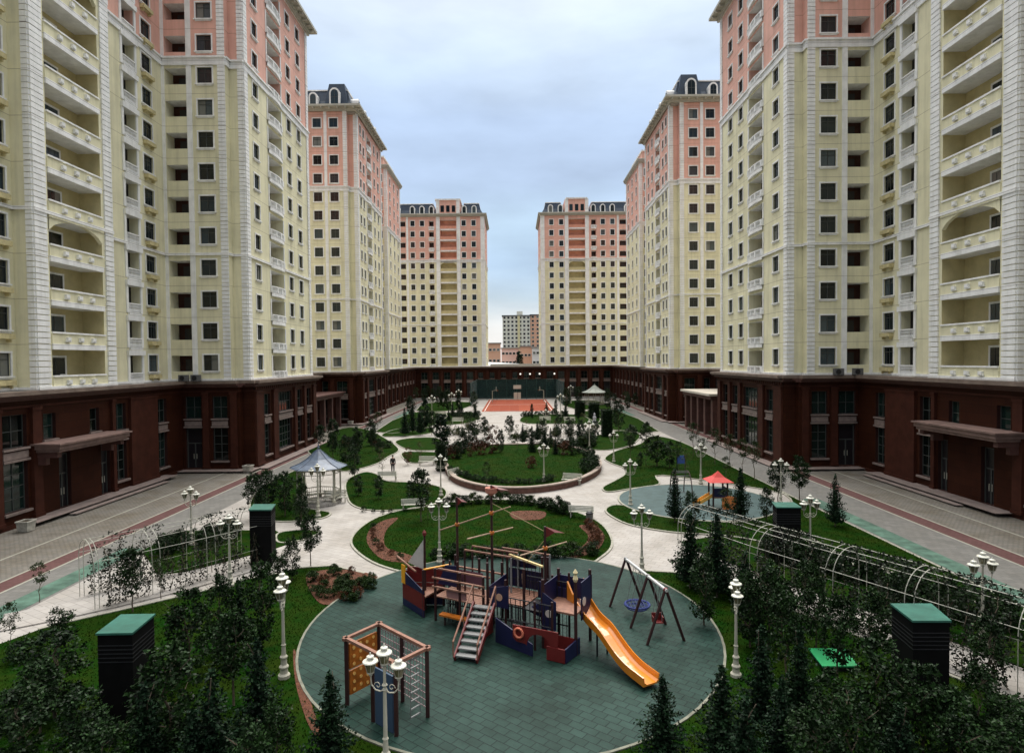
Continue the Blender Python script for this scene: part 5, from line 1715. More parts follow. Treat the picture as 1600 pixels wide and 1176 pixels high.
LAMPS = [  # px, base py (None: from top), top py, label, turn
 (600, None, 1003, 'cream lamp post with white caps nearest the camera, in front of the climbing frame', -.3),
 (444, 1060, 890, 'tall cream lamp post left of the round playground', 1.75),
 (1150, 1058, 900, 'tall cream lamp post right of the round playground', 1.35),
 (1003, 893, 785, 'cream lamp post behind the swing frame', 0),
 (985, 790, 715, 'cream lamp post left of the small round playground', 0.24),
 (689, 775, 708, 'cream lamp post beside the white bench left of the central lawn', -0.18),
 (687, 880, 775, 'cream lamp post rising beside the ship deck', 0.06),
 (850, 760, 690, 'cream lamp post at the front of the stone-walled central lawn', 0.30),
 (497, 808, 722, 'cream lamp post in front of the gazebo', -0.12),
 (1095, 756, 690, 'cream lamp post at the back of the small round playground', 0.12),
 (921, 708, 655, 'cream lamp post behind the central lawn on the right', -0.30),
 (959, 722, 676, 'cream lamp post at the tip of the curved right path', -0.06),
 (1536, None, 858, 'cream lamp post on the right footway behind the trellis', 0.18),
 (297, None, 757, 'cream lamp post on the left footway above the trellis', -0.24),
 (357, None, 800, 'cream lamp post standing inside the left trellis strip', 0.00),
 (1266, None, 770, 'cream lamp post behind the far right green-topped box', 0.24),
 (1220, None, 714, 'cream lamp post behind the pair of round-headed trees', -0.18),
 (853, 672, 640, 'far lamp post between the white benches', 0.06),
 (675, 655, 612, 'far lamp post inside the left conifer clump', 0.30),
 (706, 648, 606, 'far lamp post left of the netted court', -0.12),
 (717, 640, 603, 'second far lamp post left of the netted court', 0.12),
 (876, 652, 610, 'far lamp post just right of the red court', -0.30),
 (892, 630, 596, 'farthest lamp post right of the netted court', -0.06),
 (1115, 668, 635, 'far lamp post on the right road by the portico', 0.18),
]
for i, (px, by, ty, lab, rz) in enumerate(LAMPS):
    if by is None: P = at_top(px, ty, 3.6); h = 3.6
    else:
        P = G(px, by); h = ZT(P, ty)
        h = max(3.3, min(4.6, h))
    if 'stone-walled' in lab: P.z = .42; h -= .42
    else: P.z = .05
    if i == 0:
        LAMP0.location = P; LAMP0.rotation_euler.z = rz; LAMP0['label'] = lab; LAMP0['group'] = 'cream lamp posts with white lantern caps'; LAMP0.scale = (h / 3.6,) * 3
    else: dup(LAMP0, P, rz, lab, h / 3.6)

# ================================================================ ARCHED TRELLISES
trm = M('dull_grey_metal', (.38, .37, .31), .5, .4, var=.2, vscale=5)
def trellis(label, axis, hw, hs, top, group, hoops):
    A = [Vector((p[0], p[1], 0)) for p in axis]
    t = thing('arched_trellis', label, 'trellis', (A[0].x, A[0].y, 0))
    def pos(s_):      # s_ in segments
        i = min(int(s_), len(A) - 2); f = s_ - i
        p = A[i].lerp(A[i + 1], f)
        a = A[max(0, i - (f < .5))]; c = A[min(len(A) - 1, i + 1 + (f > .5))]
        d = (c - a).normalized()
        return p, Vector((-d.y, d.x, 0))
    def prof(k, n=14):      # k in 0..n
        a = PI * k / n
        return math.cos(a) * hw, hs + (top - hs) * math.sin(a)
    for j, s_ in enumerate(hoops):
        for e in (-.05, .05):
            p, nn = pos(max(0, min(len(A) - 1.0001, s_ + e)))
            b = MB()
            pts = [p + nn * hw + Vector((0, 0, .05))] + [p + nn * prof(k)[0] + Vector((0, 0, prof(k)[1])) for k in range(15)] + [p - nn * hw + Vector((0, 0, .05))]
            b.path(pts, .016, 6)
            b.build('hoop', trm, t)
    n = (len(A) - 1) * 5
    for k, rr in ((1, .018), (5.5, .018), (8.5, .018), (13, .018)):
        pts = []
        for i in range(n + 1):
            p, nn = pos(min(len(A) - 1.0001, i * (len(A) - 1) / n)); x, z = prof(k)
            pts.append(p + nn * x + Vector((0, 0, z)))
        b = MB(); b.path(pts, rr * .85, 5); b.build('rail', trm, t)
    for sgn in (1, -1):
        for z in (.9,):
            pts = []
            for i in range(n + 1):
                p, nn = pos(min(len(A) - 1.0001, i * (len(A) - 1) / n)); pts.append(p + nn * hw * sgn + Vector((0, 0, z)))
            b = MB(); b.path(pts, .010, 4); b.build('rail', trm, t)
    return pos
posR = trellis('long cream metal arched trellis crossing the right side', [(9.6, 33.2), (11.8, 28.6), (13.6, 25.5), (15.1, 22.8), (16.8, 19.8), (18.6, 16.6)], 1.15, 1.9, 2.95, None, [0, 1, 2, 3, 4, 4.95])
posL = trellis('shorter cream metal arched trellis with sparse vines on the left', [(-14.3, 33.6), (-16.9, 30.2), (-19.2, 27.6)], 1.15, 1.9, 2.9, None, [0, .65, 1.3, 2])
def ppath(pts, w, name='path', z=.0605):
    P = smooth_poly(pts, 5, False); a = []; c = []
    for i in range(len(P)):
        d = (Vector(P[min(len(P) - 1, i + 1)]) - Vector(P[max(0, i - 1)])).normalized(); nn = Vector((-d.y, d.x)) * w / 2
        a.append(tuple(Vector(P[i]) + nn)); c.append(tuple(Vector(P[i]) - nn))
    flat(name, a + c[::-1], z, .1, slabs)
ppath([(11.2, 29.5), (12.0, 27.9), (13.3, 25.5), (14.9, 22.4), (16.5, 19.4), (18.3, 15)], 2.1, z=.0615)
ppath([(-13.4, 33.2), (-14.4, 32.3), (-16.6, 29.6), (-19.2, 27.2), (-21.4, 25.6)], 2.1, z=.0625)

leaf_vine = leafm('vine_leaves', (.004, .009, .004), (.012, .018, .008))
def vine(pos, s0, s1, dens, label, group, hw=1.15, hs=1.9, top=2.95, seed=1, sides=(1, -1), topcov=.5):
    rg = random.Random(seed); b = MB()
    p0, _ = pos(s0)
    n = int((s1 - s0) * (10 if len(sides) > 1 and topcov > .3 else 18))
    for i in range(n):
        s_ = s0 + (s1 - s0) * (i + rg.random()) / n
        for sg in sides:
            p, nn = pos(s_)
            x = sg * hw; q = p + nn * x
            hgt = rg.uniform(.9, 2.3) * (1 if rg.random() < .8 else 1.25)
            cur = q + Vector((0, 0, .03)); m_ = int(hgt / .16)
            for j in range(m_):
                nx = cur + Vector((rg.gauss(0, .05), rg.gauss(0, .05), .16))
                if nx.z > hs:
                    nx -= nn * sg * .10; nx.z = min(nx.z, top + .05)
                b.tube(cur, nx, .012, n=4, mi=1, caps=False)
                for c in range(int(dens * rg.uniform(.5, 1.4))):
                    leaf_quad(b, nx + Vector((rg.gauss(0, .09), rg.gauss(0, .09), rg.gauss(0, .09))), .13, rg)
                cur = nx
            if rg.random() < topcov:
                for c in range(int(dens * 5)):
                    a = rg.uniform(.1, .9) * PI
                    leaf_quad(b, p + nn * math.cos(a) * hw + Vector((rg.gauss(0, .12), rg.gauss(0, .12), hs + (top - hs) * math.sin(a))), .13, rg)
    o = b.build('climbing_vine', [leaf_vine, bark]); o.location = (0, 0, 0)
    return tag(o, label, 'climbing plant', group)
for k in range(5):
    vine(posR, k + .05, k + .97, 12, 'dense dark climbing vine over one bay of the right trellis', 'vines on the right trellis', seed=k, topcov=.55)
for k in range(3):
    vine(posL, k * .65 + .05, k * .65 + .62, 7, 'thin sparse climbing vine on one bay of the left trellis', 'vines on the left trellis', seed=20 + k, topcov=.15)

# ================================================================ GREEN-TOPPED VENT BOXES
lidm = M('green_sheet_lid', (.028, .115, .085), .5, .3, var=.25, vscale=2.5)
boxm = M('near_black_cladding', (.004, .004, .004), .8, .08, var=.3, vscale=3)
def vent_box(pf0, pf1, pb0, pb1, h, label):
    P = [G(x, y, h) for x, y in (pf0, pf1, pb1, pb0)]
    c = sum(P, Vector()) / 4
    # square it up: take the front edge and a common depth
    t = thing('vent_box', label, 'ventilation box', (c.x, c.y, 0), 0, 'green-topped dark boxes in the garden')
    pts = [(p.x, p.y) for p in P]
    b = MB(); b.prism([(c.x + (x - c.x) * .94, c.y + (y - c.y) * .94) for x, y in pts], 0, h - .06); b.build('casing', boxm, t)
    b = MB(); b.prism(pts, h - .06, h)
    b.build('lid', lidm, t)
    b = MB()
    for k in range(5):
        z = h - .4 - k * .12
        b.prism([(c.x + (x - c.x) * .955, c.y + (y - c.y) * .955) for x, y in pts], z, z + .03)
    b.build('louvre', black, t)
vent_box((149, 989), (207, 988), (189, 959), (243, 958), 3.0, 'dark box with green lid nearest the camera on the left')
vent_box((388, 796), (424, 796), (396, 787), (431, 787), 3.0, 'dark box with green lid farther off on the left, near the gazebo')
vent_box((1426, 969), (1487, 969), (1391, 942), (1455, 942), 3.0, 'dark box with green lid nearest the camera on the right')
vent_box((1213, 792), (1253, 792), (1206, 784), (1240, 784), 3.0, 'dark box with pale green lid farther off on the right')
P = [G(x, y, .25) for x, y in ((1285, 1040), (1343, 1040), (1319, 1012), (1263, 1012))]
t = thing('ground_hatch', 'bright green metal hatch lid lying in the right front lawn', 'hatch', (P[0].x, P[0].y, 0))
b = MB(); b.prism([(p.x, p.y) for p in P], .20, .25); b.build('lid', M('bright_green_sheet', (.012, .26, .085), .5, .4, var=.15), t)
c = sum(P, Vector()) / 4
b = MB(); b.prism([(c.x + (p.x - c.x) * .92, c.y + (p.y - c.y) * .92) for p in P], .03, .20); b.build('curb', black, t)

# ================================================================ GAZEBO AND FAR PAVILION
def gazebo(P, r, heave, hap, label, roofm, n=8, sc=1):
    t = thing('gazebo', label, 'gazebo', (P.x, P.y, .04))
    b = MB(); b.lathe(0, 0, [(r * 1.0, 0), (r * 1.0, .18)], n); b.build('floor', slabs, t, local=True)
    b = MB()
    prof = [(r * 1.27, heave), (r * 1.22, heave + .06), (r * .85, heave + (hap - heave) * .22), (r * .52, heave + (hap - heave) * .48), (r * .25, heave + (hap - heave) * .8), (r * .07, hap)]
    b.lathe(0, 0, prof, n); b.build('roof', roofm, t, local=True)
    b = MB()
    for i in range(n):
        a = 2 * PI * i / n
        pp = [Vector((rr * math.cos(a), rr * math.sin(a), z + .02)) for rr, z in prof]
        b.path(pp, .03, 5)
    b.lathe(0, 0, [(.10, hap - .05), (.04, hap + .08), (.10, hap + .16), (.06, hap + .25), (.012, hap + .5)], 8)
    b.build('roof_rib', roofm, t, local=True)
    for i in range(n):
        a = 2 * PI * i / n
        b = MB(); x, y = r * .95 * math.cos(a), r * .95 * math.sin(a)
        b.lathe(x, y, [(.13, .18), (.13, .4), (.065, .45), (.06, heave - .3), (.10, heave - .25), (.08, heave - .1)], 8)
        b.build('post', metal_w, t, local=True)
    lat = MB(); rail = MB()
    for i in range(n):
        a0 = 2 * PI * i / n; a1 = 2 * PI * (i + 1) / n
        p = Vector((r * .95 * math.cos(a0), r * .95 * math.sin(a0), 0)); q = Vector((r * .95 * math.cos(a1), r * .95 * math.sin(a1), 0))
        rail.bar(p + Vector((0, 0, heave - .1)), q + Vector((0, 0, heave - .1)), .08, .14)
        m_ = 7
        for k in range(m_ + 1):
            pp = p.lerp(q, k / m_)
            lat.tube(pp + Vector((0, 0, heave - .45)), pp + Vector((0, 0, heave - .15)), .012, n=4)
        rail.bar(p + Vector((0, 0, heave - .45)), q + Vector((0, 0, heave - .45)), .04, .04)
        if i not in (6,):
            for z in (.35, .62, .95): rail.bar(p + Vector((0, 0, z)), q + Vector((0, 0, z)), .05, .06)
            for k in range(m_ + 1):
                pp = p.lerp(q, k / m_)
                lat.tube(pp + Vector((0, 0, .35)), pp + Vector((0, 0, .95)), .014, n=4)
            rail.bar(p * .82 + Vector((0, 0, .5)), q * .82 + Vector((0, 0, .5)), .35, .05)
    lat.build('lattice', metal_w, t, local=True); rail.build('railing', metal_w, t, local=True)
    return t
zincm = M('blue_grey_roof_sheet', (.085, .115, .165), .45, .5, var=.3, vscale=3)
P = G(499, 786)
gz = gazebo(P, 1.65, 2.75, 4.05, 'gazebo with a blue-grey tent roof and cream posts beside the left path', zincm)
gz.rotation_euler.z = .25
P = G(929, 632)
gazebo(P, 2.4, 2.9, 4.6, 'white openwork pavilion at the far right end of the garden', M('white_open_roof', (.24, .26, .23), .6))
P = G(1025, 628)

# ================================================================ BENCHES, BIN, PLANTERS
def make_bench(label):
    t = thing('park_bench', label, 'bench', (0, 0, 0), 0, 'white park benches')
    b = MB()
    for k in range(4): b.box(-.85, .85, -.22 + k * .115, -.13 + k * .115, .42, .46)
    b.build('seat', capwhite, t, local=True)
    b = MB()
    for k in range(4):
        z = .52 + k * .11; y = .24 + k * .03
        b.box(-.85, .85, y, y + .03, z, z + .08)
    b.build('backrest', capwhite, t, local=True)
    for x in (-.72, .72):
        b = MB()
        b.box(x - .03, x + .03, -.22, -.16, .04, .42); b.box(x - .03, x + .03, .18, .26, .04, .9); b.box(x - .035, x + .035, -.22, .26, .37, .42)
        b.box(x - .03, x + .03, -.22, .24, .62, .66)
        b.build('leg', metal_w, t, local=True)
    return t
BE = None
for px, py, rz, lab in ((606, 751, PI * 1.0, 'white bench seen from behind below the standing person'), (667, 727, .0, 'long white bench beside the lamp left of the central lawn'),
                        (712, 748, 1.0, 'white bench in the niche at the left of the stone wall'), (893, 757, -.35, 'white bench in the niche of the stone wall on the right'),
                        (909, 809, PI - .25, 'white slatted bench at the right rim of the oval lawn'), (646, 797, PI + .12, 'pale bench at the back left of the oval lawn'),
                        (852, 660, 0, 'far white bench left of its twin behind the central lawn'), (890, 661, 0, 'far white bench right of its twin behind the central lawn'),
                        (715, 662, 0, 'far white bench left of the axis path'), (688, 652, 0, 'farthest white bench near the left cypress'), (524, 786, .3, 'cream bench inside the gazebo')):
    P = G(px, py); P.z = .0
    if BE is None: BE = make_bench(lab); BE.location = P; BE.rotation_euler.z = rz
    else: dup(BE, P, rz, lab, 1.0 if py > 700 else 1.15)
P = G(921, 822)
t = thing('litter_bin', 'dark grey cylindrical litter bin beside the slatted bench', 'litter bin', (P.x, P.y, .02))
b = MB(); b.lathe(0, 0, [(.20, 0), (.22, .05), (.22, .78), (.19, .8)], 14); b.build('drum', M('grey_bin', (.11, .11, .10), .5), t, local=True)
b = MB(); b.lathe(0, 0, [(.23, .8), (.23, .86), (.12, .95), (.03, .98)], 14); b.build('lid', black, t, local=True)

planterm = M('cast_stone_planter', (.42, .40, .34), .85, var=.25, vscale=5)
def planter(px, py, lab, s_=.75, plant_=False, z=0):
    P = G(px, py)
    t = thing('stone_planter', lab, 'planter', (P.x, P.y, z), rnd.uniform(-.2, .2), 'cast stone planters along the shop fronts')
    b = MB(); h = s_ * .85
    b.add([(-s_ * .42, -s_ * .42, .04), (s_ * .42, -s_ * .42, .04), (s_ * .42, s_ * .42, .04), (-s_ * .42, s_ * .42, .04), (-s_ / 2, -s_ / 2, h), (s_ / 2, -s_ / 2, h), (s_ / 2, s_ / 2, h), (-s_ / 2, s_ / 2, h)],
          [(0, 3, 2, 1), (0, 1, 5, 4), (1, 2, 6, 5), (2, 3, 7, 6), (3, 0, 4, 7), (4, 5, 6, 7)])
    b.box(-s_ * .55, s_ * .55, -s_ * .55, -s_ * .44, h, h + .08); b.box(-s_ * .55, s_ * .55, s_ * .44, s_ * .55, h, h + .08)
    b.box(-s_ * .55, -s_ * .44, -s_ * .44, s_ * .44, h, h + .08); b.box(s_ * .44, s_ * .55, -s_ * .44, s_ * .44, h, h + .08)
    b.build('pot', planterm, t, local=True)
    b = MB(); b.box(-s_ * .44, s_ * .44, -s_ * .44, s_ * .44, h - .02, h + .02); b.build('soil', soil, t, local=True)
for a in ((41, 830, 'pale stone planter on the left road nearest the camera'), (244, 748, 'pale stone planter at the left end of the pavement by the inner corner', .85), (388, 738, 'pale stone planter at the left podium corner'),
          (502, 664, 'small pale planter at the left second block'), (548, 664, 'small pale planter right of its twin at the left second block'),
          (1400, 744, 'pale stone planter at the right inner corner', .85), (1068, 655, 'small pale planter on the right road by the second block'), (1047, 640, 'small pale planter farther up the right road'),
          (1220, 735, 'pale stone planter at the right podium corner')):
    planter(*a)
# things at shop fronts: dark cars/blobs
def statue(px, py):
    P = G(px, py)
    t = thing('garden_sculpture', 'pale grey upright sculpture beside the tall clipped hedge', 'sculpture', (P.x, P.y, 0))
    b = MB(); b.box(-.5, .5, -.5, .5, 0, .5); b.build('plinth', planterm, t, local=True)
    b = MB(); b.lathe(0, 0, [(.35, .5), (.42, .9), (.22, 1.25), (.30, 1.6), (.12, 1.95), (.18, 2.15), (.05, 2.35)], 9); b.build('figure', M('weathered_stone', (.36, .36, .38), .8, var=.4, vscale=6), t, local=True)
statue(929, 668)

# ================================================================ NETTED SPORTS COURT
netm = bpy.data.materials.new('green_netting'); netm.use_nodes = True
n_ = netm.node_tree.nodes; l_ = netm.node_tree.links
pb = n_['Principled BSDF']; pb.inputs['Base Color'].default_value = (.006, .036, .034, 1); pb.inputs['Roughness'].default_value = .9
tr = n_.new('ShaderNodeBsdfTransparent'); mx = n_.new('ShaderNodeMixShader'); mx.inputs[0].default_value = .72
l_.new(tr.outputs[0], mx.inputs[1]); l_.new(pb.outputs[0], mx.inputs[2]); l_.new(mx.outputs[0], n_['Material Output'].inputs[0])
bluenet = M('blue_net_cloth', (.02, .09, .16), .9)
t = thing('court_fence', 'tall dark green netting fence round the red sports court', 'fence', (0, 171, 0))
b = MB(); b.box(-10.2, 11.6, 171.5, 171.53, .2, 5.4); b.box(-10.23, -10.2, 146, 171.5, .2, 5.4); b.box(11.6, 11.63, 146, 171.5, .2, 5.4); b.build('net', netm, t)
b = MB(); b.box(11.7, 11.75, 148, 171, .3, 5.2); b.build('blue_screen', bluenet, t)
for x in [-10.2 + 21.8 * i / 8 for i in range(9)]:
    b = MB(); b.tube((x, 171.45, 0), (x, 171.45, 5.5), .06, n=6); b.build('post', M('dark_green_post', (.03, .08, .07), .6), t)
for y in (146, 152.5, 159, 165):
    for x in (-10.2, 11.6):
        b = MB(); b.tube((x, y, 0), (x, y, 5.5), .06, n=6); b.build('post', MATS['dark_green_post'], t)
b = MB(); b.bar((-10.2, 171.45, 5.45), (11.6, 171.45, 5.45), .07, .07); b.bar((-10.2, 171.45, 2.8), (11.6, 171.45, 2.8), .05, .05); b.bar((-10.2, 146, 5.45), (-10.2, 171.45, 5.45), .07, .07); b.bar((11.6, 146, 5.45), (11.6, 171.45, 5.45), .07, .07)
b.build('top_rail', MATS['dark_green_post'], t)
def hoop_stand(x, y, lab, sgn):
    t = thing('basketball_stand', lab, 'basketball stand', (x, y, 0))
    b = MB(); b.tube((x, y, 0), (x, y, 3.0), .08, n=8); b.bar((x, y, 2.9), (x + sgn * 1.0, y, 3.2), .1, .1); b.build('post', metal_w, t)
    b = MB(); b.box(x + sgn * 1.0 - .03, x + sgn * 1.0 + .03, y - .9, y + .9, 2.9, 3.95); b.build('backboard', capwhite, t)
    b = MB()
    c = Vector((x + sgn * 1.3, y, 3.05))
    b.path([c + Vector((math.cos(a) * .23, math.sin(a) * .23, 0)) for a in [2 * PI * i / 10 for i in range(11)]], .02, 5); b.build('hoop', M('orange_rim', (.6, .15, .03), .5), t)
hoop_stand(-5.6, 160, 'basketball stand at the left end of the red court', 1)
hoop_stand(7.6, 160, 'basketball stand at the right end of the red court', -1)
t = thing('score_stand', 'white two-panel stand at the back of the red court', 'stand', (.8, 169.3, 0))
b = MB(); b.box(-.2, 1.9, 169.2, 169.35, 3.0, 4.0); b.build('board', capwhite, t)
b = MB(); b.box(-.1, .9, 169.1, 169.5, .05, 2.0); b.box(1.0, 1.8, 169.15, 169.5, .05, 2.0); b.build('base_cabinet', capwhite, t)
b = MB(); b.tube((.1, 169.3, 2), (.1, 169.3, 3), .05); b.tube((1.6, 169.3, 2), (1.6, 169.3, 3), .05); b.build('post', black, t)
# ================================================================ PLAYGROUND SHIP
wood = M('pinkish_timber', (.23, .115, .078), .6, .3, var=.25, vscale=5)
woodl = M('pale_timber', (.36, .25, .17), .6, .3, var=.2, vscale=5)
postd = M('dark_red_post', (.036, .012, .012), .5, .4, var=.2, vscale=3)
navy = M('navy_panel', (.009, .010, .048), .45, .5, var=.15, vscale=4)
redp = M('red_panel', (.13, .010, .009), .45, .5, var=.15, vscale=4)
yelp = M('yellow_panel', (.80, .36, .02), .45, .5)
orap = M('orange_panel', (.42, .12, .012), .4, .5, var=.35, vscale=4)
greyp = M('grey_metal', (.19, .19, .185), .4, .5)
palep = M('pale_disc', (.55, .48, .42), .5)
sailm = M('sail_cloth', (.50, .46, .42), .8, var=.1)
slidem = M('orange_slide_plastic', (.58, .19, .012), .22, .5, var=.08, vscale=3, coat=.4)
DZ = .08
SU = Vector((.88, -.475, 0)).normalized(); SV = Vector((-SU.y, SU.x, 0))
SO = Vector((-4.9, 26.2, DZ))
def sh(u, v, z): return SO + SU * u + SV * v + Vector((0, 0, z))
ship = thing('play_ship', 'large wooden pirate ship climbing frame with masts, red and blue panels and an orange slide', 'play structure', SO)
def sp(name, m, fn, **k):
    b = MB(); fn(b); return b.build(name, m, ship, **k)
def post(u, v, z0, z1, r=.055, m=None):
    return sp('post', m or postd, lambda b: b.tube(sh(u, v, z0), sh(u, v, z1), r, n=8))
def panel(pts, m, th=.035, name='panel'):
    return sp(name, m, lambda b: b.plate(pts, th))
def disc(parent, c, nrm, r, m, name='disc', th=.02):
    b = MB(); c = Vector(c); nrm = Vector(nrm).normalized()
    b.tube(c, c + nrm * th, r, n=14); return b.build(name, m, parent)

# bow: V shaped hull
tip = (-.45, .72)
for v1, nm in ((-.05, 'front'), (1.5, 'back')):
    a = tip; c = (1.25, v1)
    for z0, z1, m in ((0.02, .32, navy), (.32, .98, redp)):
        panel([sh(a[0], a[1], z0), sh(c[0], c[1], z0), sh(c[0], c[1], z1), sh(a[0], a[1], z1)], m, name='hull_panel')
    panel([sh(a[0], a[1], 1.0), sh(c[0], c[1], 1.0), sh(c[0], c[1], 1.12), sh(a[0], a[1], 1.55)], navy if v1 < 0 else redp, name='hull_panel')
panel([sh(-.50, .72, .98), sh(-.22, .60, .98), sh(-.22, .60, 1.78), sh(-.50, .72, 1.78)], yelp, .05, 'bow_panel')
panel([sh(1.2, 1.45, 1.0), sh(-.3, .85, 1.0), sh(-.3, .85, 1.7), sh(1.2, 1.45, 1.55)], redp, name='hull_panel')
sp('deck', wood, lambda b: b.plate([sh(-.3, .72, .8), sh(1.2, .05, .8), sh(1.2, 1.4, .8)], .06))
sp('bowsprit', wood, lambda b: b.tube(sh(-.95, .95, 2.0), sh(.55, .35, 1.72), .045, n=8))
post(1.2, .0, 0, 2.0); post(1.2, 1.45, 0, 2.0)
fm = sp('mast', postd, lambda b: b.tube(sh(.75, .72, 0), sh(.75, .72, 3.15), .055, .045, n=8))
b = MB(); b.plate([sh(-.25, .85, 1.85), sh(.66, .74, 1.72), sh(.70, .72, 3.0)], .02); b.build('sail', sailm, ship)
b = MB(); b.lathe(sh(.75, .72, 0).x, sh(.75, .72, 0).y, [(.05, 3.15 + DZ), (.09, 3.22 + DZ), (.09, 3.32 + DZ), (.02, 3.42 + DZ)], 8); b.build('mast_cap', redp, fm)
sp('yard', yelp, lambda b: b.tube(sh(.75, .6, 1.75), sh(1.5, 1.6, 1.8), .04, n=8))
# net and link between bow and first deck
panel([sh(1.3, .9, 1.15), sh(2.3, .9, 1.15), sh(2.3, .9, 2.05), sh(1.7, .9, 2.0)], navy)
b = MB()
for i in range(9):
    b.tube(sh(1.25 + i * .12, 1.4, .1), sh(1.25 + i * .12, 1.4, 1.3), .014, n=5)
for z in (.4, .8, 1.2): b.tube(sh(1.2, 1.4, z), sh(2.3, 1.4, z), .014, n=5)
b.build('rope_net', black, ship)

# first deck
for u in (1.8, 3.0, 4.1):
    for v in (0, 1.5):
        post(u, v, 0, 2.15 if v == 0 else 2.3)
sp('deck', wood, lambda b: [b.box(0, 0, 0, 0, 0, 0) if False else b.plate([sh(1.8, v, 1.0), sh(4.1, v, 1.0), sh(4.1, v + .13, 1.0), sh(1.8, v + .13, 1.0)], .05) for v in [i * .15 for i in range(10)]])
for v, z in ((-.06, 1.78), (.35, 2.02), (1.56, 1.78), (-.06, 1.42)):
    sp('rail', wood, lambda b: b.bar(sh(1.7, v, z), sh(4.2, v, z), .08, .06))
panel([sh(2.35, .02, 1.05), sh(3.3, .02, 1.05), sh(3.3, .02, 1.38), sh(2.35, .02, 1.38)], M('dusty_pink_cloth', (.30, .15, .14), .8), name='valance')
b = MB()
for i in range(8): b.tube(sh(2.45 + i * .2, 0, .1), sh(2.45 + i * .2, 0, .98), .02, n=5)
b.build('bar_row', black, ship)
b = MB(); b.plate([sh(2.2, -.35, .42), sh(3.55, -.35, .42), sh(3.55, -.05, .42), sh(2.2, -.05, .42)], .07); b.build('bench_plank', orap, ship)
for u in (2.4, 3.4): post(u, -.2, 0, .4, .04)
for v, u0, u1, z1 in ((1.5, 1.8, 4.1, .98), (.7, 1.9, 4.0, .9), (1.6, 4.3, 5.9, 1.28), (.3, 4.4, 5.9, 1.2), (.9, 5.9, 7.3, 1.2)):
    b = MB(); k_ = int((u1 - u0) / .17)
    for i in range(k_ + 1): b.tube(sh(u0 + i * .17, v, .05), sh(u0 + i * .17, v, z1), .018, n=4)
    b.tube(sh(u0, v, .5), sh(u1, v, .5), .03, n=5); b.build('bar_row', black, ship)
for u, v, h_ in ((2.4, .75, 2.3), (3.4, 1.5, 2.4), (4.1, .8, 2.2), (5.1, 1.6, 2.75), (5.1, 0, 2.2), (6.6, 1.05, 2.3), (6.6, -.5, 1.8), (7.3, 1.05, 2.5), (7.3, -.5, 1.9), (1.5, 1.5, 2.0)):
    post(u, v, 0, h_, .045)
b = MB()
for i in range(9): b.tube(sh(4.35 + i * .18, 1.58, 1.3), sh(4.35 + i * .18, 1.58, 2.5), .016, n=4)
for z in (1.7, 2.1, 2.5): b.tube(sh(4.3, 1.58, z), sh(5.9, 1.58, z), .016, n=4)
b.build('rope_net', black, ship)
panel([sh(2.0, 1.46, 1.1), sh(3.2, 1.46, 1.1), sh(3.2, 1.46, 1.7), sh(2.0, 1.46, 1.7)], M('dull_purple_cloth', (.11, .05, .07), .8), name='valance')
panel([sh(5.95, 1.1, 1.3), sh(7.2, 1.1, 1.3), sh(7.2, 1.1, 1.85), sh(5.95, 1.1, 1.95)], navy)
# stairs from the first deck down to the rubber floor
T0 = G(757, 944, 1.25 + DZ); B0 = G(727, 1031, .08 + DZ)
d = (B0 - T0); side = Vector((-d.y, d.x, 0)).normalized() * -.42
st = thing('x', 'x', 'x'); bpy.data.objects.remove(st)
b = MB()
for s_ in (-1, 1):
    b.bar(T0 + side * s_ + Vector((0, 0, .05)), B0 + side * s_, .06, .2)
stairs = b.build('stairs', redp, ship)
for k in range(8):
    p = T0.lerp(B0, (k + .4) / 8)
    b = MB(); dd = Vector((d.x, d.y, 0)).normalized() * .13
    b.plate([p - side - dd, p + side - dd, p + side + dd, p - side + dd], .05); b.build('tread', greyp, stairs)
for s_ in (-1, 1):
    b = MB(); up = Vector((0, 0, .75))
    a_ = T0 + side * s_ * 1.08 + up; c_ = B0 + side * s_ * 1.08 + up * .8
    b.tube(a_, c_, .035, n=6); b.tube(B0 + side * s_ * 1.08 + Vector((0, 0, .1)), c_, .03, n=6); b.tube(T0 + side * s_ * 1.08, a_ , .03, n=6)
    m1 = T0.lerp(B0, .5) + side * s_ * 1.08
    b.tube(m1, m1 + up * .9, .02, n=6)
    b.build('handrail', wood, stairs)

# second deck with blue side panels
for u in (4.3, 5.9):
    for v in (0, 1.6): post(u, v, 0, 2.75)
sp('deck', wood, lambda b: [b.plate([sh(4.3, v, 1.3), sh(5.9, v, 1.3), sh(5.9, v + .13, 1.3), sh(4.3, v + .13, 1.3)], .05) for v in [i * .16 for i in range(10)]])
q = panel([sh(4.27, .05, 1.2), sh(4.27, 1.55, 1.2), sh(4.27, 1.55, 1.85), sh(4.27, .05, 1.75)], navy)
for v in (.45, 1.05): disc(q, sh(4.24, v, 1.5), -SU, .09, palep)
q = panel([sh(4.45, -.03, 1.1), sh(5.25, -.03, 1.1), sh(5.25, -.03, 2.0), sh(4.45, -.03, 1.8)], navy)
disc(q, sh(4.85, -.05, 1.5), -SV, .14, M('orange_pale_disc', (.5, .3, .2), .5))
q = panel([sh(4.35, 1.66, 1.35), sh(5.85, 1.66, 1.35), sh(5.85, 1.66, 2.1), sh(4.35, 1.66, 2.1)], navy)
for u, v0, v1, z in ((2.6, 1.0, 1.0, 2.75), (2.6, 1.6, 1.6, 2.75), (3.8, 2.1, 2.1, 2.7)):
    sp('overhead_beam', wood, lambda b: b.bar(sh(u, v0, z), sh(u + 2.2, v1, z), .06, .06))
for u, v in ((2.6, 1.0), (4.8, 1.0), (2.6, 1.6), (4.8, 1.6), (3.8, 2.1), (6.0, 2.1)): post(u, v, 0, 2.72, .04, greyp if u > 4.5 else postd)
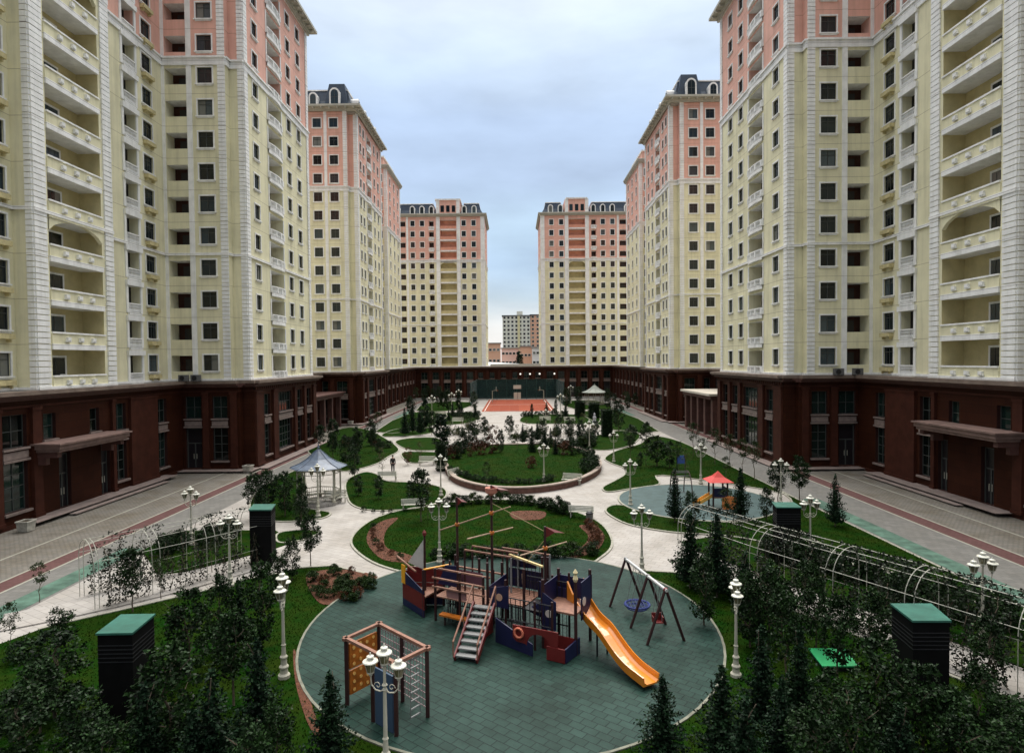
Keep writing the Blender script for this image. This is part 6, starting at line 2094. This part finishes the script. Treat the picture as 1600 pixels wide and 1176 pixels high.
# bridge with balusters and the red crawl arch below
sp('deck', black, lambda b: b.plate([sh(5.9, -.1, 1.25), sh(7.3, -.1, 1.25), sh(7.3, 1.0, 1.25), sh(5.9, 1.0, 1.25)], .05))
b = MB()
for i in range(9):
    for v in (-.5, 1.05):
        b.tube(sh(5.6 + i * .2, v, .95 if v < 0 else 1.3), sh(5.6 + i * .2, v, 1.75 if v < 0 else 2.1), .018, n=5)
for v, z in ((-.5, 1.75), (1.05, 2.1), (-.5, .95)): b.tube(sh(5.5, v, z), sh(7.3, v, z), .025, n=5)
b.build('balustrade', black, ship)
n = 12; vf = -.95; UO = .78
pts = [sh(5.15 + UO, vf, .55), sh(5.15 + UO, vf, 1.0), sh(6.95 + UO, vf, 1.05), sh(6.95 + UO, vf, .45), sh(6.75 + UO, vf, .45)]
pts += [sh(6.20 + UO + .48 * math.cos(PI * i / n), vf, .35 + .48 * math.sin(PI * i / n)) for i in range(n + 1)] + [sh(5.65 + UO, vf, .4), sh(5.3 + UO, vf, .42)]
arch_p = panel(pts, redp, .05, 'arch_panel')
b = MB(); c = sh(5.42 + UO, vf - .07, .76)
b.path([c + SU * .17 * math.cos(a) + Vector((0, 0, .17 * math.sin(a))) for a in [2 * PI * i / 16 for i in range(17)]], .045, 6); b.build('life_ring', M('orange_ring', (.60, .17, .10), .5), ship)
panel([sh(5.0, -.6, .02), sh(6.75, -1.0, .02), sh(6.75, -1.0, .45), sh(5.0, -.6, .95)], navy, .05, 'hull_panel')
panel([sh(4.45, -.62, .02), sh(4.45, .1, .02), sh(4.45, .1, 1.0), sh(4.45, -.62, .6)], redp, .05, 'hull_panel')
panel([sh(7.3, -.97, .02), sh(8.0, -.97, .02), sh(8.0, -.97, .5), sh(7.3, -.97, .5)], redp, .05, 'hull_panel')
panel([sh(8.0, -.95, .02), sh(8.15, .0, .02), sh(8.15, .0, .6), sh(8.0, -.95, .5)], navy, .05, 'hull_panel')
# stern tower
TC = G(900, 1027) - SU * .65 + SV * .1; tu = (TC - SO).dot(SU); tv = (TC - SO).dot(SV)
for du in (-.65, .65):
    for dv in (-.1, 1.3): post(tu + du, tv + dv, 0, 2.7 if du > 0 else 2.55, .06)
sp('deck', wood, lambda b: b.plate([sh(tu - .65, tv - .1, 1.45), sh(tu + .65, tv - .1, 1.45), sh(tu + .65, tv + 1.3, 1.45), sh(tu - .65, tv + 1.3, 1.45)], .07))
q = panel([sh(tu - .68, tv - .05, 1.5), sh(tu - .68, tv + 1.6, 1.5), sh(tu - .68, tv + 1.6, 2.3), sh(tu - .68, tv - .05, 2.3)], navy)
disc(q, sh(tu - .71, tv + .8, 1.95), -SU, .12, palep)
q = panel([sh(tu - 1.5, tv + .3, 1.1), sh(tu - .68, tv + .1, 1.0), sh(tu - .68, tv + .1, 1.7), sh(tu - 1.3, tv + .3, 1.3)], navy)
q = panel([sh(tu - .65, tv - .14, .75), sh(tu - .1, tv - .14, .75), sh(tu - .1, tv - .14, 1.8), sh(tu - .65, tv - .14, 2.1)], navy)
disc(q, sh(tu - .38, tv - .17, 1.35), -SV, .14, palep)
q = panel([sh(tu + .68, tv + .35, 1.1), sh(tu + .68, tv + 1.4, 1.1), sh(tu + .68, tv + 1.4, 2.5), sh(tu + .68, tv + .35, 2.5)], navy)
disc(q, sh(tu + .71, tv + .55, 1.75), SU, .16, palep)
disc(q, sh(tu + .64, tv + .55, 1.75), -SU, .16, palep)
panel([sh(tu - .65, tv + 1.34, 1.5), sh(tu + .65, tv + 1.34, 1.5), sh(tu + .65, tv + 1.34, 2.3), sh(tu - .65, tv + 1.34, 2.3)], navy)
panel([sh(tu - .6, tv - .1, .02), sh(tu + .6, tv - .1, .02), sh(tu + .6, tv - .1, .6), sh(tu - .6, tv - .1, .6)], redp, .05, 'hull_panel')
c = sh(tu + .65, tv - .1, 0)
b = MB(); b.lathe(c.x, c.y, [(.06, 2.75), (.10, 2.85), (.05, 3.0), (.09, 3.08), (.02, 3.2)], 10); b.build('finial', M('cream_finial', (.62, .52, .30), .5), ship)
# masts, yards, flags
def mast(px, base, top, yards, flag, topcol=None):
    P = G(px, base); h = ZT(P, top)
    m_ = MB(); m_.tube((P.x, P.y, DZ), (P.x, P.y, h), .065, .045, n=8)
    mo = m_.build('mast', postd, ship)
    for z, half, tilt, mm in yards:
        b = MB(); a = Vector((P.x, P.y, z))
        dd = SV * half; b.tube(a - dd * 1.0 - Vector((0, 0, tilt)), a + dd + Vector((0, 0, tilt)), .038, .030, n=6)
        b.build('yard', mm, mo)
        b = MB(); b.lathe(P.x, P.y, [(.09, z - .07), (.10, z), (.09, z + .07)], 8); b.build('yard_clamp', orap, mo)
    if flag:
        b = MB(); x, y, w, hh = P.x, P.y, flag[0], flag[1]
        b.plate([(x, y, h), (x, y, h - hh), (x + w * .5, y - .12, h - hh * .55 + .04), (x + w, y - .05, h - hh * .55)], .015)
        b.build('flag', redp, mo)
    return P, h
P1, h1 = mast(716, 955, 776, [], (.45, .4))
P2, h2 = mast(770, 978, 758, [], (.7, .35))
P3, h3 = mast(853, 1000, 822, [], (.75, .45))
def yard(a, c, e0, e1, r=.034):
    a = Vector(a); c = Vector(c); d = c - a
    b = MB(); b.tube(a - d * e0, c + d * e1, r, r * .8, n=6); b.build('yard', woodl, ship)
    for q in (a, c):
        b = MB(); b.lathe(q.x, q.y, [(.09, q.z - .07), (.11, q.z), (.09, q.z + .07)], 8); b.build('yard_clamp', orap, ship)
yard((P1.x, P1.y, ZT(P1, 819)), (P2.x, P2.y, ZT(P2, 801)), .55, .5)
yd = (SV + SU * .35).normalized()
for P_, py, l0, l1 in ((P2, 832, 1.25, 1.15), (P3, 856, 1.3, 1.2)):
    q = Vector((P_.x, P_.y, ZT(P_, py)))
    b = MB(); b.tube(q - yd * l0, q + yd * l1, .034, .028, n=6); b.build('yard', woodl, ship)
    b = MB(); b.lathe(q.x, q.y, [(.09, q.z - .07), (.11, q.z), (.09, q.z + .07)], 8); b.build('yard_clamp', orap, ship)
b = MB(); b.lathe(P2.x, P2.y, [(.07, 5.3), (.24, 5.42), (.26, 5.62), (.22, 5.62), (.05, 5.5)], 10); b.build('crow_nest', M('coral_lookout', (.42, .17, .12), .6), ship)
b = MB(); b.tube((P2.x, P2.y, 5.0), (P3.x, P3.y, h3 - .2), .012, n=4); b.tube((P3.x, P3.y, h3 - .5), tuple(sh(5.6, .8, 2.7)), .012, n=4); b.build('rope', M('tan_rope', (.35, .27, .15), .9), ship)
sp('overhead_beam', M('pale_yellow_beam', (.62, .47, .22), .6), lambda b: b.bar(G(796, 866, 2.7), G(848, 885, 2.7), .09, .07))
panel([G(800, 872, 2.55), G(838, 880, 2.55), G(838, 888, 2.3), G(800, 884, 2.2)], navy)
panel([G(815, 896, 2.0), G(836, 894, 2.0), G(834, 908, 1.6), G(816, 912, 1.6)], woodl)
post(5.9, 2.1, 0, 2.6)

# slide: wavy trough
A = G(901, 934, 1.5 + DZ); E = G(1018, 1066, .30)
prof = [(0, 1.5), (.10, 1.42), (.22, 1.08), (.32, .98), (.42, .92), (.55, .62), (.68, .36), (.80, .24), (.90, .22), (1.0, .20)]
pr = []
for i in range(len(prof) - 1):
    for k in range(4):
        t_ = k / 4; a0, a1 = prof[i], prof[i + 1]
        pr.append((a0[0] + (a1[0] - a0[0]) * t_, a0[1] + (a1[1] - a0[1]) * t_))
pr.append(prof[-1])
for _ in range(3):
    pr = [pr[0]] + [(pr[i][0], (pr[i - 1][1] + pr[i][1] * 2 + pr[i + 1][1]) / 4) for i in range(1, len(pr) - 1)] + [pr[-1]]
dh = Vector((E.x - A.x, E.y - A.y, 0)); sd2 = Vector((-dh.y, dh.x, 0)).normalized()
sec = [(-.34, .24), (-.30, .25), (-.27, .06), (-.18, 0), (.18, 0), (.27, .06), (.30, .25), (.34, .24), (.33, -.05), (-.33, -.05)]
b = MB(); vs = []; fs = []
for t_, z in pr:
    c = A + dh * t_; c.z = DZ + z
    for x, dz in sec: vs.append(c + sd2 * x + Vector((0, 0, dz)))
m_ = len(sec)
for i in range(len(pr) - 1):
    for j in range(m_): fs.append((i * m_ + j, i * m_ + (j + 1) % m_, (i + 1) * m_ + (j + 1) % m_, (i + 1) * m_ + j))
fs += [tuple(range(m_)), tuple(range((len(pr) - 1) * m_, len(pr) * m_))[::-1]]
b.add(vs, fs); sl_o = b.build('slide', slidem, ship, smooth=False)
b = MB()
for s_ in (-1, 1):
    p = A + sd2 * .36 * s_; p.z = DZ + 1.45
    dd = dh.normalized() * .35
    b.plate([p - dd * .2, p + dd, p + dd * .9 + Vector((0, 0, .35)), p - dd * .2 + Vector((0, 0, .75))], .06)
b.build('slide_hood', slidem, ship)
for s_ in (-.22, .22):
    c = A + dh * .38 + sd2 * s_
    b = MB(); b.tube((c.x, c.y, DZ), (c.x, c.y, .95), .035, n=6); b.build('slide_leg', black, ship)

# ================================================================ CLIMBING FRAME
HT = 2.12
fp = [G(x, y, HT) for x, y in ((541, 999), (592, 976), (667, 1014), (618, 1038))]
fp = [Vector((p.x, p.y, 0)) for p in fp]
cl = thing('wooden_climber', 'small wooden climbing frame with an orange holed panel and nets in front of the ship', 'play structure', (fp[0].x, fp[0].y, DZ))
corners = fp + [fp[0].lerp(fp[3], .55), fp[1].lerp(fp[2], .5)]
for c in corners:
    b = MB(); b.box(c.x - .055, c.x + .055, c.y - .055, c.y + .055, DZ, HT); b.build('post', postd, cl)
    
for i in range(4):
    b = MB(); p, q = fp[i], fp[(i + 1) % 4]; e = (q - p).normalized() * .12
    b.bar(p - e + Vector((0, 0, HT + .04)), q + e + Vector((0, 0, HT + .04)), .11, .09); b.build('beam', wood, cl)
def lat(p, q, t_, z): 
    r = p.lerp(q, t_); return Vector((r.x, r.y, z))
p, q = fp[0], fp[1]
for z0, z1 in ((.35, 1.10), (1.16, 1.95)):
    b = MB(); b.plate([lat(p, q, .08, z0), lat(p, q, .92, z0), lat(p, q, .92, z1), lat(p, q, .08, z1)], .05); po = b.build('climbing_panel', orap, cl)
    nn = Vector((-(q - p).y, (q - p).x, 0)).normalized()
    for i in range(4):
        for j in range(3):
            c = lat(p, q, .2 + i * .2, z0 + .12 + j * .25 + (.06 if i % 2 else 0))
            b = MB(); b.tube(c - nn * .04, c + nn * .04, .055, n=10); b.build('hand_hold', M('yellow_hold', (.75, .42, .12), .5), po)
netm2 = M('grey_rope_net', (.28, .20, .20), .8)
p, q = fp[1], fp[2]
b = MB()
for k in range(17): b.tube(lat(p, q, .03 + k * .94 / 16, HT), lat(p, q, .03 + k * .94 / 16, .35), .013, n=4)
for k in range(9): b.tube(lat(p, q, .03, .35 + k * .21), lat(p, q, .97, .35 + k * .21), .013, n=4)
b.build('rope_net', netm2, cl)
p, q = fp[2], fp[3]
b = MB()
for k in range(8):
    z = .35 + k * .24
    b.tube(lat(p, q, .25, z), lat(p, q, .55, z), .028, n=6)
for t_ in (.25, .55): b.tube(lat(p, q, t_, .3), lat(p, q, t_, HT), .015, n=4)
b.build('rung_ladder', greyp, cl)
p, q = corners[4], fp[3]
b = MB(); b.plate([lat(p, q, .12, .1), lat(p, q, .88, .1), lat(p, q, .88, 1.75), lat(p, q, .12, 1.75)], .05); b.build('blue_panel', M('slate_blue_panel', (.04, .07, .12), .5), cl)

# ================================================================ SWINGS
HS = 2.0
tops = [G(978, 873, HS + DZ), G(1010, 900, HS + DZ), G(1040, 921, HS + DZ)]
sw = thing('swing_set', 'three-legged-frame swing set with a blue nest basket and a red seat', 'swing', (tops[0].x, tops[0].y, DZ))
bd = (tops[2] - tops[0]).normalized(); pn = Vector((-bd.y, bd.x, 0))
tops[1] = tops[0] + bd * (tops[1] - tops[0]).dot(bd)
b = MB(); b.tube(tops[0] - bd * .1, tops[2] + bd * .1, .065, n=8); b.build('top_bar', M('galvanised_bar', (.55, .55, .53), .35, metal=.3), sw)
for i, tp in enumerate(tops):
    for s_ in (-1, 1):
        b = MB(); f = Vector((tp.x, tp.y, DZ)) + pn * .75 * s_
        b.tube(tp + Vector((0, 0, .05)), f, .055, n=8); b.build('leg', postd, sw)
    b = MB(); b.blob(tp, .10, .10, .10, 8); b.build('joint', redp if i == 2 else greyp, sw)
def hang(t_, col, nest):
    c = tops[0].lerp(tops[1] if nest else tops[2], t_) if nest else tops[1].lerp(tops[2], t_)
    s_ = MB(); g = Vector((c.x, c.y, .55 if nest else .62))
    if nest:
        s_.path([g + Vector((math.cos(a) * .5, math.sin(a) * .5, 0)) for a in [2 * PI * i / 18 for i in range(19)]], .05, 6)
        for k in range(-3, 4):
            w = math.sqrt(max(0, .25 - (k * .14) ** 2))
            s_.tube(g + Vector((k * .14, -w, 0)), g + Vector((k * .14, w, 0)), .012, n=4); s_.tube(g + Vector((-w, k * .14, 0)), g + Vector((w, k * .14, 0)), .012, n=4)
        s_.path([g + Vector((math.cos(a) * .42, math.sin(a) * .42, -.12)) for a in [2 * PI * i / 18 for i in range(19)]], .03, 6)
        r = .5
    else:
        s_.box(g.x - .2, g.x + .2, g.y - .16, g.y + .16, g.z - .03, g.z); s_.box(g.x - .2, g.x + .2, g.y + .13, g.y + .16, g.z, g.z + .28)
        s_.box(g.x - .2, g.x - .17, g.y - .16, g.y + .13, g.z, g.z + .2); s_.box(g.x + .17, g.x + .2, g.y - .16, g.y + .13, g.z, g.z + .2); r = .2
    so_ = s_.build('swing_seat', col, sw)
    b = MB()
    for a in ((.7, .7), (-.7, .7), (.7, -.7), (-.7, -.7)):
        tt = c + bd * (.28 if (Vector((a[0], a[1], 0)).dot(bd) > 0) else -.28) * (1.0 if nest else .7)
        b.tube(g + Vector((a[0] * r, a[1] * r, .02)), tt, .012, n=4)
    b.build('chain', greyp, so_)
hang(.52, M('blue_basket', (.025, .04, .16), .5), True)
hang(.55, redp, False)

# ================================================================ SMALL ROUND PLAYGROUND
P = G(1122, 795)
ph = thing('playhouse', 'small playhouse tower with a red pyramid roof and orange panels', 'play structure', (P.x, P.y, DZ))
def lbox(*a, m, name, parent): b = MB(); b.box(*a); return b.build(name, m, parent, local=True)
for x in (-.5, .5):
    for y in (-.5, .5): lbox(x - .05, x + .05, y - .05, y + .05, 0, 2.0, m=postd, name='post', parent=ph)
b = MB(); b.add([(-.85, -.85, 1.95), (.85, -.85, 1.95), (.85, .85, 1.95), (-.85, .85, 1.95), (-.35, -.35, 2.25), (.35, -.35, 2.25), (.35, .35, 2.25), (-.35, .35, 2.25), (0, 0, 2.65)],
                [(3, 2, 1, 0), (0, 1, 5, 4), (1, 2, 6, 5), (2, 3, 7, 6), (3, 0, 4, 7), (4, 5, 8), (5, 6, 8), (6, 7, 8), (7, 4, 8)]); b.build('roof', M('bright_red_roof', (.52, .05, .04), .5), ph, local=True)
lbox(-.5, .5, -.5, .5, .8, .86, m=wood, name='deck', parent=ph)
lbox(-.5, .5, -.53, -.48, .9, 1.5, m=navy, name='panel', parent=ph)
lbox(.48, .53, -.5, .5, .9, 1.5, m=navy, name='panel', parent=ph)
b = MB(); b.plate([(-.5, -.3, .85), (-.5, .3, .85), (-1.7, .3, .15), (-1.7, -.3, .15)], .06); b.plate([(-.5, -.32, .85), (-1.7, -.32, .15), (-1.7, -.32, .4), (-.5, -.32, 1.1)], .04); b.plate([(-.5, .32, .85), (-1.7, .32, .15), (-1.7, .32, .4), (-.5, .32, 1.1)], .04)
b.build('slide', M('yellow_orange_plastic', (.72, .38, .08), .35), ph, local=True)
b = MB(); b.plate([(.1, -.56, .05), (1.0, -.7, .05), (1.1, -.7, .9), (.55, -.6, 1.0), (.1, -.56, .8)], .06); b.build('side_panel', M('coral_orange_panel', (.68, .22, .06), .5), ph, local=True)
P = G(1064, 775)
cb = thing('climbing_arch', 'dark climbing frame with a blue panel behind the slim conifer', 'play structure', (P.x, P.y, DZ))
for s_ in (-1, 1):
    b = MB(); b.path([Vector((s_ * .55, 1.2 * math.cos(a), 1.9 * math.sin(a))) for a in [PI * i / 12 for i in range(13)]], .04, 6); b.build('arch_rail', postd, cb, local=True)
b = MB()
for i in range(1, 12):
    a = PI * i / 12; b.tube((-.55, 1.2 * math.cos(a), 1.9 * math.sin(a)), (.55, 1.2 * math.cos(a), 1.9 * math.sin(a)), .022, n=5)
b.build('rungs', greyp, cb, local=True)
P = G(1064, 737)
sr = thing('activity_board', 'small blue play panel on dark posts beyond the round playground', 'play structure', (P.x, P.y, .05))
lbox(-.35, .35, -.05, .0, .75, 1.5, m=M('bright_blue_panel', (.05, .12, .42), .5), name='panel', parent=sr)
for x in (-.38, .38): lbox(x - .04, x + .04, -.05, .03, 0, 1.6, m=black, name='post', parent=sr)

# ================================================================ THE STANDING PERSON
P = G(614, 739)
hgt = 1.70
def skin(name, verts, edges, radii, mat_, parent, root=0):
    me = bpy.data.meshes.new(name); me.from_pydata(verts, edges, []); me.materials.append(mat_)
    o = bpy.data.objects.new(name, me); COL.objects.link(o); o.parent = parent
    md = o.modifiers.new('skin', 'SKIN'); md.use_smooth_shade = True
    for i, r in enumerate(radii):
        sv = me.skin_vertices[0].data[i]; sv.radius = (r, r) if not isinstance(r, tuple) else r
        sv.use_root = (i == root)
    o.modifiers.new('sub', 'SUBSURF').levels = 1
    o.modifiers['sub'].render_levels = 1
    return o
skinm = M('skin', (.42, .25, .18), .6); jackm = M('black_jacket', (.014, .014, .016), .8); trom = M('dark_trousers', (.020, .020, .026), .8); hairm = M('dark_hair', (.02, .014, .01), .7)
pr_ = thing('person', 'person in dark clothes standing on the pale path behind the gazebo lawn', 'person', (P.x, P.y, 0), .4)
V = [(0, 0, .93), (0, 0, 1.12), (0, 0, 1.36), (0, .0, 1.47), (0, -.01, 1.55), (0, -.02, 1.66),
     (.17, 0, 1.40), (.22, .01, 1.12), (.21, -.06, .88), (.205, -.08, .80), (-.17, 0, 1.40), (-.22, .01, 1.12), (-.21, -.05, .88), (-.205, -.07, .80),
     (.09, 0, .86), (.10, -.01, .48), (.10, .02, .08), (.11, -.14, .04), (-.09, 0, .86), (-.10, -.01, .48), (-.10, .02, .08), (-.11, -.14, .04)]
E_ = [(0, 1), (1, 2), (2, 3), (3, 4), (4, 5), (2, 6), (6, 7), (7, 8), (8, 9), (2, 10), (10, 11), (11, 12), (12, 13), (0, 14), (14, 15), (15, 16), (16, 17), (0, 18), (18, 19), (19, 20), (20, 21)]
Rr = [(.14, .10), (.13, .095), (.16, .10), .05, (.075, .09), (.08, .10), .055, .042, .032, .035, .055, .042, .032, .035, .085, .06, .042, .035, .085, .06, .042, .035]
skin('body', V, E_, Rr, skinm, pr_)
skin('jacket', [(0, 0, .90), (0, 0, 1.12), (0, 0, 1.37), (0, 0, 1.46), (.17, 0, 1.40), (.225, .01, 1.12), (.215, -.055, .90), (-.17, 0, 1.40), (-.225, .01, 1.12), (-.215, -.045, .90)],
     [(0, 1), (1, 2), (2, 3), (2, 4), (4, 5), (5, 6), (2, 7), (7, 8), (8, 9)], [(.17, .125), (.155, .12), (.185, .12), .07, .07, .057, .046, .07, .057, .046], jackm, pr_)
skin('trousers', [(0, 0, .92), (.09, 0, .86), (.10, -.01, .48), (.10, .02, .10), (-.09, 0, .86), (-.10, -.01, .48), (-.10, .02, .10)],
     [(0, 1), (1, 2), (2, 3), (0, 4), (4, 5), (5, 6)], [(.15, .115), .10, .075, .06, .10, .075, .06], trom, pr_)
b = MB(); b.blob((0, .015, 1.68), .092, .108, .10, 10); b.build('hair', hairm, pr_, local=True, smooth=True)
for s_ in (-1, 1):
    b = MB(); b.blob((s_ * .11, -.06, .045), .05, .13, .045, 8); b.build('shoe', black, pr_, local=True, smooth=True)
